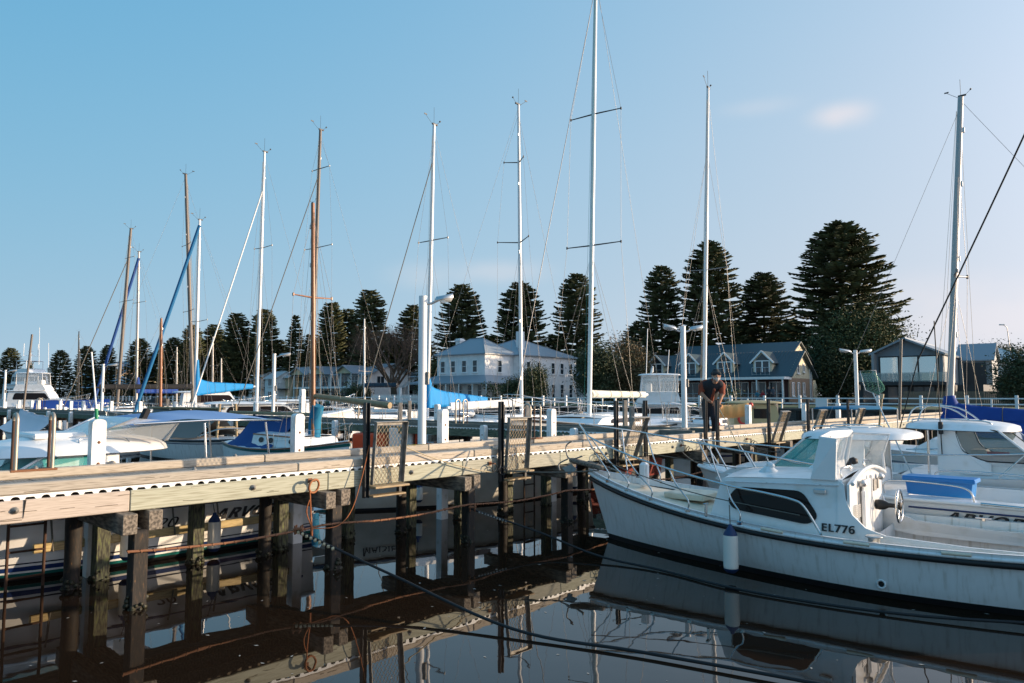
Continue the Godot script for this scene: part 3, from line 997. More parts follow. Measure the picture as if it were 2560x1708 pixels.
func make_ropes() -> void:
	var clamp1 := JU(752, 0.555, 0.18)
	var w0 := aty(1280, 1572, 0.05)
	var w1 := aty(1600, 1630, 0.03)
	var w2 := aty(2035, 1708, 0.03)
	var r := thing("mooring_rope", "thick black mooring rope running from the jetty's tie bar down across the water in front", "rope", clamp1)
	var g := G.new()
	var p := spline([V(0.02, 0, 0), (aty(985, 1440, 0.26) - clamp1), w0 - clamp1, w1 - clamp1, w2 - clamp1, w2 + (w2 - w1) * 1.2 + V(0, -0.04, 0) - clamp1], 8)
	g.tube(p, 0.0155, 8)
	put(r, "rope", g, M.rope_black)
	var k := G.new()
	for i in 9:
		k.box(V(0.02, -0.01, 0.02) + (p[3] - p[0]) * (i * 0.16) , V(0.035, 0.04, 0.035), 0.008, Basis(V(1, 1, 0.3).normalized(), i * 1.3))
	put(r, "splice", k, M.rope_cream)
	var c := G.new()
	for e in [-0.02, 0.05]:
		c.tube(pv([V(e, 0.07, -0.03), V(e, -0.03, -0.03), V(e, -0.03, 0.03), V(e, 0.07, 0.03)]), 0.011, 6)
	c.box(V(0.015, 0.03, 0), V(0.11, 0.02, 0.09), 0.004)
	put(r, "clamp", c, M.rust)
	var clamp2 := JU(1180, 0.50, 0.19)
	r = thing("mooring_rope", "black mooring rope leading from the jetty past the launch's bow and along its waterline", "rope", clamp2)
	g = G.new()
	p = spline([V(0, 0, 0), aty(1345, 1330, 0.22) - clamp2, aty(1493, 1389, 0.06) - clamp2, aty(1650, 1425, 0.02) - clamp2, aty(1830, 1470, 0.02) - clamp2, aty(2050, 1509, 0.02) - clamp2, aty(2300, 1540, 0.03) - clamp2, aty(2600, 1560, 0.06) - clamp2], 7)
	g.tube(p, 0.015, 8)
	put(r, "rope", g, M.rope_black)
	k = G.new()
	for i in 10:
		k.box(V(0.03, -0.02, 0.01) + (p[3] - p[0]) * (0.25 + i * 0.12), V(0.035, 0.035, 0.035), 0.008, Basis(V(1, 0.5, 0.3).normalized(), i * 1.1))
	put(r, "splice", k, M.galv)
	put(r, "clamp", c, M.rust)
	# orange rope from the big ring to the tie bar and up to the first mesh ladder
	var o := JU(781, 1.0, 0.12)
	r = thing("orange_rope", "rust-orange rope hanging from the big ring and looping up to the first mesh ladder", "rope", o)
	g = G.new()
	g.tube(spline([V(0, 0.0, 0), V(0.01, -0.16, 0), V(0.03, -0.36, 0.02), V(0.05, -0.44, 0.04)], 5), 0.009, 6)
	g.tube(spline([V(0.0, -0.1, 0.02), V(-0.03, -0.25, 0.02), V(0.05, -0.44, 0.04)], 5), 0.008, 6)
	g.tube(spline([V(0.05, -0.44, 0.04), J(jx(850, 0.2), 0.55, 0.2) - o, J(jx(885, 0.16), 0.72, 0.16) - o, J(jx(908, 0.13), 1.1, 0.13) - o, J(jx(926, 0.1), 1.52, 0.1) - o], 6), 0.0065, 6)
	g.tube(pv([V(0.04, -0.42, 0.04), V(0.045, -0.56, 0.04)]), [0.02, 0.012], 6)
	put(r, "rope", g, M.rope_orange)
	single("hemp_rope", line_mesh(sag(JU(1008, 1.48, 0.05), JU(1233, 0.985, 0.08), 0.05), 0.008), M.rope_cream, "thin cream rope drooping across the green side board between the first two mesh ladders", "rope")
	single("twisted_line", line_mesh(sag(JU(1262, 1.0, 0.12), Vector3(1.35, 1.02, -11.4), 0.03), 0.011), M.rope_grey, "grey twisted line from the second mesh ladder to the launch's bow", "rope")
	single("bow_line", line_mesh(sag(JU(1494, 1.02, 0.12), Vector3(1.5, 1.04, -11.25), 0.05), 0.011), M.rope_grey, "short line from a mooring ring to the launch's foredeck", "rope")
	single("cruiser_line", line_mesh(sag(JU(1703, 0.98, 0.12), at(1800, 1160, 13.0), 0.12), 0.012), M.rope_grey, "slack doubled line from a mooring ring to the cruiser's bow", "rope")
	single("cruiser_line", line_mesh(sag(JU(1870, 0.99, 0.14), at(1950, 1130, 14.5), 0.05), 0.014), M.rope_black, "dark line from the mooring ring right of the man to the cruiser", "rope")

func line_mesh(p: PackedVector3Array, r: float) -> G:
	var g := G.new()
	g.tube(p, r, 6)
	return g

func aty(u: float, w: float, y: float) -> Vector3:
	# the point at height y that is seen in that direction
	var a := at(u, w, 1.0)
	var e := V(0, EYE, 0)
	return e + (a - e) * ((y - EYE) / (a.y - EYE))
func leaf_sprig(g: G, a: Vector3, b: Vector3, wide: float) -> void:
	# a tapering sprig: two crossed blades
	var t := (b - a)
	var x := t.cross(Vector3.UP)
	if x.length_squared() < 1e-8:
		x = Vector3.RIGHT
	x = x.normalized() * wide
	var y := t.cross(x).normalized() * wide * 0.7
	var m := a.lerp(b, 0.45)
	g.quad(a, m - x, b, m + x)
	g.quad(a, m - y, b, m + y)

func pine_mesh(h: float, rad: float, p: float, q: float, base: float, sd: int, gap := 0.56) -> Array:
	# a Norfolk pine: tiers of level branches, each a flat fan of sprigs that lifts at its tip
	var rng := RandomNumberGenerator.new()
	rng.seed = sd
	var tr := G.new()
	var tp := PackedVector3Array()
	var rr: Array = []
	for i in 9:
		var t := i / 8.0
		tp.append(V(sin(i * 1.3 + sd) * 0.08, h * 0.985 * t, cos(i * 1.7 + sd) * 0.08))
		rr.append(lerpf(0.42, 0.04, t) * h / 24.0)
	tr.tube(tp, rr, 8)
	var g := G.new()
	g.tinted = true
	var y := base * h
	while y < h * 0.985:
		var t := (y - base * h) / (h - base * h)
		var r := rad * pow(maxf(1.0 - pow(t, p), 0.0), q)
		if t < 0.12:
			r *= lerpf(0.72, 1.0, t / 0.12)
		r = maxf(r, rad * 0.24 * (1.0 if t < 0.97 else 0.7))
		var nb := 9 if r > 1.6 else 8
		var off := rng.randf() * TAU
		var tier := rng.randf_range(0.86, 1.06)
		for k in nb:
			var a := off + TAU * k / nb + rng.randf_range(-0.22, 0.22)
			var l := r * tier * rng.randf_range(0.80, 1.08)
			if rng.randf() < 0.05:
				l *= 0.6
			var d := V(cos(a), 0, sin(a))
			var sd2 := V(-sin(a), 0, cos(a))
			var y0 := y + rng.randf_range(-0.22, 0.22)
			var tint := rng.randf_range(0.75, 1.3)
			var n := maxi(3, int(l / 0.33))
			var last := Vector3.ZERO
			for s in n + 1:
				var f := float(s) / n
				var pt := V(0, y0, 0) + d * (l * f) + V(0, l * (-0.10 * f + 0.13 * f * f * f * f), 0)
				if s > 0 and rad > 1.0:
					var side := (pt - last).cross(Vector3.UP).normalized() * 0.035
					g.col = Color(0.03, 0.022, 0.015)
					g.quad(last - side, pt - side * 0.7, pt + side * 0.7, last + side)
				last = pt
				if f < 0.2:
					continue
				var w := minf(1.15, 0.34 * l + 0.3) * (1.0 - 0.35 * f) * rng.randf_range(0.75, 1.2)
				for e in [-1.0, 1.0]:
					var c := rng.randf_range(0.75, 1.3) * tint
					g.col = Color(0.066 * c, 0.080 * c, 0.030 * c).lerp(Color(0.14, 0.12, 0.042), rng.randf() * 0.35)
					var tip: Vector3 = pt + sd2 * (e * w) + d * (w * 0.55) + V(0, rng.randf_range(0.02, 0.22), 0)
					leaf_sprig(g, pt - d * 0.08, tip, 0.17)
				if f > 0.55:
					var c2 := rng.randf_range(0.9, 1.5) * tint
					g.col = Color(0.080 * c2, 0.090 * c2, 0.033 * c2)
					leaf_sprig(g, pt, pt + d * 0.38 + V(0, 0.26, 0), 0.17)
		y += gap * rng.randf_range(0.85, 1.15) * lerpf(1.0, 0.7, t)
	for k in 10:
		g.col = Color(0.035, 0.045, 0.015)
		var a := TAU * k / 10.0
		leaf_sprig(g, V(0, h * 0.955, 0), V(cos(a) * 0.6, h * 0.985, sin(a) * 0.6), 0.2)
	return [tr.mesh(), g.mesh()]

func leafy(g: G, c: Vector3, r: Vector3, n: int, size: float, cols: Array, rng: RandomNumberGenerator, hollow := 0.55) -> void:
	# leaves gathered in clumps through the outer part of a rounded mass
	var clumps: Array = []
	for i in maxi(8, n / 60):
		var d := V(rng.randfn(), rng.randfn(), rng.randfn()).normalized()
		clumps.append([c + d * r * rng.randf_range(hollow, 0.95), rng.randf_range(0.7, 1.35)])
	for i in n:
		var cl: Array = clumps[i % clumps.size()]
		var o := V(rng.randfn(), rng.randfn(), rng.randfn()) * (r.length() * 0.115)
		var p: Vector3 = cl[0] + o
		var k: Color = cols[rng.randi() % cols.size()]
		g.col = k * (cl[1] * rng.randf_range(0.8, 1.2))
		var t := V(rng.randfn(), rng.randfn() * 0.7, rng.randfn()).normalized() * size
		var s := t.cross(V(rng.randfn(), rng.randfn(), rng.randfn())).normalized() * size * 0.42
		g.quad(p - t, p - s, p + t, p + s)

func shrub(called: String, label: String, where: Vector3, r: Vector3, n: int, size: float, cols: Array, sd: int, trunk := true) -> Node3D:
	var rng := RandomNumberGenerator.new()
	rng.seed = sd
	var o := thing(called, label, "tree" if r.y > 2.5 else "shrub", where)
	var g := G.new()
	g.tinted = true
	leafy(g, V(0, r.y * 1.02, 0), r, n, size, cols, rng)
	for i in 5:
		leafy(g, V(rng.randf_range(-0.45, 0.45) * r.x, r.y * rng.randf_range(0.6, 1.45), rng.randf_range(-0.45, 0.45) * r.z), r * 0.5, n / 6, size, cols, rng, 0.3)
	put(o, "crown", g, M.leaf)
	if trunk:
		var t := G.new()
		t.tube(pv([V(0, -0.2, 0), V(0.05, r.y * 0.5, 0), V(0.1, r.y * 1.1, 0.05)]), [r.y * 0.07, r.y * 0.05, r.y * 0.02], 7)
		for k in 5:
			var a := TAU * k / 5.0 + 0.4
			t.tube(pv([V(0.05, r.y * 0.4, 0), V(cos(a) * r.x * 0.35, r.y * 0.9, sin(a) * r.z * 0.35), V(cos(a) * r.x * 0.6, r.y * 1.4, sin(a) * r.z * 0.6)]), [r.y * 0.035, r.y * 0.02, 0.02], 5)
		put(o, "trunk", t, M.bark)
	return o

func twigs(g: G, rng: RandomNumberGenerator, a: Vector3, d: Vector3, l: float, r: float, depth: int) -> void:
	var bend := V(rng.randfn(), rng.randfn(), rng.randfn()) * 0.13
	var m := a + d * l * 0.5
	var e := m + (d + bend).normalized() * l * 0.5
	g.tube(pv([a, m, e]), [r, r * 0.82, r * 0.62], 3 if depth < 4 else 6, false)
	if depth == 0:
		return
	var k := 3 if depth > 1 else 4
	for i in k:
		var s := V(rng.randfn(), rng.randfn() * 0.6, rng.randfn()).normalized()
		var nd := (d * 1.0 + s * rng.randf_range(0.45, 0.85) + V(0, 0.22, 0)).normalized()
		twigs(g, rng, m.lerp(e, rng.randf_range(0.1, 1.0)), nd, l * rng.randf_range(0.62, 0.82), r * 0.55, depth - 1)

func make_trees() -> void:
	# kinds of Norfolk pine: tall column, dome, narrow spire, broad cone
	var kinds := [pine_mesh(22, 4.0, 5.0, 0.55, 0.03, 1), pine_mesh(22, 6.0, 2.5, 0.6, 0.04, 2), pine_mesh(22, 4.2, 1.6, 0.8, 0.03, 3), pine_mesh(22, 4.8, 3.2, 0.6, 0.03, 4)]
	# u of the trunk, v of the tip, depth, kind, width factor, what it looks like
	var rows := [
		[22, 868, 150, 1, 0.95, "dome-topped pine at the far left edge behind the big white motor yacht"],
		[147, 874, 150, 1, 1.0, "small dome-topped pine just right of the big white motor yacht"],
		[212, 863, 150, 1, 0.95, "dome-topped pine behind the blue-roofed marina building, left of two"],
		[265, 860, 150, 3, 0.85, "loose-topped pine behind the blue-roofed marina building, right of two"],
		[72, 905, 160, 2, 1.0, "low distant pine seen through the rigging of the white motor yacht"],
		[345, 844, 150, 1, 1.0, "dome-topped pine behind the grey mast with the blue furled sail"],
		[430, 842, 150, 1, 1.0, "dome-topped pine behind the short wooden mast"],
		[476, 810, 145, 0, 0.9, "tall pine behind the bare brown mast and the white mast with bright blue sail cover"],
		[530, 808, 150, 0, 0.9, "pine right of the white mast with bright blue sail cover"],
		[588, 780, 140, 0, 0.95, "tall columnar pine left of the thin white mast at centre left"],
		[657, 771, 140, 0, 0.95, "tall columnar pine right of the thin white mast at centre left"],
		[735, 787, 140, 2, 0.95, "narrow spire-shaped pine left of the varnished wooden mast"],
		[825, 753, 135, 0, 0.85, "columnar pine right of the varnished wooden mast, behind the white motel"],
		[868, 769, 140, 0, 0.8, "shorter pine between two taller ones behind the white motel"],
		[922, 722, 130, 0, 0.95, "tallest pine behind the white motel, left of the bare brown tree"],
		[1030, 760, 140, 1, 0.95, "pine top showing above the bare brown tree"],
		[1153, 707, 130, 1, 1.0, "pine with open branches behind the left end of the white two-storey house"],
		[1302, 702, 130, 1, 1.05, "pine with open branches behind the middle of the white two-storey house"],
		[1443, 679, 130, 3, 0.95, "tall pine behind the tallest white mast"],
		[1657, 659, 125, 3, 0.85, "tall pine left of the mast near the man, above the flybridge cruiser"],
		[1780, 597, 120, 3, 0.95, "tall pine directly behind the mast near the man"],
		[1915, 677, 125, 1, 1.05, "broad pine behind the dormer-windowed house"],
		[2115, 550, 112, 1, 1.2, "largest pine, a huge dark dome rising behind the round leafy tree"]]
	var nth := -1
	for q in [[395, 872, 160, 1], [455, 858, 158, 0], [505, 846, 160, 0], [560, 838, 156, 0], [622, 842, 150, 3], [695, 850, 150, 0], [770, 835, 148, 2], [797, 846, 146, 0], [895, 820, 142, 0], [965, 832, 138, 0], [1000, 850, 140, 0], [1230, 842, 145, 1], [1385, 838, 142, 3], [1600, 800, 140, 3], [1715, 812, 138, 3], [1860, 805, 138, 1], [1985, 800, 136, 1]]:
		nth += 1
		rows.append([q[0], q[1], q[2], q[3], 1.25, "shorter dark pine filling a gap between taller pines, %s from the left" % ORD[nth]])
	var rng := RandomNumberGenerator.new()
	rng.seed = 8
	for r in rows:
		var foot := ground(r[0], r[2], 1.05)
		var tip := at(r[0], r[1], r[2])
		var s: float = (tip.y - foot.y) / 22.0
		var o := thing("pine_tree", r[5], "tree", foot, rng.randf() * 360.0, "Norfolk pines along the shore")
		o.scale = V(s * r[4], s, s * r[4])
		put(o, "trunk", kinds[r[3]][0], M.bark)
		put(o, "crown", kinds[r[3]][1], M.pine_leaf)
	# bare winter tree
	rng.seed = 21
	var b := thing("bare_tree", "leafless brown winter tree left of the white two-storey house", "tree", ground(983, 112, 1.1))
	var tg := G.new()
	tg.tube(pv([V(0, -0.2, 0), V(0.1, 1.2, 0), V(0, 2.6, 0.1)]), [0.62, 0.5, 0.42], 9)
	put(b, "trunk", tg, M.bark)
	var bg := G.new()
	for k in 9:
		var a := TAU * k / 9.0
		twigs(bg, rng, V(0, 1.8 + k * 0.1, 0), V(cos(a) * 0.75, 1.0, sin(a) * 0.75).normalized(), 3.9, 0.22, 5)
	put(b, "crown", bg, grained("twig", "grain", [[0.2, C(0.07, 0.042, 0.028)], [0.8, C(0.20, 0.125, 0.085)]], V(1, 1, 1), 0.95))
	var dark := [C(0.040, 0.054, 0.022), C(0.058, 0.072, 0.030)]
	var olive := [C(0.070, 0.082, 0.028), C(0.11, 0.11, 0.036), C(0.052, 0.066, 0.024)]
	var rust := [C(0.10, 0.075, 0.038), C(0.15, 0.10, 0.045), C(0.075, 0.075, 0.032)]
	shrub("round_tree", "round dense leafy tree in front of the largest pine", ground(2150, 106, 1.1), V(7.3, 7.0, 5.0), 26000, 0.20, olive, 31)
	shrub("brown_tree", "brownish leafy tree between the white house and the dormer-windowed house", ground(1560, 100, 1.1), V(3.9, 4.3, 3.5), 15000, 0.17, rust, 32)
	shrub("dark_tree", "dark green leafy tree left of the brownish tree, beside the tall mast", ground(1492, 97, 1.1), V(2.9, 3.9, 2.6), 9000, 0.17, dark, 33)
	shrub("dark_shrub", "dark clipped shrub in front of the right wall of the white house", ground(1336, 90, 1.1), V(1.9, 2.45, 1.9), 8000, 0.12, dark, 34)
	shrub("dark_shrub", "lower dark shrub beside the verandah of the white house", ground(1293, 91, 1.1), V(1.8, 1.75, 1.6), 6000, 0.12, dark, 35)
	shrub("motel_shrub", "dark shrub below the balcony of the white motel", ground(897, 112, 1.1), V(1.9, 1.4, 1.5), 4500, 0.14, dark, 36)
	shrub("edge_tree", "dark tree at the right edge of the photo beside the pale house", ground(2560, 66, 1.1), V(2.6, 2.6, 2.0), 10000, 0.13, dark, 37)
	shrub("far_tree", "low dark tree on the skyline at right, below the street lamp", ground(2505, 150, 2.5), V(6.0, 5.0, 4.0), 14000, 0.2, dark, 38)
	shrub("far_tree", "small round tree on the skyline between the two grey gables", ground(2424, 150, 3.0), V(2.4, 4.6, 2.2), 7000, 0.2, dark, 39)
	shrub("side_tree", "dark tree between the dormer-windowed house and the round leafy tree", ground(2085, 104, 1.1), V(3.0, 4.6, 2.6), 8000, 0.18, dark, 40)
	shrub("villa_tree", "dark leafy tree behind the left corner of the white house", ground(1085, 118, 1.1), V(2.6, 3.6, 2.4), 6000, 0.18, olive, 41)
	shrub("lane_tree", "dark leafy tree behind the gap right of the white house", ground(1440, 122, 1.1), V(3.2, 4.2, 2.8), 6000, 0.2, olive, 42)
	# hedge and low growth along the far shore: nobody could count it
	var hg := G.new()
	hg.tinted = true
	rng.seed = 50
	for i in 95:
		var k := rng.randf_range(18.0, 230.0)
		var q := QO + QX * k - QZ * rng.randf_range(9.0, 60.0) + V(0, 1.1, 0)
		leafy(hg, q + V(0, 0.8, 0), V(rng.randf_range(1.5, 4.0), rng.randf_range(0.8, 2.6), 1.6), 420, 0.24, dark if i % 3 else olive, rng)
	put(self, "undergrowth", hg, M.leaf).set_meta("kind", "stuff")
# houses stand square to the quay: local x to the right, local z towards the water, origin at the near right corner
func bx(a: Vector3, b: Vector3, bev := 0.0) -> G:
	var g := G.new()
	g.box((a + b) * 0.5, (b - a).abs(), bev)
	return g

func window(h: Node3D, x: float, y: float, w: float, ht: float, face: String, plane: float, bars := 1, glass_m := "house_glass", frame_m := "white_paint") -> void:
	# an opening in the front (z = plane) or the right end (x = plane)
	var q := Basis.IDENTITY if face == "z" else Basis(Vector3.UP, PI / 2)
	var o := V(x, y, plane) if face == "z" else V(plane, y, x)
	var f := G.new()
	var t := 0.09
	f.box(o + q * V(0, ht / 2 - t / 2, 0.02), V(w, t, 0.12), 0.0, q)
	f.box(o + q * V(0, -ht / 2 + t / 2, 0.02), V(w, t, 0.12), 0.0, q)
	for s in [-1.0, 1.0]:
		f.box(o + q * V(s * (w / 2 - t / 2), 0, 0.02), V(t, ht - 2 * t, 0.12), 0.0, q)
	for i in bars:
		f.box(o + q * V(0, ht * (float(i + 1) / (bars + 1) - 0.5), 0.015), V(w - 2 * t, 0.06, 0.08), 0.0, q)
	if bars == 0 and w > 1.2:
		f.box(o + q * V(0, 0, 0.015), V(0.08, ht - 2 * t, 0.08), 0.0, q)
	var fr := put(h, "window", f, M[frame_m])
	var p := G.new()
	p.box(o + q * V(0, 0, 0.012), V(w - 0.1, ht - 0.1, 0.03), 0.0, q)
	put(fr, "pane", p, M[glass_m])
	var si := G.new()
	si.box(o + q * V(0, -ht / 2 - 0.06, 0.08), V(w + 0.2, 0.1, 0.2), 0.0, q)
	put(fr, "sill", si, M[frame_m])

func hip(x0: float, x1: float, z0: float, z1: float, y: float, rise: float, over := 0.4) -> G:
	var g := G.new()
	x0 -= over
	x1 += over
	z0 -= over
	z1 += over
	var s := minf(x1 - x0, z1 - z0) * 0.5
	var a := V(x0, y, z1)
	var b := V(x1, y, z1)
	var c := V(x1, y, z0)
	var d := V(x0, y, z0)
	var e: Vector3
	var f: Vector3
	if x1 - x0 > z1 - z0:
		e = V(x0 + s, y + rise, (z0 + z1) / 2)
		f = V(x1 - s, y + rise, (z0 + z1) / 2)
		g.quad(a, b, f, e)
		g.quad(c, d, e, f)
		g.tri(b, c, f)
		g.tri(d, a, e)
	else:
		e = V((x0 + x1) / 2, y + rise, z1 - s)
		f = V((x0 + x1) / 2, y + rise, z0 + s)
		g.tri(a, b, e)
		g.quad(b, c, f, e)
		g.tri(c, d, f)
		g.quad(d, a, e, f)
	g.box(V((x0 + x1) / 2, y - 0.07, (z0 + z1) / 2), V(x1 - x0, 0.12, z1 - z0))
	# ridge and hip capping
	for k in [[a, e], [b, e if x1 - x0 <= z1 - z0 else f], [c, f], [d, f if x1 - x0 <= z1 - z0 else e], [e, f]]:
		g.rod(k[0], k[1] + V(0, 0.02, 0), 0.07, 5)
	return g

func gable_x(x0: float, x1: float, z0: float, z1: float, y: float, rise: float, over := 0.35, th := 0.14, zr := 0.5) -> G:
	# ridge along x
	var g := G.new()
	var zm := lerpf(z0, z1, zr)
	for s in [[z1, 1.0], [z0, -1.0]]:
		var dz: float = s[0] - zm
		var k := over / absf(dz)
		var lo := V(0, y - rise * k, s[0] + s[1] * over)
		var hi := V(0, y + rise, zm)
		var n := V(0, th, 0)
		var a := lo + V(x0 - over, 0, 0)
		var b := lo + V(x1 + over, 0, 0)
		var c := hi + V(x1 + over, 0, 0)
		var d := hi + V(x0 - over, 0, 0)
		var m := (a + c) * 0.5 + n * 0.5
		g.qo(a + n, b + n, c + n, d + n, m)
		g.qo(a, b, c, d, m)
		g.qo(a, b, b + n, a + n, m)
		g.qo(b, c, c + n, b + n, m)
		g.qo(a, d, d + n, a + n, m)
	return g

func gable_wall(z0: float, z1: float, y0: float, y1: float, rise: float, x0: float, x1: float, zr := 0.5) -> G:
	# a closed body under a ridge along x
	var g := G.new()
	var p := p2([[z0, y0], [z1, y0], [z1, y1], [lerpf(z0, z1, zr), y1 + rise], [z0, y1]])
	g.prism(p, x0, x1, Transform3D(Basis(V(0, 0, 1), V(0, 1, 0), V(1, 0, 0)), Vector3.ZERO))
	return g

func boards(o: Node3D, m: Material, face: String, plane: float, a: float, b: float, y0: float, y1: float, top: Callable, pitch := 0.32) -> void:
	# weatherboards, lapped: each board a piece of the wall
	var y := y0
	while y < y1:
		var lim: Vector2 = top.call(y, a, b)
		if lim.y - lim.x > 0.15:
			var g := G.new()
			var q := Basis(Vector3.RIGHT, 0.05) if face == "z" else Basis(Vector3.BACK, -0.05)
			var c := V((lim.x + lim.y) / 2, y + pitch / 2, plane) if face == "z" else V(plane, y + pitch / 2, (lim.x + lim.y) / 2)
			g.box(c, V(lim.y - lim.x, pitch, 0.03) if face == "z" else V(0.03, pitch, lim.y - lim.x), 0.0, q)
			put(o, "board", g, m)
		y += pitch

func corrugations(o: Node3D, m: Material, a: Vector3, b: Vector3, c: Vector3, d: Vector3, n: int) -> void:
	# standing ribs of a metal roof, from the eave a-b up to the ridge d-c
	var g := G.new()
	for i in n + 1:
		var t := float(i) / n
		g.rod(a.lerp(b, t) + V(0, 0.05, 0), d.lerp(c, t) + V(0, 0.05, 0), 0.035, 4)
	put(o, "roof_ribs", g, m).set_meta("kind", "stuff")

func rail_fence(h: Node3D, a: Vector3, b: Vector3, ht: float, gap: float, m: Material, r := 0.018) -> void:
	var g := G.new()
	g.rod(a + V(0, ht, 0), b + V(0, ht, 0), r * 1.6, 5)
	g.rod(a + V(0, 0.1, 0), b + V(0, 0.1, 0), r, 4)
	var n := int(a.distance_to(b) / gap)
	for i in n + 1:
		var p := a.lerp(b, float(i) / n)
		g.rod(p, p + V(0, ht, 0), r, 4)
	put(h, "balustrade", g, m)

func make_houses() -> void:
	var turn := -39.65
	# ---- white two-storey house with hip roofs and a verandah
	var h := thing("white_house", "white two-storey house with grey hipped roofs and a ground-floor verandah", "house", ground(1212, 100, 1.1), turn)
	put(h, "wall", bx(V(-9.3, 0, -6.2), V(0, 6.9, 0)), M.render_white)
	put(h, "wall", bx(V(-10.4, 0, -20.4), V(1.1, 6.9, -6.2)), M.render_white)
	var r := put(h, "roof", hip(-9.3, 0, -6.8, 0, 6.96, 2.4, 0.35), M.roof_grey)
	var ch := bx(V(-9.0, 6.5, -4.4), V(-8.1, 9.6, -3.5))
	ch.box(V(-8.55, 9.3, -3.95), V(1.15, 0.25, 1.15))
	put(r, "chimney", ch, M.render_white)
	var r2 := put(h, "roof", hip(-10.4, 1.1, -20.4, -6.2, 6.97, 2.7, 0.35), M.roof_grey)
	put(r2, "chimney", bx(V(-1.6, 7.8, -9.6), V(-0.7, 10.6, -8.7)), M.render_white)
	for i in 4:
		window(h, -8.1 + i * 2.05 + (0.12 if i > 1 else 0.0), 5.2, 0.95, 1.75, "z", 0.0, 1)
	window(h, -3.1, 5.2, 0.95, 1.75, "x", 0.0, 1)
	for z in [-8.2, -10.7, -14.2, -16.5, -18.8]:
		window(h, z, 5.2, 0.95, 1.75, "x", 1.1, 1)
	for z in [-14.2, -16.5, -18.8]:
		window(h, z, 1.75, 0.95, 2.2, "x", 1.1, 2)
	for i in 5:
		window(h, -8.3 + i * 1.85, 1.45, 0.85, 2.3, "z", 0.0, 2)
	# verandah: skillion roof on slim columns round the corner
	var vr := G.new()
	var w := 2.7
	var e0 := 2.85
	var e1 := 3.95
	vr.quad(V(-9.9 - w, e0, w), V(w, e0, w), V(0.02, e1, 0.02), V(-9.5, e1, 0.02))
	vr.quad(V(w, e0, w), V(w, e0, -6.2), V(0.02, e1, -6.2), V(0.02, e1, 0.02))
	vr.quad(V(-9.9 - w, e0, -4.0), V(-9.9 - w, e0, w), V(-9.5, e1, 0.02), V(-9.5, e1, -4.0))
	vr.box(V((-9.9) / 2, e0 - 0.08, w - 0.06), V(9.9 + 2 * w, 0.18, 0.1))
	vr.box(V(w - 0.06, e0 - 0.08, w / 2 - 3.1), V(0.1, 0.18, 6.2 + w - 0.12))
	put(h, "verandah_roof", vr, M.roof_grey)
	put(h, "verandah_floor", bx(V(-9.9 - w, -0.3, 0), V(w, 0.25, w)), M.grey_clad)
	for i in 7:
		put(h, "column", bx(V(-9.9 - w + 0.1 + i * (9.9 + 2 * w - 0.25) / 6.0, 0.25, w - 0.13), V(-9.9 - w + 0.22 + i * (9.9 + 2 * w - 0.25) / 6.0, 2.75, w - 0.01)), M.white_paint)
	# picket fence in front
	var pf := thing("picket_fence", "pale grey picket fence in front of the white house's verandah", "fence", h.position, turn)
	var pk := bx(V(-0.035, 0, -0.015), V(0.035, 1.25, 0.015)).mesh()
	for i in 92:
		put(pf, "picket", pk, M.white_paint, V(-15.0 + i * 0.2, 0, 7.4))
	put(pf, "rail", bx(V(-15, 0.25, 7.34), V(3.4, 0.33, 7.38)), M.white_paint)
	put(pf, "rail", bx(V(-15, 0.95, 7.34), V(3.4, 1.03, 7.38)), M.white_paint)
	for x in [-9.0, -3.2, -1.6]:
		put(pf, "fence_post", bx(V(x, 0, 7.3), V(x + 0.3, 2.2 if x < -8 else 1.5, 7.6), 0.03), M.white_paint)
	# low outbuilding to the right of it
	var ob := thing("outbuilding", "small pale outbuilding with a curved grey roof right of the white house", "building", ground(1452, 116, 1.1), turn)
	put(ob, "wall", bx(V(-6, 0, -6), V(0, 3.4, 0)), M.render_white)
	put(ob, "roof", gable_x(-6, 0, -6, 0, 3.4, 1.5), M.roof_grey)
	put(ob, "door", bx(V(-2.6, 0, -0.02), V(-1.4, 2.3, 0.05)), M.dark_clad)
	# ---- dormer house
	h = thing("dormer_house", "cream and brown timber house with a dark teal roof and dormer windows", "house", ground(1974, 88, 1.1), turn)
	var W := 19.0
	put(h, "wall", gable_wall(-9.0, 0, 0, 3.6, 3.0, -W, -0.06), M.cream_board)
	put(h, "wall", bx(V(-W, 0, -16.5), V(-2.5, 5.6, -9.0)), M.cream_board)
	put(h, "wall", gable_wall(-16.5, -6.5, 5.6, 5.7, 2.6, -W, -2.56), M.cream_board)
	var rf := put(h, "roof", gable_x(-W, 0.12, -9.0, 0, 3.6, 3.0, 0.45), M.roof_teal)
	corrugations(rf, M.roof_teal, V(-W, 3.5, 0.2), V(0.2, 3.5, 0.2), V(0.2, 6.72, -4.5), V(-W, 6.72, -4.5), 46)
	put(h, "roof", gable_x(-W, -2.5, -16.5, -6.5, 5.7, 2.6, 0.35), M.roof_teal)
	# boards on the lit gable
	boards(h, M.brown_board, "x", 0.0, -9.0, 0.0, 0.05, 3.0, func(_y, a, b): return Vector2(a, b))
	boards(h, M.cream_board, "x", 0.0, -9.0, 0.0, 3.0, 6.5, func(y, _a, _b): return Vector2(lerpf(-9.0, -4.5, clampf((y - 3.5) / 3.0, 0, 1)), lerpf(0.0, -4.5, clampf((y - 3.5) / 3.0, 0, 1))))
	boards(h, M.cream_board, "x", -2.5, -16.5, -9.0, 3.6, 8.2, func(y, _a, _b): return Vector2(lerpf(-16.5, -11.5, clampf((y - 5.7) / 2.6, 0, 1)), -9.0 if y < 5.7 else lerpf(-9.0, -11.5, clampf((y - 6.6) / 1.7, 0, 1))))
	for z in [-1.2, -3.2, -5.2]:
		window(h, z, 1.9, 0.75, 1.7, "x", 0.03, 0)
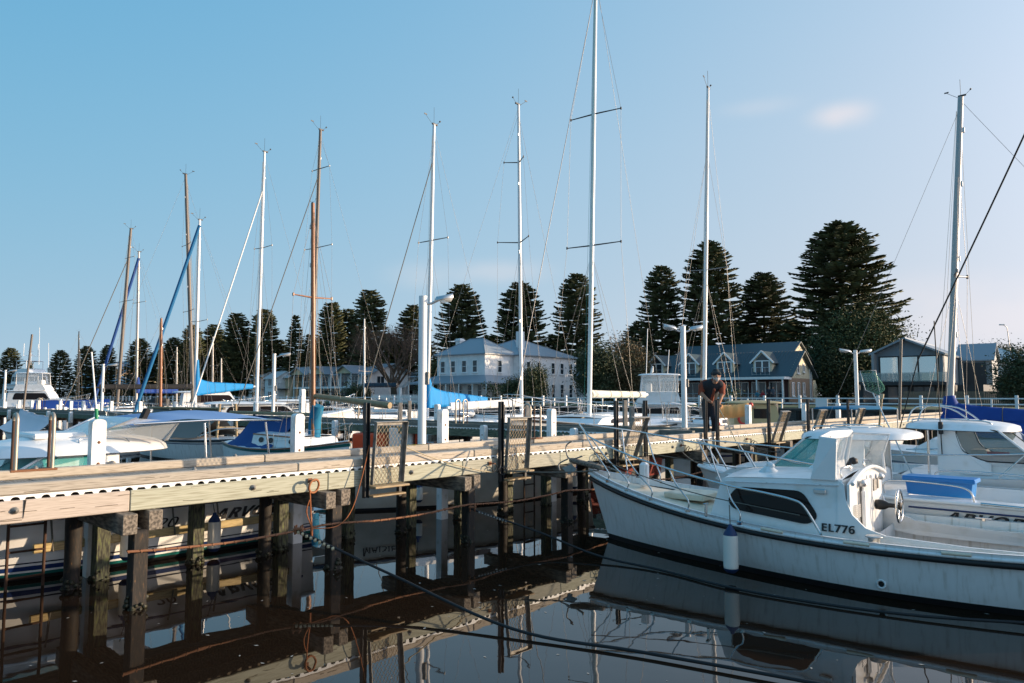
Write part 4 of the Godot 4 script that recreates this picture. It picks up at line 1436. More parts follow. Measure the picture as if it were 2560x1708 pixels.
	window(h, -3.2, 4.5, 0.7, 1.3, "x", 0.03, 0)
	window(h, -5.3, 4.6, 0.6, 1.1, "x", 0.03, 0)
	window(h, -7.9, 2.6, 0.6, 4.0, "x", 0.03, 1)
	for z in [-11.0, -12.6]:
		window(h, z, 6.4, 0.7, 1.4, "x", -2.47, 0)
	window(h, -12.0, 2.6, 1.2, 2.0, "x", -2.47, 1)
	var pc := gable_wall(-14.6, -13.0, 0, 2.3, 0.9, -2.5, -1.2)
	put(h, "porch", pc, M.cream_board)
	# verandah along the front
	put(h, "verandah_roof", bx(V(-W, 3.05, 0.0), V(0.3, 3.35, 2.6)), M.white_paint)
	put(h, "verandah_floor", bx(V(-W, 0.0, 0.05), V(0.3, 0.35, 2.6)), M.dark_clad)
	for i in 7:
		put(h, "column", bx(V(-0.0 - i * 3.1, 0.35, 2.42), V(0.14 - i * 3.1, 3.05, 2.56)), M.white_paint)
	rail_fence(h, V(-W, 0.35, 2.5), V(0.2, 0.35, 2.5), 1.0, 0.85, M.alloy)
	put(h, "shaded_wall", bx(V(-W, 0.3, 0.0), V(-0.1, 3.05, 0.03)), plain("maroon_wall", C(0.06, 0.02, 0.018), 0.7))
	for i in 8:
		window(h, -1.5 - i * 2.2, 1.65, 1.8, 2.3, "z", 0.04, 0)
	for i in 4:
		var x := -3.4 - i * 4.9
		var d := put(h, "dormer", gable_wall(x - 1.15, x + 1.15, 3.7, 5.4, 1.15, 0.0, 0.0), M.cream_board)
		var dg := G.new()
		dg.prism(p2([[x - 1.15, 3.6], [x + 1.15, 3.6], [x + 1.15, 5.45], [x, 6.55], [x - 1.15, 5.45]]), -4.0, -0.5)
		d.mesh = dg.mesh()
		var dr := G.new()
		for s in [-1.0, 1.0]:
			var a := V(x + s * 1.5, 5.12, -0.25)
			var b := V(x, 6.62, -0.25)
			var n := V(0, 0.13, 0)
			var bk := V(0, 0, -3.9)
			dr.pane(a, b, b + bk, a + bk, 0.1)
			var br := G.new()
			br.box((a + b) / 2 + V(0, 0.02, 0.05), V(a.distance_to(b), 0.2, 0.06), 0.0, Basis(Vector3.BACK, atan2((b.y - a.y) * -s, absf(b.x - a.x))))
			put(d, "barge_board", br, M.white_paint)
		put(d, "dormer_roof", dr, M.roof_teal)
		put(d, "gable_pane", func_tri(x), M.house_glass)
		var dd := G.new()
		dd.box(V(x, 4.55, -0.45), V(1.9, 1.85, 0.08))
		var fr := put(d, "door_frame", dd, M.white_paint)
		for s in [-0.45, 0.45]:
			put(fr, "pane", bx(V(x + s - 0.36, 3.8, -0.42), V(x + s + 0.36, 5.35, -0.395)), M.house_glass)
		rail_fence(d, V(x - 1.1, 3.62, 0.15), V(x + 1.1, 3.62, 0.15), 0.95, 0.55, M.alloy)
	# ---- grey modern house
	h = thing("grey_house", "modern grey gabled house with tall windows and a glass balcony", "house", ground(2362, 80, 1.1), turn)
	var gp := p2([[-6.9, 0], [0, 0], [0, 5.9], [-3.45, 7.5], [-6.9, 5.9]])
	var gw := G.new()
	gw.prism(gp, -17.0, 0.0)
	put(h, "wall", gw, M.blue_clad)
	var gr := G.new()
	for s in [[-7.3, 5.72], [0.4, 5.72]]:
		gr.pane(V(s[0], s[1], 0.9), V(-3.45, 7.52, 0.9), V(-3.45, 7.52, -17.2), V(s[0], s[1], -17.2), 0.2)
	put(h, "roof", gr, M.roof_grey)
	put(h, "side_wall", bx(V(0.0, 2.6, -9.0), V(0.06, 5.7, -0.3)), M.grey_clad)
	put(h, "fin_wall", bx(V(-6.95, 2.6, -0.2), V(-6.7, 5.9, 1.4)), M.grey_clad)
	var fr2 := put(h, "window", bx(V(-6.5, 2.7, 0.0), V(-0.4, 5.6, 0.08)), M.dark_clad)
	for i in 3:
		put(fr2, "pane", bx(V(-6.3 + i * 1.98, 2.8, 0.06), V(-4.5 + i * 1.98, 5.45, 0.10)), M.mirror_glass)
	put(h, "balcony", bx(V(-8.2, 2.25, 0.0), V(1.0, 2.6, 2.4)), M.dark_clad)
	for i in 5:
		var gpn := bx(V(-8.1 + i * 1.8, 2.65, 2.3), V(-6.4 + i * 1.8, 3.65, 2.33))
		put(h, "balcony_pane", gpn, M.balcony_glass)
		put(h, "balcony_post", bx(V(-8.16 + i * 1.8, 2.6, 2.28), V(-8.1 + i * 1.8, 3.7, 2.34)), M.alloy)
	put(h, "ground_floor", bx(V(-9.0, 0, -0.3), V(1.2, 2.25, 1.0)), M.dark_clad)
	for i in 3:
		window(h, -7.0 + i * 2.6, 1.2, 2.2, 1.9, "z", 1.02, 0, "house_glass", "dark_clad")
	put(h, "rear_wing", gable_wall(-15.5, -10.0, 0, 5.4, 1.9, 0.05, 3.4), M.grey_clad)
	put(h, "wing_roof", gable_x(0.0, 3.4, -15.5, -10.0, 5.4, 1.9, 0.3), M.roof_grey)
	window(h, -12.8, 4.1, 1.0, 0.8, "x", 3.42, 1, "house_glass", "dark_clad")
	put(h, "loggia_shade", bx(V(0.6, 2.4, -9.98), V(2.8, 5.0, -9.7)), M.dark_clad)  # solid dark box stands in for shade in the wing's recess
	put(h, "terrace_wall", bx(V(0.1, 0, -9.6), V(3.4, 2.3, -2.0)), M.dark_clad)
	# ---- pale house at the right edge
	h = thing("pale_house", "pale weatherboard house at the right edge behind a timber fence", "house", ground(2590, 92, 1.1), turn)
	put(h, "wall", bx(V(-9.5, 0, -9), V(0, 5.6, 0)), M.render_white)
	put(h, "roof", hip(-9.5, 0, -9, 0, 5.6, 2.0, 0.6), M.roof_white)
	boards(h, M.render_white, "z", 0.02, -9.5, 0.0, 0.2, 5.5, func(_y, a, b): return Vector2(a, b), 0.4)
	window(h, -6.0, 4.0, 1.6, 1.4, "z", 0.05, 0)
	put(h, "column", bx(V(-10.4, 0, 1.3), V(-10.2, 5.4, 1.5)), M.white_paint)
	var tf := thing("timber_fence", "brown paling fence in front of the grey modern house", "fence", ground(2440, 68, 1.1), turn)
	var pal := bx(V(-0.07, 0, 0), V(0.07, 1.5, 0.025)).mesh()
	for i in 74:
		put(tf, "paling", pal, M.fence_wood, V(-6.0 + i * 0.15, 0, 0))
	# ---- motel
	h = thing("motel", "cream two-storey motel with balconies and low grey gables behind the wooden mast", "building", ground(925, 122, 1.1), turn)
	var ML := 19.5
	put(h, "wall", bx(V(-ML, 0, -8.5), V(0, 5.0, 0)), M.render_white)
	put(h, "wall", gable_wall(-8.5, 0, 4.95, 5.0, 1.5, -4.6, 0.0), M.render_white)
	put(h, "roof", gable_x(-ML, 0.0, -8.5, 0, 5.0, 1.5, 1.2), M.roof_grey)
	for x in [-4.5, -12.0, -18.0]:
		var gb := G.new()
		gb.pane(V(x - 2.6, 4.85, 2.3), V(x, 6.2, 2.3), V(x, 6.2, -4.5), V(x - 2.6, 4.85, -1.5), 0.12)
		gb.pane(V(x + 2.6, 4.85, 2.3), V(x, 6.2, 2.3), V(x, 6.2, -4.5), V(x + 2.6, 4.85, -1.5), 0.12)
		var go := put(h, "gable_roof", gb, M.roof_grey)
		var gt := G.new()
		gt.prism(p2([[x - 2.5, 4.88], [x + 2.5, 4.88], [x, 6.12]]), 1.6, 1.8)
		put(go, "gable_face", gt, M.cream_board)
	put(h, "balcony", bx(V(-ML, 2.35, 0), V(1.6, 2.6, 1.9)), M.white_paint)
	rail_fence(h, V(-ML, 2.6, 1.8), V(1.5, 2.6, 1.8), 1.0, 1.2, M.alloy)
	for i in 8:
		put(h, "post", bx(V(-ML + 0.1 + i * 2.75, 0, 1.7), V(-ML + 0.25 + i * 2.75, 4.9, 1.85)), M.white_paint)
	for i in 7:
		window(h, -ML + 1.6 + i * 2.75, 3.6, 1.9, 1.9, "z", 0.0, 0)
		window(h, -ML + 1.6 + i * 2.75, 1.15, 1.9, 1.9, "z", 0.0, 0)
	window(h, -2.2, 3.7, 1.7, 1.5, "x", 0.0, 0)
	window(h, -5.8, 3.7, 1.5, 1.5, "x", 0.0, 0)
	# grey cottage roofs behind the bare tree
	h = thing("cottage", "low cottage with pale roofs behind the bare brown tree", "house", ground(1085, 128, 1.1), turn)
	put(h, "wall", bx(V(-15, 0, -8), V(0, 2.9, 0)), M.render_white)
	put(h, "roof", gable_x(-15, 0, -8, 0, 2.9, 2.6, 0.5), M.roof_white)
	put(h, "gable_roof", gable_x(-9, -3, -3, 4, 2.7, 2.0, 0.4), M.roof_white)
	window(h, -6, 1.5, 1.4, 1.4, "z", 0.0, 1)
	# second motel wing
	h = thing("motel_wing", "dim two-storey wing with grey gables left of the cream motel", "building", ground(722, 134, 1.1), turn)
	put(h, "wall", bx(V(-13, 0, -8), V(0, 4.6, 0)), M.cream_board)
	put(h, "roof", gable_x(-13, 0, -8, 0, 4.6, 1.8, 0.6), M.roof_white)
	for x in [-3.0, -8.5]:
		put(h, "gable_body", gable_wall(-2.0, 2.0, 0, 4.3, 1.2, x - 1.8, x + 1.8), M.render_white)
		put(h, "gable_roof", gable_x(x - 1.8, x + 1.8, -2.0, 2.0, 4.3, 1.2, 0.3), M.roof_white)
		window(h, x, 3.6, 1.3, 1.5, "z", 2.02, 0)
		window(h, x, 1.2, 1.3, 1.5, "z", 2.02, 0)
	put(h, "balcony", bx(V(-13, 2.2, 0), V(0, 2.4, 1.6)), M.dark_clad)
	rail_fence(h, V(-13, 2.4, 1.5), V(0, 2.4, 1.5), 1.0, 1.0, M.alloy)
	# ---- marina buildings at far left
	h = thing("marina_building", "long grey-blue roofed building with four small dormers at left", "building", ground(300, 172, 1.1), turn)
	put(h, "wall", bx(V(-24, 0, -10), V(0, 6.0, 0)), M.cream_board)
	put(h, "roof", gable_x(-24, 0, -10, 0, 6.0, 3.6, 0.5), M.roof_blue)
	for i in 4:
		var x := -3.5 - i * 5.0
		var dg := G.new()
		dg.prism(p2([[x - 1.3, 5.9], [x + 1.3, 5.9], [x + 1.3, 7.6], [x, 8.6], [x - 1.3, 7.6]]), -3.8, 0.2)
		var dm := put(h, "dormer", dg, M.brown_board)
		var dr := G.new()
		dr.pane(V(x - 1.6, 7.4, 0.5), V(x, 8.75, 0.5), V(x, 8.75, -4.5), V(x - 1.6, 7.4, -4.5), 0.12)
		dr.pane(V(x + 1.6, 7.4, 0.5), V(x, 8.75, 0.5), V(x, 8.75, -4.5), V(x + 1.6, 7.4, -4.5), 0.12)
		put(dm, "dormer_roof", dr, M.roof_blue)
		put(dm, "pane", bx(V(x - 0.8, 6.2, 0.18), V(x + 0.8, 7.6, 0.24)), M.house_glass)
	h = thing("boat_shed", "low shed with a broad pale blue roof in front of the dormered marina building", "building", ground(320, 150, 1.1), turn)
	put(h, "wall", bx(V(-24, 0, -10), V(0, 2.8, 0)), M.dark_clad)
	var sr := G.new()
	sr.pane(V(-25, 2.6, 1.5), V(1, 2.6, 1.5), V(-2, 6.0, -8), V(-17, 6.0, -8), 0.2)
	sr.pane(V(-28, 2.6, 1.5), V(-25, 2.6, 1.5), V(-17, 6.0, -8), V(-20, 4.0, -8), 0.2)
	put(h, "roof", sr, M.roof_blue)
	for i in 6:
		window(h, -2.4 - i * 3.6, 1.5, 2.6, 1.9, "z", 0.02, 0, "house_glass", "dark_clad")
	h = thing("orange_shed", "low shed with a rust-orange fascia at the far left edge", "building", ground(40, 165, 1.1), turn)
	put(h, "wall", bx(V(-20, 0, -8), V(0, 4.2, 0)), M.dark_clad)
	put(h, "fascia", bx(V(-20, 4.2, -0.5), V(0.4, 5.2, 0.6)), M.brown_board)
	put(h, "roof", gable_x(-20, 0.2, -8, 0, 5.2, 1.0), M.roof_grey)
	# street lamp on the skyline
	var sl := thing("street_lamp", "thin street lamp on the skyline at upper right", "lamp", ground(2525, 130, 2.0))
	var top := at(2505, 812, 130) - sl.position
	var lg := G.new()
	lg.tube(pv([V(0.8, 0, 0), V(0.5, top.y * 0.6, 0), top + V(0.9, -0.5, 0), top + V(0.3, -0.05, 0)]), [0.1, 0.08, 0.06, 0.05], 6)
	put(sl, "pole", lg, M.grey_spar)
	var lh := G.new()
	lh.box(top, V(0.9, 0.2, 0.4), 0.06)
	put(sl, "lamp_head", lh, M.alloy)

func func_tri(x: float) -> G:
	var g := G.new()
	g.prism(p2([[x - 0.85, 5.5], [x + 0.85, 5.5], [x, 6.3]]), -0.49, -0.46)
	return g

func make_quay() -> void:
	# timber quay edge with a white two-rail fence along it
	var L := 235.0
	var turn := rad_to_deg(atan2(-QX.z, QX.x))
	var q := thing("quay_wall", "dark timber quay wall along the far shore", "quay", QO, turn)
	# local x runs along QX, local -z towards the water side is found from the frame
	var zs := 1.0 if Basis(Vector3.UP, deg_to_rad(turn)).z.dot(QZ) > 0 else -1.0
	put(q, "wall", bx(V(-60, -1.0, 0), V(L, 1.0, -zs * 0.3)), M.quay_wood)
	put(q, "cap", bx(V(-60, 1.0, zs * 0.15), V(L, 1.16, -zs * 0.9)), M.quay_wood)
	var pm := bx(V(-0.13, -1.0, 0), V(0.13, 0.98, zs * 0.26), 0.02).mesh()
	for i in 74:
		put(q, "quay_pile", pm, M.pile_wood, V(-20.0 + i * 2.9, 0, 0.02 * zs))
	var f := thing("quay_fence", "white two-rail fence with square posts along the far quay", "fence", QO + V(0, 1.16, 0), turn)
	var post := bx(V(-0.1, 0, -0.1), V(0.1, 1.04, 0.1), 0.02).mesh()
	var half := bx(V(-0.05, 0, -0.05), V(0.05, 0.85, 0.05)).mesh()
	for i in 78:
		var x := -20.0 + i * 2.9
		put(f, "post", post, M.white_paint, V(x, 0, -zs * 0.35))
		put(f, "baluster", half, M.white_paint, V(x + 1.45, 0, -zs * 0.35))
		for y in [0.42, 0.82]:
			put(f, "rail", bx(V(x + 0.1, y - 0.045, -zs * 0.35 - 0.03), V(x + 2.8, y + 0.045, -zs * 0.35 + 0.03)), M.white_paint)
	# grass bank behind the fence
	var gr := G.new()
	var gb := QO + V(0, 1.13, 0)
	gr.quad(gb + QX * -60 - QZ * 5.0, gb + QX * L - QZ * 5.0, gb + QX * L - QZ * 13.0 + V(0, 0.12, 0), gb + QX * -60 - QZ * 13.0 + V(0, 0.12, 0))
	structure("grass_bank", gr, M.grass)
	# white notice board on the fence
	var nb := thing("notice_board", "blank white board fixed to the white quay fence below the dormer-windowed house", "sign", QO + QX * 4.4 + V(0, 1.3, 0) + QZ * -0.25, turn)
	put(nb, "panel", bx(V(-0.45, 0, -0.02), V(0.45, 0.72, 0.02)), M.white_paint)
# a boat's own axes: bow at x = 0 looking along +x, the stern at x = -L, waterline y = 0, z to starboard
func sheer_y(p: Dictionary, s: float) -> float:
	if s < 0.6:
		return p.f1 + (p.f2 - p.f1) * pow(1.0 - s / 0.6, 2.0)
	return p.f1 + (p.f0 - p.f1) * pow((s - 0.6) / 0.4, 2.0)

func half_sheer(p: Dictionary, s: float) -> float:
	var h: float = p.B * 0.5
	var mx: float = p.get("mx", 0.55)
	if s < mx:
		return h * pow(maxf(1.0 - pow(1.0 - s / mx, p.get("pb", 2.1)), 0.0), p.get("qb", 0.85))
	return h * lerpf(1.0, p.tw, pow((s - mx) / (1.0 - mx), 2.0))

func half_wl(p: Dictionary, s: float) -> float:
	var h: float = p.B * 0.5 * p.get("wl", 0.86)
	var mx: float = p.get("mx", 0.55)
	if s < mx:
		return h * (1.0 - pow(1.0 - s / mx, 1.45))
	return h * lerpf(1.0, p.get("tww", p.tw), pow((s - mx) / (1.0 - mx), 2.0))

func hull_pt(p: Dictionary, s: float, q: float, side: float) -> Vector3:
	# q 0 at the top of the boot stripe, 1 at the sheer; below 0 runs under water
	var boot: float = p.get("boot", 0.08)
	var sy := sheer_y(p, s)
	var rk: float = p.get("rake", 0.4) * pow(1.0 - s, 6.0)
	var tr: float = p.get("trake", 0.0) * pow(s, 8.0)
	if q >= 0.0:
		var hw := lerpf(half_wl(p, s), half_sheer(p, s), pow(q, p.get("flare", 0.8)))
		return V(-s * p.L - rk * (1.0 - q) + tr * (1.0 - q), lerpf(boot, sy, q), hw * side)
	var w := half_wl(p, s) * lerpf(1.0, 0.75, -q)
	return V(-s * p.L - rk * (1.0 - q * 0.4) + tr, lerpf(boot, -0.3, -q), w * side)

func hull_band(p: Dictionary, q0: float, q1: float, rows: int, out := 0.0, s0 := 0.0, s1 := 1.0) -> G:
	var g := G.new()
	var k := 26
	for side in [-1.0, 1.0]:
		var grid: Array = []
		for i in k + 1:
			var s := lerpf(s0, s1, pow(float(i) / k, 1.35) if s0 == 0.0 else float(i) / k)
			var row := PackedVector3Array()
			for j in rows + 1:
				var v := hull_pt(p, s, lerpf(q0, q1, float(j) / rows), side)
				v.z += out * side
				if s < 0.03:
					v.x += out
				row.append(v)
			grid.append(row)
		g.grid(grid, true, side > 0.0)
	return g

func build_hull(o: Node3D, p: Dictionary) -> void:
	var hm: Material = M[p.get("hull", "gelcoat")]
	var h := hull_band(p, 0.0, 1.0, 8)
	var st := PackedVector3Array()
	for j in 9:
		st.append(hull_pt(p, 1.0, j / 8.0, -1.0))
	for j in 9:
		st.append(hull_pt(p, 1.0, 1.0 - j / 8.0, 1.0))
	h.fan(st)
	put(o, "hull", h, hm)
	var b := hull_band(p, -1.0, 0.0, 4)
	var bt := PackedVector3Array([hull_pt(p, 1.0, -1.0, -1.0), hull_pt(p, 1.0, 0.0, -1.0), hull_pt(p, 1.0, 0.0, 1.0), hull_pt(p, 1.0, -1.0, 1.0)])
	b.fan(bt)
	put(o, "hull_bottom", b, M[p.get("bottom", "antifoul_black")])
	for s in p.get("stripes", []):
		put(o, "hull_stripe", hull_band(p, s[0], s[1], 2, 0.004, 0.0, 1.0), M[s[2]])
	# deck, inside the sheer and below the bulwark
	var bul: float = p.get("bul", 0.0)
	var inn: float = p.get("inn", 0.05)
	var c0: float = p.get("c0", 2.0)
	var c1: float = p.get("c1", 2.0)
	var sw: float = p.get("side_deck", 0.25)
	var d := G.new()
	var k := 24
	var rows: Array = []
	var bulw := G.new()
	var inner: Array = [[], []]
	var cap: Array = [[], []]
	for i in k + 1:
		var s := pow(float(i) / k, 1.3)
		var hw := maxf(half_sheer(p, s) - inn, 0.004)
		var y := sheer_y(p, s) - bul
		var x: float = -s * p.L - (inn * 1.4 if i == 0 else 0.0)
		var row := PackedVector3Array()
		for j in 9:
			var t := j / 4.0 - 1.0
			row.append(V(x, y + 0.05 * p.get("crown", 1.0) * (1.0 - t * t), hw * t))
		rows.append(row)
		for e in 2:
			var sd := e * 2.0 - 1.0
			inner[e].append(PackedVector3Array([V(x, y, hw * sd), V(x, sheer_y(p, s), hw * sd)]))
			cap[e].append(PackedVector3Array([V(x, sheer_y(p, s) + 0.004, hw * sd), hull_pt(p, s, 1.0, sd) + V(0, 0.004, 0)]))
	if c0 > 1.0:
		d.grid(rows, true, true)
	else:
		# a cockpit well: whole deck ahead of it, side decks along it
		var fore: Array = []
		var sides: Array = [[], []]
		var well: Array = [[], []]
		var fl: float = p.get("floor", 0.15)
		for i in k + 1:
			var s := pow(float(i) / k, 1.3)
			if s < c0 + 0.02:
				fore.append(rows[i])
		var s := c0
		for i in 13:
			s = lerpf(c0, minf(c1, 1.0), i / 12.0)
			var hw := half_sheer(p, s) - inn
			var y := sheer_y(p, s) - bul
			for e in 2:
				var sd := e * 2.0 - 1.0
				sides[e].append(PackedVector3Array([V(-s * p.L, y, hw * sd), V(-s * p.L, y + 0.01, (hw - sw) * sd)]))
				well[e].append(PackedVector3Array([V(-s * p.L, y + 0.01, (hw - sw) * sd), V(-s * p.L, fl, (hw - sw) * sd)]))
		if fore.size() > 1:
			d.grid(fore, true, true)
		var wl := G.new()
		for e in 2:
			d.grid(sides[e], false, e == 0)
			wl.grid(well[e], false, e == 1)
		var a: Vector3 = well[0][0][1]
		var bq: Vector3 = well[1][0][1]
		for i in 12:
			wl.quad(well[0][i][1], well[1][i][1], well[1][i + 1][1], well[0][i + 1][1])
		wl.quad(well[0][0][0], well[1][0][0], bq, a)
		wl.quad(well[0][12][0], well[1][12][0], well[1][12][1], well[0][12][1])
		if c1 < 0.99:
			var aft: Array = []
			for i in 5:
				var s2 := lerpf(c1, 1.0, i / 4.0)
				var hw2 := half_sheer(p, s2) - inn
				var row := PackedVector3Array()
				for j in 5:
					row.append(V(-s2 * p.L, sheer_y(p, s2) - bul + 0.012, hw2 * (j / 2.0 - 1.0)))
				aft.append(row)
			d.grid(aft, true, true)
		put(o, "cockpit", wl, M[p.get("well", "old_gelcoat")])
	put(o, "deck", d, M[p.get("deck", "gelcoat")])
	for e in 2:
		if bul > 0.01:
			bulw.grid(inner[e], true, e == 1)
		bulw.grid(cap[e], true, e == 0)
	put(o, "gunwale", bulw, M[p.get("cap", p.get("hull", "gelcoat"))])
	if p.has("rub"):
		var rg := G.new()
		for side in [-1.0, 1.0]:
			var pts := PackedVector3Array()
			for i in 27:
				pts.append(hull_pt(p, pow(i / 26.0, 1.3), p.get("rubq", 0.97), side) + V(0, 0, side * p.get("rubr", 0.02) * 0.4))
			rg.tube(pts, p.get("rubr", 0.02), 6)
		put(o, "rub_rail", rg, M[p.rub])

func side_w(y: float, y0: float, y1: float, wb: float, wt: float) -> float:
	return lerpf(wb, wt, clampf((y - y0) / maxf(y1 - y0, 0.01), 0.0, 1.0))

func trunk(prof: Array, wb: float, wt: float, nose := 0.0, xn := 0.0) -> G:
	# a closed body: the side outline on both sides, leaning in towards its top, drawn in by nose ahead of xn
	var g := G.new()
	var y0 := 1e9
	var y1 := -1e9
	for q in prof:
		y0 = minf(y0, q[1])
		y1 = maxf(y1, q[1])
	var poly := p2(prof)
	var ix := Geometry2D.triangulate_polygon(poly)
	var w := func(q: Vector2) -> float:
		return side_w(q.y, y0, y1, wb, wt) * (1.0 - nose * maxf(q.x - xn, 0.0))
	for k in range(0, ix.size(), 3):
		var a := poly[ix[k]]
		var b := poly[ix[k + 1]]
		var c := poly[ix[k + 2]]
		if (b - a).cross(c - a) < 0.0:
			var t := b
			b = c
			c = t
		g.tri(V(a.x, a.y, w.call(a)), V(b.x, b.y, w.call(b)), V(c.x, c.y, w.call(c)))
		g.tri(V(a.x, a.y, -w.call(a)), V(c.x, c.y, -w.call(c)), V(b.x, b.y, -w.call(b)))
	var ccw := not Geometry2D.is_polygon_clockwise(poly)
	for i in poly.size():
		var a := poly[i]
		var b := poly[(i + 1) % poly.size()]
		if not ccw:
			var t := a
			a = b
			b = t
		# a crown across the top faces
		var cr := 0.05 if absf(b.y - a.y) < 0.35 * absf(b.x - a.x) and (a.y + b.y) * 0.5 > (y0 + y1) * 0.5 else 0.0
		var rows: Array = []
		for j in 7:
			var t := j / 3.0 - 1.0
			rows.append(PackedVector3Array([V(a.x, a.y + cr * (1 - t * t), -w.call(a) * t), V(b.x, b.y + cr * (1 - t * t), -w.call(b) * t)]))
		g.grid(rows, true, false)
	return g

func side_panel(poly: Array, y0: float, y1: float, wb: float, wt: float, out := 0.006, th := 0.012, sides := [-1.0, 1.0], nose := 0.0, xn := 0.0) -> G:
	# a plate following a trunk's side: windows, name boards
	var g := G.new()
	var pl := p2(poly)
	if Geometry2D.is_polygon_clockwise(pl):
		pl.reverse()
	var ix := Geometry2D.triangulate_polygon(pl)
	for s in sides:
		var f := func(q: Vector2, e: float) -> Vector3:
			return V(q.x, q.y, (side_w(q.y, y0, y1, wb, wt) * (1.0 - nose * maxf(q.x - xn, 0.0)) + e) * s)
		for k in range(0, ix.size(), 3):
			var a: Vector3 = f.call(pl[ix[k]], out)
			var b: Vector3 = f.call(pl[ix[k + 1]], out)
			var c: Vector3 = f.call(pl[ix[k + 2]], out)
			var nn := (b - a).cross(c - a)
			if nn.z * s < 0.0:
				g.tri(a, c, b)
			else:
				g.tri(a, b, c)
		for i in pl.size():
			var a := pl[i]
			var b := pl[(i + 1) % pl.size()]
			g.quad(f.call(a, out - th), f.call(b, out - th), f.call(b, out), f.call(a, out))
	return g

func panels(o: Node3D, called: String, m: Material, poly: Array, y0: float, y1: float, wb: float, wt: float, out := 0.006, th := 0.012, sides := [-1.0, 1.0], nose := 0.0, xn := 0.0) -> void:
	for s in sides:
		put(o, called, side_panel(poly, y0, y1, wb, wt, out, th, [s], nose, xn), m)

func round_poly(pts: Array, r: float, k := 4) -> Array:
	var o: Array = []
	var n := pts.size()
	for i in n:
		var p := Vector2(pts[i][0], pts[i][1])
		var a := Vector2(pts[(i + n - 1) % n][0], pts[(i + n - 1) % n][1])
		var b := Vector2(pts[(i + 1) % n][0], pts[(i + 1) % n][1])
		var e := p + (a - p).normalized() * minf(r, a.distance_to(p) * 0.45)
		var f := p + (b - p).normalized() * minf(r, b.distance_to(p) * 0.45)
		for j in k + 1:
			var t := float(j) / k
			var q := e.lerp(p, t).lerp(p.lerp(f, t), t)
			o.append([q.x, q.y])
	return o

func oval(x: float, y: float, a: float, b: float, k := 14) -> Array:
	var o: Array = []
	for i in k:
		o.append([x + a * cos(TAU * i / k), y + b * sin(TAU * i / k)])
	return o

func slab(x0: float, x1: float, hw: float, y: float, camber: float, edge: float, n := 3.2, slope := 0.0, bow := 1.0) -> G:
	# a moulded roof: rounded in plan, domed on top, thick at its edge
	var g := G.new()
	var top: Array = []
	var und: Array = []
	var k := 18
	for i in k + 1:
		var t := i / float(k) * 2.0 - 1.0
		t = signf(t) * pow(absf(t), 0.7)
		var x := lerpf(x0, x1, (t + 1.0) * 0.5)
		var w := hw * pow(maxf(1.0 - pow(absf(t), n), 0.0), 1.0 / n) + 0.002
		if t > 0.0:
			w *= lerpf(1.0, bow, t * t)
		var yy := y + slope * (t + 1.0) * 0.5
		var a := PackedVector3Array()
		var b := PackedVector3Array()
		for j in 15:
			var s := j / 7.0 - 1.0
			var dome := camber * (1.0 - s * s) * (1.0 - t * t * 0.8) + edge * pow(maxf(1.0 - pow(absf(s), 8.0), 0.0), 0.5) * pow(maxf(1.0 - pow(absf(t), 10.0), 0.0), 0.5)
			a.append(V(x, yy + dome, w * s))
			b.append(V(x, yy - 0.01, w * s))
		top.append(a)
		und.append(b)
	g.grid(top, true, true)
	g.grid(und, true, false)
	return g

func letters(o: Node3D, text: String, size: float, m: Material, where: Vector3, along: Vector3, up: Vector3, slant := 0.0, wide := 1.0, bold := true, called := "lettering") -> MeshInstance3D:
	var f := SystemFont.new()
	f.font_names = PackedStringArray(["Droid Sans"])
	if bold:
		f.font_weight = 700
	var tm := TextMesh.new()
	tm.font = f
	tm.font_size = 64
	tm.pixel_size = size / 46.0
	tm.depth = 0.012
	tm.text = text
	tm.horizontal_alignment = HORIZONTAL_ALIGNMENT_LEFT
	tm.vertical_alignment = VERTICAL_ALIGNMENT_BOTTOM
	var ar := tm.get_mesh_arrays() if false else tm.surface_get_arrays(0)
	var g := G.new()
	var vs: PackedVector3Array = ar[Mesh.ARRAY_VERTEX]
	var ix: PackedInt32Array = ar[Mesh.ARRAY_INDEX]
	var x := along.normalized()
	var y := up.normalized()
	var z := x.cross(y).normalized()
	var lo := 1e9
	var lx := 1e9
	for v in vs:
		lo = minf(lo, v.y)
		lx = minf(lx, v.x)
	for k in range(0, ix.size(), 3):
		var t: Array[Vector3] = []
		for e in 3:
			var v := vs[ix[k + e]]
			v.y -= lo
			v.x -= lx
			t.append(where + x * ((v.x + v.y * slant) * wide) + y * v.y + z * v.z)
		g.tri(t[0], t[2], t[1])
	return put(o, called, g, m)

func rails(o: Node3D, called: String, paths: Array, r: float, m: Material, sides := 6) -> MeshInstance3D:
	var g := G.new()
	for p in paths:
		g.tube(p if p is PackedVector3Array else pv(p), r, sides)
	return put(o, called, g, m)

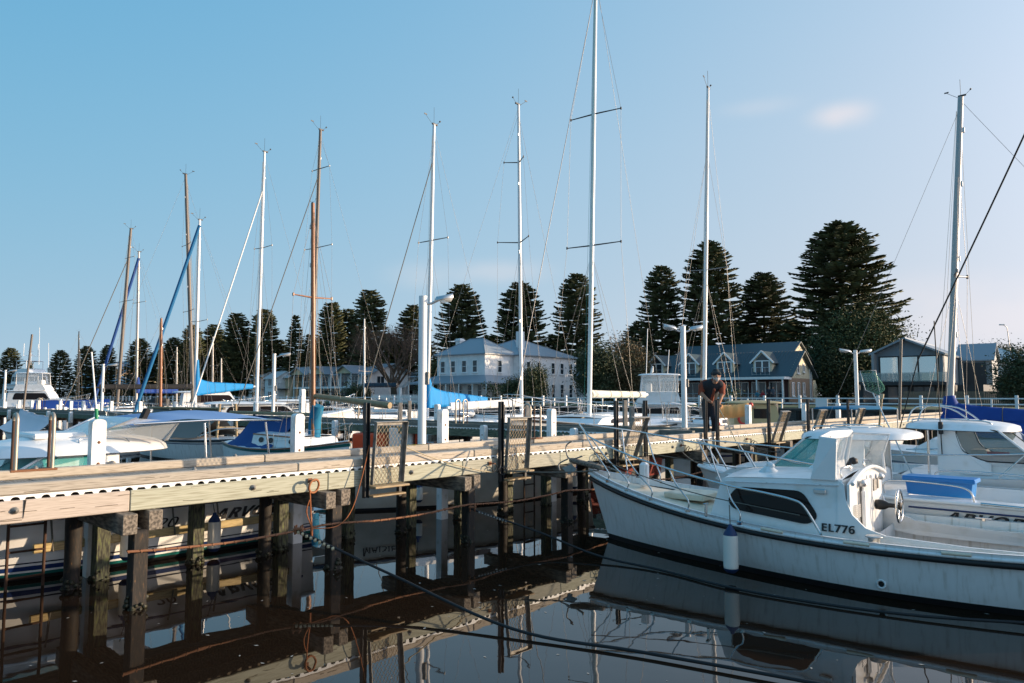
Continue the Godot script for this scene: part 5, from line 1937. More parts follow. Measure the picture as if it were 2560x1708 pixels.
func fender(o_label: String, top: Vector3, l: float, r: float, line_to: Vector3, cap := "antifoul_blue") -> Node3D:
	var o := thing("fender", o_label, "fender", top)
	var g := G.new()
	g.lathe(p2([[0.0, -l], [r * 0.55, -l + 0.01], [r * 0.95, -l + r * 0.5], [r, -l + r * 0.9], [r, -r * 1.1], [r * 0.96, -r * 0.7]]), Transform3D.IDENTITY, 14)
	put(o, "body", g, M.fender_white)
	var c := G.new()
	c.lathe(p2([[r * 0.97, -r * 0.78], [r * 0.8, -r * 0.3], [r * 0.32, r * 0.35], [r * 0.26, r * 0.7], [0.0, r * 0.75]]), Transform3D.IDENTITY, 14)
	c.lathe(p2([[0.0, -l - 0.005], [r * 0.58, -l + 0.0], [r * 0.97, -l + r * 0.42], [r * 1.0, -l + r * 0.62]]), Transform3D.IDENTITY, 14)
	put(o, "cap", c, M[cap])
	var ln := G.new()
	ln.rod(V(0, r * 0.6, 0), line_to - top, 0.007, 5)
	put(o, "line", ln, M.rope_grey)
	return o

func masthead(o: Node3D, top: Vector3, ax: Vector3, k: float) -> void:
	var g := G.new()
	g.box(top + V(0, 0.03, 0) + ax * 0.05 * k, V(0.30 * k, 0.07 * k, 0.07 * k), 0.01, Basis(Vector3.UP, atan2(-ax.z, ax.x)))
	g.rod(top, top + V(0, 0.75 * k, 0), 0.008 * k, 4)
	g.rod(top - ax * 0.1 * k, top - ax * 0.5 * k + V(0, 0.3 * k, 0), 0.008 * k, 4)
	g.box(top - ax * 0.5 * k + V(0, 0.32 * k, 0), V(0.16 * k, 0.05 * k, 0.02 * k), 0.0)
	g.rod(top + ax * 0.1 * k, top + ax * 0.35 * k + V(0, 0.22 * k, 0), 0.008 * k, 4)
	g.lathe(p2([[0.0, 0.05 * k], [0.05 * k, 0.0], [0.0, -0.05 * k]]), Transform3D(Basis.IDENTITY, top + ax * 0.36 * k + V(0, 0.24 * k, 0)), 6)
	put(o, "masthead_fittings", g, M.dark_steel)

func rig(o: Node3D, foot: Vector3, top: Vector3, r: float, m: String, spreaders: Array, p: Dictionary, opt := {}) -> void:
	# mast, spreaders, shrouds and stays; spreaders are [fraction, half length, sweep, tip rise]
	var mg := G.new()
	var pts := PackedVector3Array()
	var rr: Array = []
	for i in 9:
		var t := i / 8.0
		pts.append(foot.lerp(top, t))
		rr.append(r * (1.0 if t < 0.6 else lerpf(1.0, opt.get("taper", 0.72), (t - 0.6) / 0.4)))
	mg.tube(pts, rr, 10)
	var mo := put(o, "mast", mg, M[m])
	var fit := G.new()
	for t in [0.12, 0.3, 0.52, 0.74, 0.9]:
		fit.box(foot.lerp(top, t) + V(-r * 0.9, 0, r * 0.4), V(0.06, 0.12, 0.06), 0.01)
	put(mo, "fittings", fit, M.alloy)
	var L: float = p.L
	var ch := half_sheer(p, 0.5) * 0.9
	var w := opt.get("wire", 0.006) as float
	var deck: float = sheer_y(p, 0.5)
	var tips: Array = [[V(foot.x - 0.1, deck, -ch)], [V(foot.x - 0.1, deck, ch)]]
	for s in spreaders:
		var b := foot.lerp(top, s[0])
		var sg := G.new()
		for e in 2:
			var sd := e * 2.0 - 1.0
			var tip: Vector3 = b + V(-s[2], s[3] if s.size() > 3 else 0.03, sd * s[1])
			sg.tube(PackedVector3Array([b, tip]), [0.028, 0.018], 5)
			sg.box(tip, V(0.05, 0.09, 0.05), 0.01)
			tips[e].append(tip)
		put(o, "spreader", sg, M[opt.get("spreader_m", "wire")])
	var hound: float = opt.get("hound", 0.97)
	for e in 2:
		tips[e].append(foot.lerp(top, hound))
		var g := G.new()
		for i in tips[e].size() - 1:
			g.rod(tips[e][i], tips[e][i + 1], w, 4)
		if spreaders.size() > 0:
			g.rod(V(foot.x + 0.4, deck, (e * 2 - 1) * ch), foot.lerp(top, spreaders[0][0] - 0.02), w, 4)
			g.rod(V(foot.x - 0.6, deck, (e * 2 - 1) * ch), foot.lerp(top, spreaders[0][0] - 0.02), w, 4)
		put(o, "shroud", g, M.wire)
	var fs := G.new()
	var fo: float = opt.get("forestay", 0.97)
	var bowp := V(-0.15, sheer_y(p, 0.0) + 0.03, 0)
	var fr: float = opt.get("furl_r", w)
	fs.rod(bowp, foot.lerp(top, fo), fr, 6)
	put(o, "forestay", fs, M[opt.get("furl_m", "wire")])
	if opt.get("backstay", true):
		var bs := G.new()
		bs.rod(V(-L + 0.1, sheer_y(p, 1.0), 0), foot.lerp(top, 0.99), w, 4)
		put(o, "backstay", bs, M.wire)
	# halyards down the mast
	var hl := G.new()
	for q in [[0.10, 0.05], [0.16, -0.06]]:
		hl.rod(foot + V(q[0] + r, 0.3, q[1] * 2.0), foot.lerp(top, 0.96) + V(r, 0, q[1] * 0.3), w * 0.8, 4)
	hl.rod(foot + V(-0.5, 0.4, 0.3), foot.lerp(top, 0.95), w * 0.8, 4)
	put(o, "halyards", hl, M[opt.get("halyard_m", "rope_cream")])
	masthead(o, top, V(-1, 0, 0), opt.get("head", 1.0))

func boom(o: Node3D, from: Vector3, to: Vector3, r: float, m: String, cover := "", h0 := 0.9, h1 := 0.25, collar := 0.0) -> void:
	var g := G.new()
	g.tube(PackedVector3Array([from, to]), r, 8)
	put(o, "boom", g, M[m])
	if cover:
		# a sail cover: a loose tube over the flaked sail, tall at the mast and slim at its end
		var rows: Array = []
		var ax := (to - from).normalized()
		var sd := ax.cross(Vector3.UP).normalized()
		var rng := RandomNumberGenerator.new()
		rng.seed = int(from.x * 100 + h0 * 50)
		for i in 19:
			var t := i / 18.0
			var h := lerpf(h0, h1, minf(1.0, pow(t, 0.42))) if t < 0.25 else lerpf(lerpf(h0, h1, pow(0.25, 0.42)), h1, (t - 0.25) / 0.75)
			h = maxf(h, h1)
			var wd := lerpf(0.15, 0.085, t) + 0.02 * sin(t * 31.0) * rng.randf()
			var c := from.lerp(to, lerpf(0.0, 0.96, t))
			var row := PackedVector3Array()
			for k in 13:
				var a := TAU * (k % 12) / 12.0
				var y := sin(a)
				var yy := y * (h if y > 0 else 0.12)
				var ww := cos(a) * wd * (1.0 if y < 0.2 else 1.0 - 0.45 * y)
				var rip := 0.018 * sin(t * 47.0 + k * 1.9)
				row.append(c + sd * (ww + rip) + V(0, yy, 0))
			rows.append(row)
		var cg := G.new()
		cg.grid(rows, true)
		cg.fan(rows[0].slice(0, 12), true)
		cg.fan(rows[-1].slice(0, 12))
		if collar > 0.0:
			cg.tube(PackedVector3Array([from + V(0.02, -0.1, 0), from + V(0.04, h0 * 0.9, 0), from + V(0.06, h0 + collar, 0)]), [0.16, 0.15, 0.10], 10)
		var co := put(o, "sail_cover", cg, M[cover])
		var tg := G.new()
		for t in [0.28, 0.46, 0.62, 0.8]:
			var c := from.lerp(to, t)
			var h := lerpf(h0, h1, minf(1.0, pow(t, 0.42)))
			var ring := PackedVector3Array()
			for k in 13:
				var a := TAU * (k % 12) / 12.0
				ring.append(c + sd * (cos(a) * 0.15) + V(0, sin(a) * (h + 0.02 if sin(a) > 0 else 0.14), 0))
			tg.tube(ring, 0.008, 4, false)
		put(co, "sail_tie", tg, M.rope_grey)

func lifelines(o: Node3D, p: Dictionary, s0: float, s1: float, n: int, h: float, r := 0.012, inset := 0.06) -> void:
	var g := G.new()
	for side in [-1.0, 1.0]:
		var top := PackedVector3Array()
		var mid := PackedVector3Array()
		for i in n:
			var s := lerpf(s0, s1, float(i) / (n - 1))
			var f := V(-s * p.L, sheer_y(p, s), (half_sheer(p, s) - inset) * side)
			g.rod(f, f + V(0, h, 0), r, 5)
			top.append(f + V(0, h, 0))
			mid.append(f + V(0, h * 0.5, 0))
		g.tube(top, r * 0.6, 4)
		g.tube(mid, r * 0.5, 4)
	# pulpit
	var a := V(-s0 * p.L, sheer_y(p, s0) + h, -(half_sheer(p, s0) - inset))
	var b := V(-s0 * p.L, sheer_y(p, s0) + h, half_sheer(p, s0) - inset)
	g.tube(PackedVector3Array([a, V(-0.03, sheer_y(p, 0) + h + 0.05, a.z * 0.35), V(0.08, sheer_y(p, 0) + h + 0.06, 0), V(-0.03, sheer_y(p, 0) + h + 0.05, b.z * 0.35), b]), r, 6)
	g.rod(V(0.02, sheer_y(p, 0) + h + 0.05, -0.08), V(-0.15, sheer_y(p, 0), -0.06), r, 5)
	g.rod(V(0.02, sheer_y(p, 0) + h + 0.05, 0.08), V(-0.15, sheer_y(p, 0), 0.06), r, 5)
	put(o, "guard_rail", g, M.stainless)
func make_workboat() -> void:
	# the white displacement launch in the right foreground
	var o := thing("launch", "white wooden launch with black rubbing strake and number EL776, largest boat at right", "boat", V(1.2, 0, -11.57), 142.0)
	var p := {"L": 7.4, "B": 2.5, "f0": 0.72, "f1": 0.60, "f2": 1.03, "tw": 0.62, "tww": 0.5, "rake": 0.34, "boot": 0.075, "wl": 0.88, "mx": 0.58, "pb": 2.2, "qb": 0.95, "flare": 0.75, "hull": "old_gelcoat", "deck": "cream_deck", "bul": 0.11, "inn": 0.05, "cap": "old_gelcoat", "c0": 0.56, "c1": 0.93, "side_deck": 0.20, "floor": -0.05, "well": "old_gelcoat", "crown": 1.0}
	build_hull(o, p)
	# heavy black rubbing strake and a white moulding over it
	var rb := G.new()
	var wb := G.new()
	for side in [-1.0, 1.0]:
		var a := PackedVector3Array()
		var b := PackedVector3Array()
		for i in 31:
			var s := pow(i / 30.0, 1.3)
			a.append(hull_pt(p, s, 0.80 + 0.05 * (1 - s), side) + V(0.01 if i == 0 else 0.0, 0, side * 0.012))
			b.append(hull_pt(p, s, 0.90 + 0.02 * (1 - s), side) + V(0.01 if i == 0 else 0.0, 0, side * 0.006))
		rb.tube(a, 0.034, 8)
		wb.tube(b, 0.022, 7)
	put(o, "rubbing_strake", rb, M.rubber)
	put(o, "moulding", wb, M.old_gelcoat)
	# freeing slots in the bulwark, cream edged
	var fs := G.new()
	for s in [0.44, 0.565, 0.69, 0.83]:
		var c := hull_pt(p, s, 0.955, -1.0)
		var d := (hull_pt(p, s + 0.01, 0.955, -1.0) - hull_pt(p, s - 0.01, 0.955, -1.0)).normalized()
		fs.tube(PackedVector3Array([c - d * 0.13 + V(0, 0, -0.012), c + d * 0.13 + V(0, 0, -0.012)]), 0.018, 6)
	put(o, "freeing_slot", fs, M.cream_deck)
	# coach roof
	var prof := round_poly([[-2.30, 0.45], [-2.50, 1.13], [-2.72, 1.155], [-3.95, 1.205], [-3.97, 0.45]], 0.03, 2)
	put(o, "cabin", trunk(prof, 0.93, 0.80, 0.10, -2.9), M.gelcoat)
	var tr := G.new()
	tr.box(V(-3.24, 1.115, -0.832), V(1.36, 0.018, 0.014), 0.004, Basis(Vector3.BACK, -0.035))
	put(o, "cabin_trim", tr, M.old_gelcoat)
	var win := round_poly([[-2.58, 0.87], [-2.70, 1.035], [-3.50, 1.045], [-3.70, 0.76], [-3.58, 0.665], [-2.66, 0.76]], 0.09)
	panels(o, "cabin_window", M.dark_glass, win, 0.45, 1.205, 0.93, 0.80, 0.008, 0.01, [-1.0, 1.0], 0.10, -2.9)
	# the sweep down from the cabin side to the cockpit coaming
	var sw := [[-3.90, 0.45], [-3.90, 1.205], [-3.97, 1.15], [-3.99, 0.98], [-4.06, 0.82], [-4.20, 0.69], [-4.40, 0.63], [-5.2, 0.605], [-6.6, 0.62], [-6.6, 0.45], [-5.2, 0.43], [-4.4, 0.43]]
	for sd in [-1.0, 1.0]:
		if sd > 0.0:
			sw = [[-3.90, 0.45], [-3.90, 1.205], [-3.97, 1.15], [-3.99, 0.98], [-4.06, 0.80], [-4.20, 0.65], [-4.40, 0.565], [-5.2, 0.53], [-6.6, 0.54], [-6.6, 0.38], [-5.2, 0.37], [-4.4, 0.38]]
		var g := side_panel(sw, 0.45, 1.205, 0.93, 0.82, 0.0, 0.035, [sd])
		var g2 := side_panel(sw, 0.45, 1.205, 0.93, 0.82, -0.035, 0.0, [sd])
		g.v.append_array(g2.v)
		g.n.append_array(g2.n)
		put(o, "coaming", g, M.gelcoat)
	# strips of cream planking along the side deck
	var sp := G.new()
	for k in 3:
		var pts := PackedVector3Array()
		for i in 14:
			var s := lerpf(0.57, 0.92, i / 13.0)
			pts.append(V(-s * p.L, sheer_y(p, s) - 0.085 + 0.012, -(half_sheer(p, s) - 0.10 - k * 0.055)))
		sp.tube(pts, 0.022, 6)
	put(o, "side_deck_planks", sp, M.strip_wood)
	# aft bulkhead with door, vent, wheel
	var bk := G.new()
	var poly: Array = [[-0.86, 0.0], [0.86, 0.0]]
	for i in 11:
		var t := i / 10.0 * 2.0 - 1.0
		poly.append([-0.83 * t, 1.15 + 0.13 * (1.0 - t * t)])
	bk.prism(p2(poly), -0.03, 0.0, Transform3D(Basis(V(0, 0, 1), V(0, 1, 0), V(-1, 0, 0)), V(-4.03, 0, 0)))
	var bo := put(o, "bulkhead", bk, M.gelcoat)
	var arch := G.new()
	var ap := PackedVector3Array()
	for i in 13:
		var t := i / 12.0 * 2.0 - 1.0
		ap.append(V(-4.07, 1.165 + 0.13 * (1.0 - t * t), 0.86 * t))
	arch.tube(ap, 0.024, 7)
	put(bo, "arch_beam", arch, M.gelcoat)
	put(bo, "door", bx(V(-4.075, 0.05, -0.36), V(-4.055, 1.16, 0.02), 0.008), M.gelcoat)
	put(bo, "door_frame", bx(V(-4.085, 0.05, 0.03), V(-4.055, 1.2, 0.075), 0.008), M.old_gelcoat)
	put(bo, "grab_rail", bx(V(-4.10, 0.55, -0.42), V(-4.06, 1.05, -0.37), 0.01), M.old_gelcoat)
	var vt := G.new()
	for i in 7:
		vt.box(V(-4.068, 0.77 + i * 0.022, -0.60), V(0.012, 0.012, 0.17))
	put(bo, "vent_louvres", vt, M.alloy)
	put(bo, "gauge_panel", bx(V(-4.085, 0.99, 0.14), V(-4.058, 1.13, 0.30), 0.006), M.galv)
	put(bo, "small_panel", bx(V(-4.085, 1.0, 0.36), V(-4.058, 1.13, 0.43), 0.006), M.galv)
	for z in [-0.40, 0.55]:
		var lg := G.new()
		lg.lathe(p2([[0.0, 0.06], [0.03, 0.055], [0.045, 0.02], [0.045, 0.0]]), Transform3D(Basis(Vector3.BACK, PI / 2 + 0.3), V(-4.06, 1.14, z)), 10)
		put(bo, "deck_light", lg, M.alloy)
	var hub := G.new()
	hub.lathe(p2([[0.0, 0.0], [0.06, 0.0], [0.065, 0.05], [0.055, 0.11], [0.03, 0.15], [0.025, 0.25], [0.05, 0.26], [0.05, 0.29], [0.0, 0.30]]), Transform3D(Basis(Vector3.BACK, PI / 2), V(-4.05, 0.80, 0.36)), 14)
	put(bo, "wheel_hub", hub, M.rubber)
	var wh := G.new()
	var ring := PackedVector3Array()
	for i in 33:
		var a := TAU * (i % 32) / 32.0
		ring.append(V(-4.32, 0.80 + 0.20 * sin(a), 0.36 + 0.20 * cos(a)))
	wh.tube(ring, 0.014, 7, false)
	for i in 5:
		var a := TAU * i / 5.0 + 0.3
		wh.rod(V(-4.32, 0.80, 0.36), V(-4.32, 0.80 + 0.20 * sin(a), 0.36 + 0.20 * cos(a)), 0.009, 6)
	put(bo, "steering_wheel", wh, M.stainless)
	# spray screen with clear panels over the aft end of the coach roof
	var dz := 0.80
	var sc := G.new()
	for sd in [-1.0, 1.0]:
		var b0 := V(-3.60, 1.19, sd * dz)
		var b1 := V(-3.86 - (0.22 if sd > 0 else 0.02), 1.19, sd * dz)
		var t1 := V(-3.90 - (0.26 if sd > 0 else 0.0), 1.665, sd * (dz - 0.02))
		var t0 := V(-3.70, 1.675, sd * (dz - 0.06))
		if sd < 0.0:
			sc.pane(b0, b1, t1, t0, 0.03)
		else:
			sc.tube(pv([b0, t0]), 0.02, 6)
			sc.tube(pv([b0, b1]), 0.02, 6)
		sc.tube(pv([b1, b1.lerp(t1, 0.45) + V(0.05, 0, 0), t1, t0]), 0.017, 6)
	var tA := V(-3.70, 1.675, -0.74)
	var tB := V(-3.66, 1.715, -0.12)
	var tC := V(-3.70, 1.70, 0.74)
	sc.tube(pv([tA, tB, tC]), 0.02, 6)
	sc.pane(V(-3.60, 1.2, -0.79), V(-3.56, 1.22, -0.30), V(-3.66, 1.70, -0.28), tA, 0.025)
	sc.pane(V(-3.56, 1.22, -0.30), V(-3.58, 1.22, 0.79), V(-3.58, 1.32, 0.79), V(-3.57, 1.30, -0.30), 0.025)
	sc.pane(V(-3.66, 1.64, -0.30), V(-3.69, 1.63, 0.77), tC, V(-3.66, 1.71, -0.28), 0.025)
	for z in [-0.24, 0.20, 0.62]:
		sc.rod(V(-3.58, 1.25, z), V(-3.68, 1.68, z), 0.024, 5)
	sc.rod(V(-3.60, 1.27, -0.2), V(-3.67, 1.62, -0.2), 0.012, 5)
	var so := put(o, "spray_screen", sc, M.gelcoat)
	var cp := G.new()
	cp.pane(V(-3.575, 1.30, -0.24), V(-3.585, 1.31, 0.18), V(-3.67, 1.65, 0.18), V(-3.655, 1.65, -0.24), 0.006)
	cp.pane(V(-3.585, 1.31, 0.22), V(-3.59, 1.32, 0.74), V(-3.68, 1.65, 0.72), V(-3.67, 1.65, 0.22), 0.006)
	cp.pane(V(-3.60, 1.21, 0.80), V(-4.06, 1.21, 0.80), V(-4.14, 1.65, 0.78), V(-3.70, 1.66, 0.75), 0.006)
	put(so, "clear_panel", cp, M.clear_plastic).set_meta("kind", "stuff")
	var hb := G.new()
	hb.rod(V(-3.75, 1.27, 0.30), V(-3.78, 1.34, 0.36), 0.03, 8)
	hb.lathe(p2([[0.0, 0.05], [0.05, 0.03], [0.055, -0.03], [0.0, -0.05]]), Transform3D(Basis.IDENTITY, V(-3.80, 1.33, 0.38)), 9)
	put(o, "compass", hb, M.rubber)
	# hand rails at the end of the roof
	rails(o, "hand_rail", [spline([V(-3.92, 1.20, -0.70), V(-3.90, 1.29, -0.69), V(-3.86, 1.30, -0.42), V(-3.90, 1.31, -0.25), V(-3.92, 1.26, -0.24)], 4), spline([V(-3.92, 1.23, 0.45), V(-3.90, 1.33, 0.46), V(-3.92, 1.31, 0.74), V(-3.95, 1.20, 0.76)], 4)], 0.012, M.stainless)
	put(o, "navigation_light", bx(V(-3.78, 1.03, -0.872), V(-3.64, 1.085, -0.825), 0.01), M.alloy)
	# vents and lamp on the roof
	for q in [[-2.95, -0.35, 0.16], [-3.38, 0.22, 0.13]]:
		var vg := G.new()
		vg.lathe(p2([[0.12, 0.0], [0.12, 0.02], [0.075, 0.06], [0.05, 0.08], [0.0, 0.085]]), Transform3D(Basis.IDENTITY, V(q[0], 1.185, q[1])), 12)
		vg.box(V(q[0] - 0.02, 1.27, q[1]), V(0.10, 0.09, 0.09), 0.02, Basis(Vector3.BACK, 0.4))
		put(o, "roof_vent", vg, M.old_gelcoat)
	# hatch and bitt on the foredeck
	var hy := sheer_y(p, 0.2) - 0.11 + 0.04
	put(o, "fore_hatch", bx(V(-2.02, hy, -0.26), V(-1.42, hy + 0.085, 0.34), 0.012), M.cream_deck)
	var bt := G.new()
	bt.box(V(-0.98, 1.0, 0.0), V(0.13, 0.36, 0.13), 0.035)
	put(o, "mooring_bitt", bt, M.old_gelcoat)
	# bow roller with anchor
	var an := G.new()
	an.box(V(0.03, 1.10, 0.0), V(0.62, 0.07, 0.12), 0.02, Basis(Vector3.BACK, 0.16))
	put(o, "bow_roller", an, M.beam_wood)
	var ag := G.new()
	ag.tube(spline([V(0.10, 1.22, 0), V(0.30, 1.16, 0), V(0.42, 1.20, 0.04), V(0.46, 1.36, 0.07), V(0.36, 1.44, 0.09)], 5), 0.013, 6)
	ag.tube(spline([V(0.38, 1.16, 0), V(0.50, 1.08, -0.08), V(0.46, 0.98, -0.12)], 5), 0.013, 6)
	ag.pane(V(0.30, 1.08, -0.02), V(0.42, 1.02, -0.12), V(0.30, 0.92, -0.10), V(0.20, 1.0, -0.02), 0.015)
	put(o, "anchor", ag, M.galv)
	var ch := G.new()
	for i in 26:
		var t := i / 25.0
		var c := V(lerpf(0.0, -0.86, t), lerpf(1.14, 0.945, t) + 0.004 * sin(i * 2.0), lerpf(0.02, 0.06, t) + 0.02 * sin(t * 7.0))
		ch.box(c, V(0.045, 0.012, 0.026) if i % 2 else V(0.045, 0.026, 0.012), 0.004, Basis(Vector3.UP, 0.15 * sin(i)))
	put(o, "anchor_chain", ch, M.galv)
	# rails: two long tubes with leaning stanchions
	var foot := func(s: float, sd: float) -> Vector3:
		return V(-s * p.L, sheer_y(p, s), (half_sheer(p, s) - 0.02) * sd)
	var near_feet := [0.075, 0.135, 0.20, 0.285, 0.385]
	var tops := [[-0.10, 1.66, -0.30], [-0.38, 1.545, -0.52], [-1.04, 1.36, -0.70], [-1.80, 1.20, -0.86], [-2.64, 1.06, -0.98]]
	var g := G.new()
	var rail := [V(0.10, 1.73, -0.10)]
	for t in tops:
		rail.append(V(t[0], t[1], t[2]))
	rail.append_array([V(-3.10, 1.02, -1.06), V(-3.46, 0.97, -1.10), V(-3.60, 0.90, -1.11), V(-3.76, 0.64, -1.11), foot.call(0.515, -1.0)])
	g.tube(spline(rail, 5), 0.014, 7)
	for i in 5:
		var f: Vector3 = foot.call(near_feet[i], -1.0)
		var t := V(tops[i][0], tops[i][1], tops[i][2])
		g.tube(spline([f, f + V(0.0, 0.11, 0), f.lerp(t, 0.55) + V(0.03, 0.03, 0.02), t], 4), 0.011, 6)
		g.box(f + V(0, -0.02, 0), V(0.07, 0.05, 0.05), 0.008)
	put(o, "bow_rail", g, M.stainless)
	var h := G.new()
	var far := [V(0.10, 1.72, 0.06), V(-0.35, 1.635, 0.46), V(-0.62, 1.57, 0.78), V(-1.60, 1.41, 0.95), V(-2.45, 1.29, 1.02), V(-3.2, 1.18, 1.1), V(-3.6, 1.13, 1.12)]
	h.tube(spline(far, 5), 0.014, 7)
	for q in [[0.07, 1], [0.13, 2], [0.245, 3], [0.36, 4]]:
		var f: Vector3 = foot.call(q[0], 1.0)
		var t: Vector3 = far[q[1]]
		h.tube(spline([f, f + V(0, 0.11, 0), f.lerp(t, 0.55), t], 4), 0.011, 6)
		h.box(f + V(0, -0.02, 0), V(0.08, 0.05, 0.05), 0.008)
	put(o, "far_bow_rail", h, M.stainless)
	# lower guard wires
	var lw := G.new()
	lw.tube(spline([V(-0.22, 1.40, -0.30), V(-0.75, 1.22, -0.66), V(-1.5, 1.06, -0.86), V(-2.3, 0.92, -1.0), V(-3.55, 0.80, -1.12)], 5), 0.007, 5)
	put(o, "guard_wire", lw, M.rope_grey)
	lw = G.new()
	lw.tube(spline([V(-0.2, 1.36, 0.36), V(-0.9, 1.22, 0.82), V(-2.0, 1.08, 1.0)], 5), 0.006, 5)
	put(o, "guard_wire", lw, M.rope_grey)
	# deck fittings
	var cl := G.new()
	cl.lathe(p2([[0.0, 0.10], [0.085, 0.098], [0.088, 0.085], [0.06, 0.075], [0.06, 0.0]]), Transform3D(Basis.IDENTITY, V(-4.33, sheer_y(p, 0.585) - 0.04, -(half_sheer(p, 0.585) - 0.13))), 14)
	put(o, "mooring_post", cl, M.alloy)
	var ct := G.new()
	ct.box(V(-2.42, 0.75, -1.12), V(0.035, 0.16, 0.03), 0.008)
	ct.box(V(-2.42, 0.83, -1.12), V(0.035, 0.02, 0.10), 0.006)
	ct.box(V(-5.15, 0.665, 0.90), V(0.18, 0.02, 0.025), 0.006)
	ct.box(V(-5.15, 0.645, 0.90), V(0.04, 0.04, 0.025), 0.006)
	put(o, "cleat", ct, M.stainless)
	var ex := G.new()
	ex.lathe(p2([[0.028, 0.0], [0.05, 0.0], [0.05, 0.02], [0.032, 0.025], [0.03, -0.04], [0.0, -0.04]]), Transform3D(Basis(Vector3.RIGHT, -PI / 2), V(-4.39, 0.16, -1.135)), 14)
	put(o, "exhaust_outlet", ex, M.old_gelcoat)
	var exd := G.new()
	exd.lathe(p2([[0.0, 0.001], [0.028, 0.001]]), Transform3D(Basis(Vector3.RIGHT, -PI / 2), V(-4.39, 0.16, -1.148)), 14)
	put(o, "exhaust_hole", exd, M.dark_hole)
	# registration number on both cabin sides
	letters(o, "EL776", 0.088, M.letter_black, V(-3.735, 0.615, -0.922), V(-1, 0, 0), V(0, 1, 0.19), 0.0, 1.1)
	# engine box seen dark in the cockpit
	put(o, "engine_box", bx(V(-5.6, -0.1, -0.4), V(-4.9, 0.28, 0.4), 0.03), M.dark_clad)
	put(o, "tiller", bx(V(-6.4, 0.36, -0.03), V(-5.0, 0.41, 0.03), 0.01), M.strip_wood)
	# fender at its side
	var ft := Transform3D(Basis(Vector3.UP, deg_to_rad(142.0)), o.position)
	var f := fender("white cylindrical fender with blue ends hanging on the launch's near side", ft * V(-2.80, 0.58, -1.31), 0.50, 0.088, ft * V(-2.72, 0.84, -1.12))
	f.set_meta("category", "fender")

func wheelhouse_boat(o: Node3D, p: Dictionary, x0: float, near_only := false) -> void:
	# cuddy and wheelhouse of a small fibreglass cruiser; x0 is the windscreen's foot
	var dy := sheer_y(p, 0.35)
	var prof := round_poly([[x0 + 1.1, dy - 0.05], [x0 + 0.75, dy + 0.16], [x0, dy + 0.24], [x0 - 1.35, dy + 0.24], [x0 - 1.35, dy - 0.25]], 0.1, 3)
	put(o, "cuddy", trunk(prof, p.B * 0.36, p.B * 0.33, 0.22, x0 - 0.2), M.gelcoat)
	var hw: float = p.B * 0.335
	var y0 := dy + 0.22
	var y1: float = dy + p.get("house", 0.72)
	# window band: raked screen, side glass with a curved aft edge
	var side := round_poly([[x0 + 0.02, y0 + 0.01], [x0 - 0.52, y1], [x0 - 1.12, y1], [x0 - 1.02, y0 + 0.16], [x0 - 0.72, y0 + 0.01]], 0.10, 3)
	var gm: String = p.get("glass", "teal_glass")
	panels(o, "side_window", M[gm], side, y0, y1, hw, hw * 0.92, 0.0, 0.006)
	for e in [-1.0, 1.0]:
		var ws := G.new()
		ws.pane(V(x0 + 0.05, y0, 0.012 * e), V(x0 + 0.02, y0, hw * e), V(x0 - 0.52, y1, hw * 0.92 * e), V(x0 - 0.50, y1, 0.012 * e), 0.008)
		put(o, "windscreen", ws, M[gm])
		var fr := G.new()
		fr.tube(pv([V(x0 + 0.03, y0, hw * e), V(x0 - 0.53, y1, hw * 0.92 * e)]), 0.018, 6)
		put(o, "screen_pillar", fr, M.gelcoat)
		var ap := G.new()
		var pl := p2([[x0 - 0.62, y0 - 0.03], [x0 - 0.74, y0 + 0.03], [x0 - 0.93, y0 + 0.10], [x0 - 1.02, y0 + 0.22], [x0 - 1.11, y1], [x0 - 1.36, y1], [x0 - 1.36, y0 - 0.2], [x0 - 0.62, y0 - 0.2]])
		pl.reverse()
		ap.v = side_panel(Array(pl).map(func(q): return [q.x, q.y]), y0, y1, hw, hw * 0.92, 0.012, 0.04, [e]).v
		ap.n = side_panel(Array(pl).map(func(q): return [q.x, q.y]), y0, y1, hw, hw * 0.92, 0.012, 0.04, [e]).n
		put(o, "aft_pillar", ap, M.gelcoat)
		var mf := G.new()
		var sp := PackedVector3Array()
		for q in side:
			sp.append(V(q[0], q[1], side_w(q[1], y0, y1, hw, hw * 0.92) * e + 0.004 * e))
		sp.append(sp[0])
		mf.tube(sp, 0.011, 5, false)
		put(o, "window_seal", mf, M.rubber)
	rails(o, "centre_bar", [[V(x0 + 0.05, y0, 0), V(x0 - 0.51, y1, 0)]], 0.014, M.rubber)
	put(o, "roof", slab(x0 - p.get("roof_aft", 1.95), x0 - p.get("roof_fore", 0.30), hw + 0.09, y1, p.get("dome", 0.09), 0.075, 3.0, -0.03, 0.9), M.gelcoat)
	# seats and a helm inside
	put(o, "helm_seat", bx(V(x0 - 1.1, dy - 0.1, -0.5), V(x0 - 0.8, dy + 0.35, -0.1), 0.05), M.white_cloth)
	put(o, "dashboard", bx(V(x0 - 0.5, dy + 0.1, -hw * 0.85), V(x0 - 0.1, dy + 0.24, hw * 0.85), 0.04), M.dark_clad)

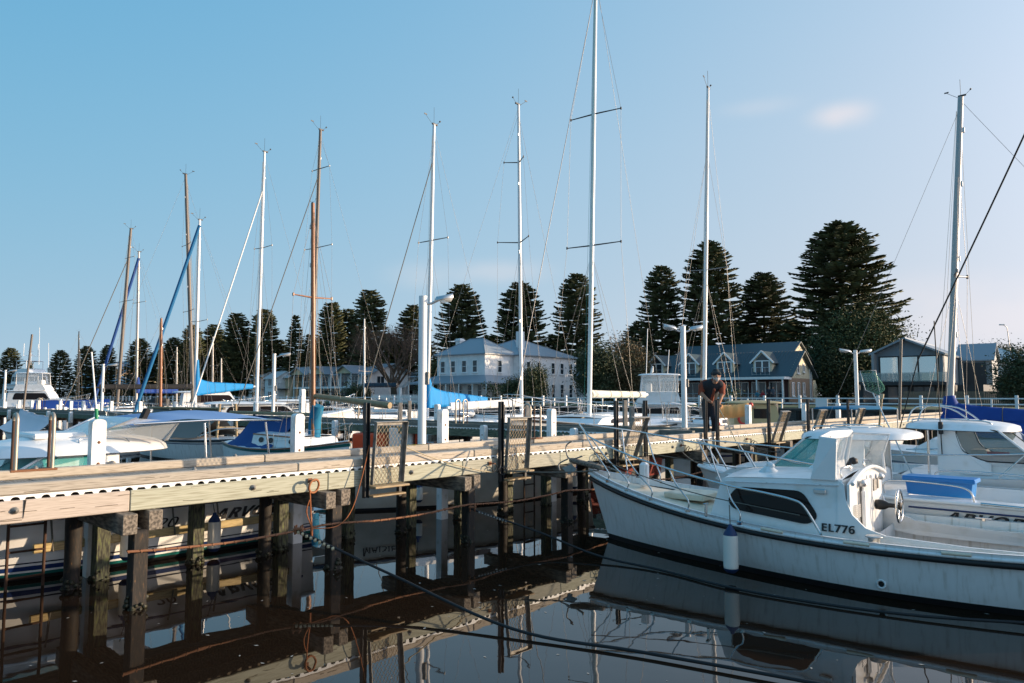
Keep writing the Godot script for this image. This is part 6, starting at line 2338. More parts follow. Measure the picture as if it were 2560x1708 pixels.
func make_cruisers() -> void:
	# ---- cruiser beyond the launch, bow to the left
	var t138 := deg_to_rad(138.0)
	var b138 := Basis(Vector3.UP, t138)
	var o := thing("cabin_cruiser", "white fibreglass cruiser with teal windows moored just beyond the launch, bow left", "boat", b138 * V(6.35, 0, 12.05), 138.0)
	var p := {"L": 6.1, "B": 2.15, "f0": 0.78, "f1": 0.80, "f2": 0.95, "tw": 0.9, "rake": 0.45, "boot": 0.1, "wl": 0.84, "bul": 0.0, "inn": 0.10, "c0": 0.58, "c1": 0.94, "side_deck": 0.16, "floor": 0.3, "rub": "white_paint", "rubr": 0.028, "well": "gelcoat", "stripes": [[0.30, 0.36, "blue_stripe"]]}
	build_hull(o, p)
	wheelhouse_boat(o, p, -1.65)
	rails(o, "bow_rail", [spline([V(-2.1, 1.13, -0.72), V(-1.6, 1.24, -0.80), V(-0.9, 1.30, -0.62), V(-0.2, 1.36, -0.26), V(-0.02, 1.38, 0.0), V(-0.2, 1.36, 0.26), V(-0.9, 1.30, 0.62), V(-1.6, 1.24, 0.80), V(-2.1, 1.13, 0.72)], 5), [V(-0.05, 1.38, -0.1), V(-0.32, 0.95, -0.16)], [V(-0.55, 1.33, -0.46), V(-0.82, 0.9, -0.5)], [V(-1.25, 1.27, -0.74), V(-1.5, 0.86, -0.76)], [V(-0.05, 1.38, 0.1), V(-0.32, 0.95, 0.16)], [V(-0.55, 1.33, 0.46), V(-0.82, 0.9, 0.5)]], 0.013, M.stainless)
	rails(o, "grab_rail", [spline([V(-3.35, 0.82, -0.98), V(-3.4, 1.0, -0.98), V(-4.1, 1.0, -1.0), V(-4.36, 0.95, -1.01), V(-4.42, 0.80, -1.01)], 5), spline([V(-3.6, 0.82, 0.98), V(-3.64, 1.0, 0.98), V(-4.6, 1.0, 1.0), V(-4.86, 0.94, 1.0), V(-4.9, 0.80, 1.0)], 5)], 0.013, M.stainless)
	rails(o, "rubbing_tube", [[V(-4.5, 0.80, -1.08), V(-5.35, 0.775, -1.04)]], 0.02, M.stainless)
	rails(o, "roof_rail", [spline([V(-2.2, 1.63, -0.42), V(-2.24, 1.70, -0.42), V(-2.7, 1.70, -0.42), V(-2.76, 1.64, -0.42)], 4), spline([V(-2.2, 1.63, 0.42), V(-2.24, 1.70, 0.42), V(-2.9, 1.70, 0.42), V(-2.96, 1.64, 0.42)], 4)], 0.012, M.stainless)
	put(o, "roof_hatch", bx(V(-2.95, 1.665, -0.2), V(-2.55, 1.70, 0.2), 0.012), M.white_cloth)
	put(o, "name_band", side_band(p, 0.62, 0.95, 0.56, 0.81), M.white_cloth)
	letters(o, "ARVOR", 0.125, M.letter_black, hull_pt(p, 0.665, 0.62, -1.0) + V(0, 0, -0.035), V(-1, -0.01, 0.02), V(0, 1, -0.12), 0.45, 1.5)
	put(o, "fin_mark", fin_mark(hull_pt(p, 0.93, 0.60, -1.0) + V(0, 0, -0.02)), M.letter_black)
	put(o, "coaming_slats", slats(V(-4.1, 0.70, 0.83), V(-5.3, 0.70, 0.83), 4, 0.05), M.galv)
	rails(o, "pin_stripe", [band_line(p, 0.6, 0.97, 0.83)], 0.012, M.blue_stripe)
	# landing net and gaff standing in its rod holders
	var q := Transform3D(b138, o.position)
	var net := thing("landing_net", "green landing net standing upright above the jetty at right", "net", q * V(-3.3, 0.75, 0.98))
	var top := at(2178, 925, 14.8) - net.position
	var hoop := [at(2150, 928, 14.8) - net.position, at(2189, 926, 14.8) - net.position, at(2201, 990, 14.8) - net.position, at(2164, 976, 14.8) - net.position]
	var ng := G.new()
	ng.tube(PackedVector3Array([Vector3.ZERO, hoop[2].lerp(hoop[3], 0.5)]), 0.014, 6)
	ng.tube(PackedVector3Array([hoop[3], hoop[0], hoop[1], hoop[2], hoop[3]]), 0.009, 6)
	put(net, "frame", ng, M.alloy)
	var mg := G.new()
	var bag := V(0.22, -0.12, 0.1)
	var nr := 11
	for i in nr + 1:
		var u := float(i) / nr
		var l1 := PackedVector3Array()
		var l2 := PackedVector3Array()
		for j in nr + 1:
			var w := float(j) / nr
			var dip := sin(u * PI) * sin(w * PI)
			l1.append((hoop[0] as Vector3).lerp(hoop[1], u).lerp((hoop[3] as Vector3).lerp(hoop[2], u), w) + bag * dip)
			l2.append((hoop[0] as Vector3).lerp(hoop[1], w).lerp((hoop[3] as Vector3).lerp(hoop[2], w), u) + bag * dip)
		mg.tube(l1, 0.003, 3, false)
		mg.tube(l2, 0.003, 3, false)
	put(net, "netting", mg, M.net_green)
	var gf := thing("gaff_pole", "pale wooden gaff pole with a yellow top standing beside the landing net", "pole", at(2190, 1075, 14.5))
	var gg := G.new()
	gg.rod(V(0, -0.5, 0), at(2205, 992, 14.5) - gf.position, 0.02, 6)
	put(gf, "shaft", gg, M.old_spar)
	var gt := G.new()
	gt.rod(at(2205, 996, 14.5) - gf.position, at(2206, 985, 14.5) - gf.position, 0.035, 7)
	put(gf, "float", gt, M.rope_cream)
	# blue bin on its side deck
	var bin := thing("storage_bin", "bright blue plastic tub on the cruiser's side deck", "box", q * V(-3.95, 0.81, -0.55), 138.0)
	var bg := G.new()
	bg.prism(p2([[-0.38, 0.0], [0.38, 0.0], [0.41, 0.24], [-0.41, 0.24]]), -0.16, 0.16)
	put(bin, "tub", bg, M.blue_plastic)
	put(bin, "rim", bx(V(-0.44, 0.19, -0.20), V(0.44, 0.25, 0.20), 0.012), M.blue_plastic)
	# ---- second cruiser, bow to the right
	var b42 := Basis(Vector3.UP, deg_to_rad(-42.0))
	o = thing("cabin_cruiser", "white wheelhouse cruiser facing right with smoky side windows and a black whip aerial", "boat", b42 * V(0.55, 0, -14.35), -42.0)
	p = {"L": 6.6, "B": 2.35, "f0": 0.85, "f1": 0.88, "f2": 1.06, "tw": 0.9, "rake": 0.5, "boot": 0.1, "wl": 0.84, "bul": 0.0, "inn": 0.10, "c0": 0.60, "c1": 0.94, "side_deck": 0.18, "floor": 0.3, "rub": "rope_cream", "rubr": 0.022, "rubq": 0.78, "glass": "smoke_glass"}
	build_hull(o, p)
	wheelhouse_boat(o, p, -2.05)
	q = Transform3D(b42, o.position)
	rails(o, "bow_rail", [spline([V(-4.6, 1.04, 0.96), V(-4.3, 1.16, 0.96), V(-2.4, 1.28, 0.98), V(-1.0, 1.40, 0.66), V(0.0, 1.46, 0.0), V(-1.0, 1.40, -0.66), V(-2.4, 1.28, -0.98), V(-4.3, 1.16, -0.96)], 5), [V(-2.2, 1.29, 0.95), V(-2.55, 0.92, 0.98)], [V(-1.2, 1.38, 0.72), V(-1.5, 0.95, 0.86)], [V(-2.2, 1.29, -0.95), V(-2.55, 0.92, -0.98)]], 0.013, M.stainless)
	rails(o, "roof_rail", [spline([V(-3.8, 1.70, 0.5), V(-3.75, 1.78, 0.5), V(-2.8, 1.76, 0.5), V(-2.7, 1.68, 0.48)], 4), spline([V(-3.95, 1.72, -0.4), V(-3.8, 1.98, -0.4), V(-3.3, 1.96, -0.4), V(-2.95, 1.70, -0.4)], 4), spline([V(-3.95, 1.72, 0.3), V(-3.8, 1.98, 0.3), V(-3.3, 1.96, 0.3), V(-2.95, 1.70, 0.3)], 4)], 0.014, M.stainless)
	put(o, "roof_hatch", bx(V(-3.3, 1.735, -0.2), V(-2.85, 1.77, 0.25), 0.012), M.smoke_glass)
	rails(o, "whip_aerial", [[V(-3.34, 1.22, 0.80), V(-3.36, 3.4, 0.86)]], 0.009, M.rubber)
	put(o, "aerial_base", bx(V(-3.37, 1.55, 0.78), V(-3.31, 1.75, 0.86), 0.01), M.rubber)
	rails(o, "door_post", [[V(-3.55, 0.9, 0.74), V(-3.55, 1.6, 0.72)]], 0.018, M.stainless)
	var spk := G.new()
	spk.lathe(p2([[0.0, 0.02], [0.06, 0.015], [0.075, 0.02], [0.08, 0.0]]), Transform3D(Basis(Vector3.RIGHT, PI / 2), V(-1.42, 1.03, 0.80)), 14)
	put(o, "vent_cap", spk, M.rubber)
	put(o, "red_tag", bx(V(-2.75, 1.25, 0.60), V(-2.45, 1.29, 0.62)), M.red_plastic)
	# ---- covered sailing boat behind, bow left, with the tall grey mast
	var b := at(2371, 1040, 16.0)
	o = thing("sailing_boat", "grey-hulled sailing boat under a deep blue boom cover at right, tall grey mast", "sailboat", b + b138 * V(2.9, 0, 0), 138.0)
	o.position.y = 0
	p = {"L": 8.4, "B": 2.7, "f0": 0.9, "f1": 0.92, "f2": 1.15, "tw": 0.7, "rake": 0.8, "boot": 0.1, "wl": 0.85, "hull": "gelcoat", "stripes": [[0.35, 0.75, "roof_blue"], [0.93, 1.0, "white_paint"]]}
	build_hull(o, p)
	put(o, "cabin", trunk(round_poly([[-2.2, 0.95], [-2.7, 1.25], [-5.4, 1.30], [-5.5, 0.9]], 0.08, 3), 0.85, 0.75, 0.1, -3.5), M.gelcoat)
	var inv := Transform3D(b138, o.position).affine_inverse()
	var foot: Vector3 = inv * at(2371, 1075, 16.0)
	var head: Vector3 = inv * at(2402, 243, 16.0)
	rig(o, V(foot.x, 1.2, foot.z), head, 0.072, "grey_spar", [[0.47, 0.55, 0.15]], p, {"taper": 0.8, "hound": 0.8, "wire": 0.004, "head": 0.55})
	boom(o, V(foot.x - 0.1, 1.70, foot.z), V(foot.x - 3.4, 1.55, foot.z), 0.05, "alloy", "blue_canvas", 0.35, 0.20, 0.12)
	put(o, "boom_tent", tent(V(foot.x + 0.1, 1.98, foot.z), V(foot.x - 3.6, 1.72, foot.z), 0.62, 0.55), M.blue_canvas)
	# slack rope crossing the sky at right
	var st := G.new()
	st.tube(sag(at(2295, 900, 12.5), at(2560 + 120, 80, 9.5), 0.03, 10), 0.013, 6)
	st.tube(PackedVector3Array([at(2295, 900, 12.5), at(2250, 1070, 13.2)]), 0.011, 6)
	single("forestay_line", st, M.rope_black, "dark stay slanting up across the sky past the grey mast at right", "rope")
	# ---- motor boat with dark bimini at the right edge
	o = thing("motor_boat", "white runabout with a black canopy at the right edge, beyond the blue boom cover", "boat", ground(2430, 21.0, 0.0) + V(3.6, 0, 0.4), 165.0)
	p = {"L": 6.0, "B": 2.3, "f0": 0.8, "f1": 0.85, "f2": 1.1, "tw": 0.9, "rake": 0.5, "boot": 0.1, "rub": "navy"}
	build_hull(o, p)
	var wg := G.new()
	for e in [-1.0, 1.0]:
		wg.pane(V(-1.9, 1.2, 0.0), V(-2.3, 1.15, 0.95 * e), V(-2.9, 1.75, 0.85 * e), V(-2.6, 1.8, 0), 0.01)
		wg.pane(V(-2.3, 1.15, 0.95 * e), V(-3.9, 1.1, 1.0 * e), V(-3.6, 1.7, 0.9 * e), V(-2.9, 1.75, 0.85 * e), 0.01)
	put(o, "windscreen", wg, M.smoke_glass)
	rails(o, "screen_frame", [pv([V(-2.3, 1.15, -0.95), V(-2.9, 1.76, -0.86), V(-2.6, 1.81, 0), V(-2.9, 1.76, 0.86), V(-2.3, 1.15, 0.95)]), pv([V(-2.9, 1.76, -0.86), V(-3.6, 1.71, -0.91), V(-3.9, 1.1, -1.0)])], 0.03, M.white_paint)
	put(o, "canopy", slab(-5.2, -2.4, 1.1, 1.84, 0.14, 0.06, 3.0), M.black_canvas)
	put(o, "deck_moulding", trunk(round_poly([[-0.9, 0.95], [-2.2, 1.2], [-4.6, 1.12], [-4.6, 0.8]], 0.08, 2), 0.95, 0.85, 0.15, -2.5), M.gelcoat)
	var hn := G.new()
	hn.lathe(p2([[0.0, 0.12], [0.12, 0.08], [0.14, 0.0], [0.0, 0.0]]), Transform3D(Basis.IDENTITY, V(-3.4, 2.02, -0.3)), 10)
	put(o, "dome_light", hn, M.white_paint)

func band_line(p: Dictionary, s0: float, s1: float, q: float, side := -1.0) -> PackedVector3Array:
	var o := PackedVector3Array()
	for i in 12:
		var t := i / 11.0
		o.append(hull_pt(p, lerpf(s0, s1, t), q - (0.16 * pow(maxf(t - 0.75, 0.0) / 0.25, 2.0)), side) + V(0, 0, side * 0.01))
	return o

func side_band(p: Dictionary, s0: float, s1: float, q0: float, q1: float) -> G:
	return hull_band(p, q0, q1, 3, 0.006, s0, s1)

func fin_mark(at0: Vector3) -> G:
	var g := G.new()
	g.prism(p2([[0.10, 0.0], [-0.02, 0.0], [-0.09, 0.15], [-0.02, 0.08]]), -0.004, 0.004, Transform3D(Basis.IDENTITY, at0))
	return g

func slats(a: Vector3, b: Vector3, n: int, step: float) -> G:
	var g := G.new()
	for i in n:
		g.rod(a + V(0, -i * step, 0), b + V(0, -i * step, 0), step * 0.36, 5)
	return g

func tent(a: Vector3, b: Vector3, hw: float, drop: float) -> G:
	# a cover hung over a boom, its skirts falling outwards
	var rows: Array = []
	for i in 13:
		var t := i / 12.0
		var c := a.lerp(b, t) - V(0, 0.05 * sin(t * PI), 0)
		var row := PackedVector3Array()
		for j in 11:
			var s := j / 5.0 - 1.0
			var f := absf(s)
			row.append(c + V(0.03 * sin(s * 9 + t * 13), -drop * pow(f, 0.85) + 0.02 * sin(t * 19 + s * 6), signf(s) * hw * pow(f, 1.5) * (1.0 + 0.05 * sin(t * 17.0))))
		rows.append(row)
	var g := G.new()
	g.grid(rows, true, true)
	return g

func make_left_cruiser() -> void:
	# cruiser lying along the far side of the near jetty at left, bow left
	var fr := Basis(Vector3.UP, deg_to_rad(46.7 + 180.0))
	var stern := J(3.45, 0, -3.02)
	var L := 6.4
	var o := thing("cabin_cruiser", "white cruiser lying behind the left end of the jetty with a long blue sun canopy", "boat", stern + fr * V(L, 0, 0), 226.7)
	var p := {"L": L, "B": 2.3, "f0": 0.86, "f1": 0.86, "f2": 1.0, "tw": 0.94, "rake": 0.5, "boot": 0.05, "wl": 0.9, "mx": 0.5, "bul": 0.0, "inn": 0.10, "c0": 0.56, "c1": 0.94, "side_deck": 0.16, "floor": 0.3, "bottom": "antifoul_black", "house": 0.56, "dome": 0.17, "roof_aft": 2.15, "roof_fore": -0.15, "rub": "white_paint", "rubr": 0.028, "stripes": [[0.0, 0.045, "teal_stripe"], [0.075, 0.14, "blue_stripe"], [0.175, 0.195, "navy"]]}
	build_hull(o, p)
	wheelhouse_boat(o, p, -2.3)
	rails(o, "pin_stripe", [band_line(p, 0.3, 0.97, 0.80, 1.0), band_line(p, 0.3, 0.97, 0.80)], 0.013, M.blue_stripe)
	# the near side is to port of nobody: lettering on both flanks would not show, so on the flank that faces the jetty
	for side in [-1.0]:
		put(o, "name_band", side_band(p, 0.58, 0.97, 0.44, 0.72), M.white_cloth)
		letters(o, "ARVOR", 0.14, M.letter_black, hull_pt(p, 0.745, 0.50, side) + V(0, 0, 0.02 * side), V(-1, 0, 0), V(0, 1, -0.1), 0.45, 1.45)
		letters(o, "20", 0.13, M.letter_black, hull_pt(p, 0.625, 0.47, side) + V(0, 0, 0.02 * side), V(-1, 0, 0), V(0, 1, -0.1), 0.35, 1.4, false)
		put(o, "fin_mark", fin_mark(hull_pt(p, 0.945, 0.52, side) + V(0, 0, 0.02 * side)), M.letter_black)
	# stern platform and outboard bracket
	put(o, "swim_platform", slab(-L - 0.55, -L + 0.1, 0.85, 0.36, 0.02, 0.05, 4.0), M.gelcoat)
	# canopy on a tube frame
	var cp: Array = []
	for i in 13:
		var t := i / 12.0
		var row := PackedVector3Array()
		for j in 11:
			var s := j / 5.0 - 1.0
			row.append(V(lerpf(-3.75, -5.85, t), 1.84 + 0.10 * (1.0 - s * s) * (0.5 + 0.5 * sin(t * PI)) + 0.015 * sin(t * 14 + s * 3) - 0.06 * pow(2 * t - 1, 4), 0.95 * s))
		cp.append(row)
	var cg := G.new()
	cg.grid(cp, true, true)
	put(o, "canopy", cg, M.pale_canvas)
	rails(o, "canopy_frame", [pv([V(-3.75, 1.80, -0.95), V(-4.8, 1.83, -0.96), V(-5.85, 1.80, -0.95), V(-5.88, 1.81, 0.0), V(-5.85, 1.80, 0.95), V(-4.8, 1.83, 0.96), V(-3.75, 1.80, 0.95)]), [V(-4.68, 1.79, -0.96), V(-4.72, 0.86, -1.02)], [V(-5.6, 1.78, -0.96), V(-5.7, 0.86, -1.0)], [V(-4.68, 1.79, 0.96), V(-4.72, 0.86, 1.02)], [V(-5.6, 1.78, 0.96), V(-5.7, 0.86, 1.0)]], 0.016, M.stainless)
	var ss := G.new()
	ss.box(V(-4.0, 1.90, -0.6), V(0.07, 0.2, 0.12), 0.01, Basis(Vector3.BACK, 0.4))
	put(o, "canopy_strap", ss, M.black_canvas)
	# clear curtains between roof and canopy
	for q in [[V(-3.35, 1.66, -0.62), V(-4.25, 1.56, -0.80), V(-4.35, 1.82, -0.93), V(-3.85, 1.87, -0.75)], [V(-3.35, 1.66, -0.60), V(-3.35, 1.66, 0.60), V(-3.85, 1.88, 0.75), V(-3.85, 1.88, -0.75)], [V(-3.35, 1.66, 0.62), V(-4.25, 1.56, 0.80), V(-4.35, 1.82, 0.93), V(-3.85, 1.87, 0.75)]]:
		var cc := G.new()
		cc.pane(q[0], q[1], q[2], q[3], 0.005)
		put(o, "clear_curtain", cc, M.clear_plastic)
	for q in [[V(-3.35, 1.66, -0.62), V(-3.85, 1.88, -0.76)], [V(-3.35, 1.66, 0.62), V(-3.85, 1.88, 0.76)], [V(-4.2, 1.56, -0.80), V(-4.35, 1.83, -0.93)]]:
		rails(o, "curtain_frame", [q], 0.014, M.alloy)
	put(o, "roof_hatch", bx(V(-3.35, 1.62, -0.42), V(-2.75, 1.69, 0.35), 0.02), M.gelcoat)
	rails(o, "roof_rail", [spline([V(-3.2, 1.55, -0.66), V(-3.25, 1.62, -0.62), V(-3.7, 1.62, -0.62), V(-3.8, 1.55, -0.66)], 4)], 0.01, M.stainless)
	var bd := G.new()
	bd.lathe(p2([[0.0, 0.012], [0.05, 0.01], [0.06, 0.0]]), Transform3D(Basis(Vector3.RIGHT, -PI / 2), V(-3.55, 1.27, -0.79)), 12)
	put(o, "side_light", bd, M.galv)
	rails(o, "rod_holder", [[V(-3.45, 1.70, -0.5), V(-3.43, 2.0, -0.5)], [V(-3.45, 1.72, -0.5), V(-3.75, 1.74, -0.5)]], 0.022, M.green_plastic)
	rails(o, "flag_staff", [[V(-3.43, 2.0, -0.5), V(-3.35, 2.75, -0.48)]], 0.010, M.white_paint)
	# timber fender board hung along its side and cylinder fenders
	var ft := Transform3D(fr, o.position)
	var fb := thing("fender_board", "timber fender board hung on ropes along the left cruiser's side under the jetty", "board", ft * V(-4.3, 0.40, -1.22), 226.7)
	put(fb, "plank", bx(V(-1.6, -0.05, -0.03), V(1.7, 0.05, 0.03), 0.01), M.strip_wood)
	var rp := G.new()
	for x in [-1.45, -0.5, 0.1, 1.5]:
		rp.rod(V(x, -0.05, -0.04), V(x + 0.02, 0.36, 0.04), 0.012, 5)
	put(fb, "rope", rp, M.rope_grey)
	fender("white fender with blue cap beneath the first cross beam, against the left cruiser", ft * V(-3.62, 0.60, -1.26), 0.48, 0.085, ft * V(-3.62, 0.92, -1.1))
	fender("white fender hanging right of the first post under the jetty at left", ft * V(-4.72, 0.52, -1.27), 0.46, 0.085, ft * V(-4.72, 0.92, -1.1))
	fender("old bottle-shaped white fender at the end of the timber fender board", ft * V(-5.75, 0.62, -1.27), 0.56, 0.075, ft * V(-5.75, 0.92, -1.1), "fender_white")

func make_mid_boats() -> void:
	# ---- yacht seen under the jetty
	var o := thing("small_yacht", "small cream-white yacht seen beneath the jetty behind the mesh ladders, blue cockpit cover", "sailboat", J(4.55, 0, -3.9), 216.0)
	var p := {"L": 6.4, "B": 2.2, "f0": 0.86, "f1": 0.82, "f2": 1.02, "tw": 0.62, "rake": 0.5, "boot": 0.05, "wl": 0.84, "hull": "cream_hull", "rub": "navy", "rubr": 0.032, "rubq": 0.93}
	grained("cream_hull", "blotch", [[0.1, C(0.55, 0.51, 0.44)], [0.9, C(0.70, 0.67, 0.60)]], V(0.9, 0.9, 0.9), 0.3)
	build_hull(o, p)
	put(o, "cabin", trunk(round_poly([[-1.6, 0.88], [-2.0, 1.12], [-4.0, 1.12], [-4.1, 0.8]], 0.06, 2), 0.66, 0.58, 0.12, -2.4), M.gelcoat)
	panels(o, "cabin_window", M.dark_glass, [[-2.3, 0.97], [-2.4, 1.06], [-3.6, 1.06], [-3.6, 0.96]], 0.8, 1.12, 0.66, 0.58, 0.006, 0.01, [-1.0, 1.0], 0.12, -2.4)
	put(o, "cockpit_cover", tent(V(-3.9, 1.14, 0), V(-6.0, 1.02, 0), 0.92, 0.42), M.blue_canvas)
	letters(o, "MAISIE", 0.14, M.letter_black, hull_pt(p, 0.12, 0.66, -1.0) + V(0, 0, -0.03), hull_pt(p, 0.24, 0.66, -1.0) - hull_pt(p, 0.12, 0.66, -1.0), V(0, 1, -0.1), 0.0, 1.0, false)
	var q := Transform3D(Basis(Vector3.UP, deg_to_rad(216.0)), o.position)
	for w in [[-1.75, "white fender with blue cap hanging at the bow quarter of the yacht beneath the jetty"], [-5.6, "blue and white fender at the stern of the yacht beneath the jetty"]]:
		fender(w[1], q * (hull_pt(p, -w[0] / 6.4, 0.55, -1.0) + V(0, 0, -0.10)), 0.34, 0.08, q * hull_pt(p, -w[0] / 6.4, 1.0, -1.0))
	# ---- clinker boat with grey tarpaulin, stern right
	o = thing("open_boat", "white heavy open boat numbered G677 under a grey tarpaulin, left of the blue-covered sailing boat", "boat", ground(345, 27.0, 0.0), 152.0)
	p = {"L": 6.0, "B": 2.2, "f0": 0.80, "f1": 0.72, "f2": 0.95, "tw": 0.72, "tww": 0.3, "rake": 0.25, "boot": 0.06, "wl": 0.8, "qb": 0.7, "hull": "old_gelcoat", "rub": "dark_clad", "rubr": 0.04, "rubq": 0.95, "stripes": [[0.78, 0.82, "blue_stripe"]]}
	build_hull(o, p)
	put(o, "tarpaulin", tent(V(-0.9, 1.75, 0), V(-4.4, 1.75, 0), 1.0, 0.95), M.grey_canvas)
	rails(o, "ridge_pole", [[V(-0.6, 1.74, 0), V(-4.6, 1.74, 0)], [V(-4.6, 1.9, -0.2), V(-4.6, 0.6, -0.3)], [V(-4.9, 1.9, 0.2), V(-4.9, 0.6, 0.3)], [V(-4.6, 1.1, -0.3), V(-4.9, 1.1, 0.3)]], 0.045, M.old_spar)
	rails(o, "stern_rail", [spline([V(-4.6, 0.85, -1.0), V(-5.4, 1.1, -0.8), V(-5.9, 1.1, 0), V(-5.4, 1.1, 0.8), V(-4.6, 0.85, 1.0)], 5)], 0.02, M.alloy)
	put(o, "rudder", bx(V(-6.35, -0.3, -0.05), V(-6.0, 1.05, 0.05), 0.02), M.white_paint)
	letters(o, "G677", 0.2, M.letter_dim, V(-6.03, 0.52, -0.72), V(0, 0, 1), V(0, 1, 0), 0.0, 1.1, false)
	letters(o, "HERITAGE", 0.15, M.letter_dim, V(-6.03, 0.60, 0.12), V(0, 0, 1), V(0, 1, 0), 0.0, 0.9, false)
	# ---- gaff sloop with blue tent and portholes, bow right
	o = thing("gaff_sloop", "white sloop with green sheer stripe, oval portholes, blue cockpit tent and varnished mast", "sailboat", ground(877, 19.2, 0.0), -41.0)
	p = {"L": 5.6, "B": 2.0, "f0": 0.78, "f1": 0.70, "f2": 0.98, "tw": 0.6, "rake": 0.12, "boot": 0.05, "wl": 0.8, "hull": "gelcoat", "cap": "varnish", "rub": "varnish", "rubr": 0.022, "rubq": 0.99, "stripes": [[0.86, 0.95, "teal_stripe"]]}
	build_hull(o, p)
	put(o, "cabin", trunk(round_poly([[-1.3, 0.80], [-1.45, 1.06], [-3.7, 1.10], [-3.75, 0.7]], 0.08, 3), 0.70, 0.64, 0.12, -2.2), M.gelcoat)
	panels(o, "cabin_edge", M.varnish, [[-1.42, 1.02], [-1.42, 1.06], [-3.72, 1.10], [-3.72, 1.06]], 0.7, 1.1, 0.70, 0.64, 0.012, 0.02, [-1.0, 1.0], 0.12, -2.2)
	for x in [-3.25, -2.75, -1.75]:
		panels(o, "porthole", M.dark_glass, oval(x, 0.93, 0.125, 0.075), 0.7, 1.1, 0.70, 0.64, 0.01, 0.012, [-1.0, 1.0], 0.12, -2.2)
	put(o, "cockpit_tent", tent(V(-2.6, 1.55, 0), V(-4.9, 1.62, 0), 0.85, 0.85), M.dusk_canvas)
	var bi := Transform3D(Basis(Vector3.UP, deg_to_rad(-41.0)), o.position).affine_inverse()
	var foot: Vector3 = bi * at(783, 1100, 20.15)
	rig(o, V(foot.x, 0.8, foot.z), bi * at(782, 508, 20.15), 0.062, "varnish", [[0.605, 0.62, 0.0]], p, {"spreader_m": "varnish", "taper": 0.8, "hound": 0.95, "backstay": false, "head": 0.3, "wire": 0.005})
	var sl := G.new()
	sl.tube(spline([V(foot.x + 0.06, 1.9, 0), V(foot.x - 0.05, 1.55, 0), V(foot.x - 0.08, 1.1, 0), V(foot.x + 0.02, 0.85, 0)], 4), 0.17, 10)
	put(o, "furled_sail", sl, M.teal_canvas)
	put(o, "boom", bx(V(-6.3, 1.60, -0.045), V(foot.x - 0.1, 1.70, 0.045), 0.02), M.old_spar)
	lifelines(o, p, 0.06, 0.4, 4, 0.42, 0.01)
	# ---- long timber boom seen right of the varnished mast
	# ---- tarped dinghy far left
	o = thing("dinghy", "white clinker dinghy under a pale grey tent cover near the left edge", "boat", ground(24, 34.0, 0.0), 150.0)
	p = {"L": 4.6, "B": 1.9, "f0": 0.66, "f1": 0.6, "f2": 0.85, "tw": 0.7, "rake": 0.2, "boot": 0.06, "wl": 0.78, "qb": 0.7, "rub": "white_paint", "rubr": 0.03, "rubq": 0.96, "stripes": [[0.8, 0.84, "letter_dim"]]}
	build_hull(o, p)
	put(o, "tent_cover", tent(V(-1.0, 1.6, 0), V(-3.6, 1.25, 0), 0.9, 0.85), M.light_canvas)
	var inv2 := Transform3D(Basis(Vector3.UP, deg_to_rad(150.0)), o.position).affine_inverse()
	rails(o, "mast", [[V(-1.1, 0.4, 0), inv2 * at(80, 836, 33.4)]], 0.05, M.dull_spar)
	# ---- red plastic seats of a float between the jetties
	o = thing("work_float", "orange and white plastic work float moored at the second jetty behind the first mesh ladder", "raft", ground(965, 24.0, 0.0), -10.0)
	put(o, "pontoon", bx(V(-2.2, -0.2, -0.6), V(2.4, 0.35, 0.6), 0.08), M.white_cloth)
	put(o, "orange_crate", bx(V(-1.0, 0.35, -0.4), V(0.1, 0.95, 0.4), 0.04), M.orange_plastic)
	put(o, "white_crate", bx(V(0.25, 0.35, -0.4), V(1.05, 1.15, 0.4), 0.04), M.white_cloth)
	put(o, "orange_seat", bx(V(1.15, 0.35, -0.4), V(1.75, 0.62, 0.4), 0.04), M.orange_plastic)
	put(o, "seat_back", bx(V(1.12, 0.35, -0.4), V(1.24, 1.1, 0.4), 0.04), M.orange_plastic)
	# ---- dark red hull seen through the piles
	o = thing("red_boat", "dark red hull seen low between the jetty piles beyond the launch's bow", "boat", J(8.6, 0, -3.6), 222.0)
	p = {"L": 5.6, "B": 2.1, "f0": 0.62, "f1": 0.60, "f2": 0.8, "tw": 0.8, "rake": 0.3, "boot": 0.1, "hull": "antifoul_red", "cap": "white_paint"}
	build_hull(o, p)
	# ---- white hull with a boot stripe under the jetty right of the launch's bow
	o = thing("white_hull", "white yacht hull lying in shade under the jetty, right of the third mesh ladder", "boat", J(10.4, 0, -2.9), 226.7)
	p = {"L": 7.0, "B": 2.2, "f0": 0.95, "f1": 0.95, "f2": 1.1, "tw": 0.8, "rake": 0.5, "boot": 0.1, "hull": "cream_hull", "stripes": [[0.2, 0.26, "blue_stripe"]]}
	build_hull(o, p)
	o.position = J(17.2, 0, -3.0)
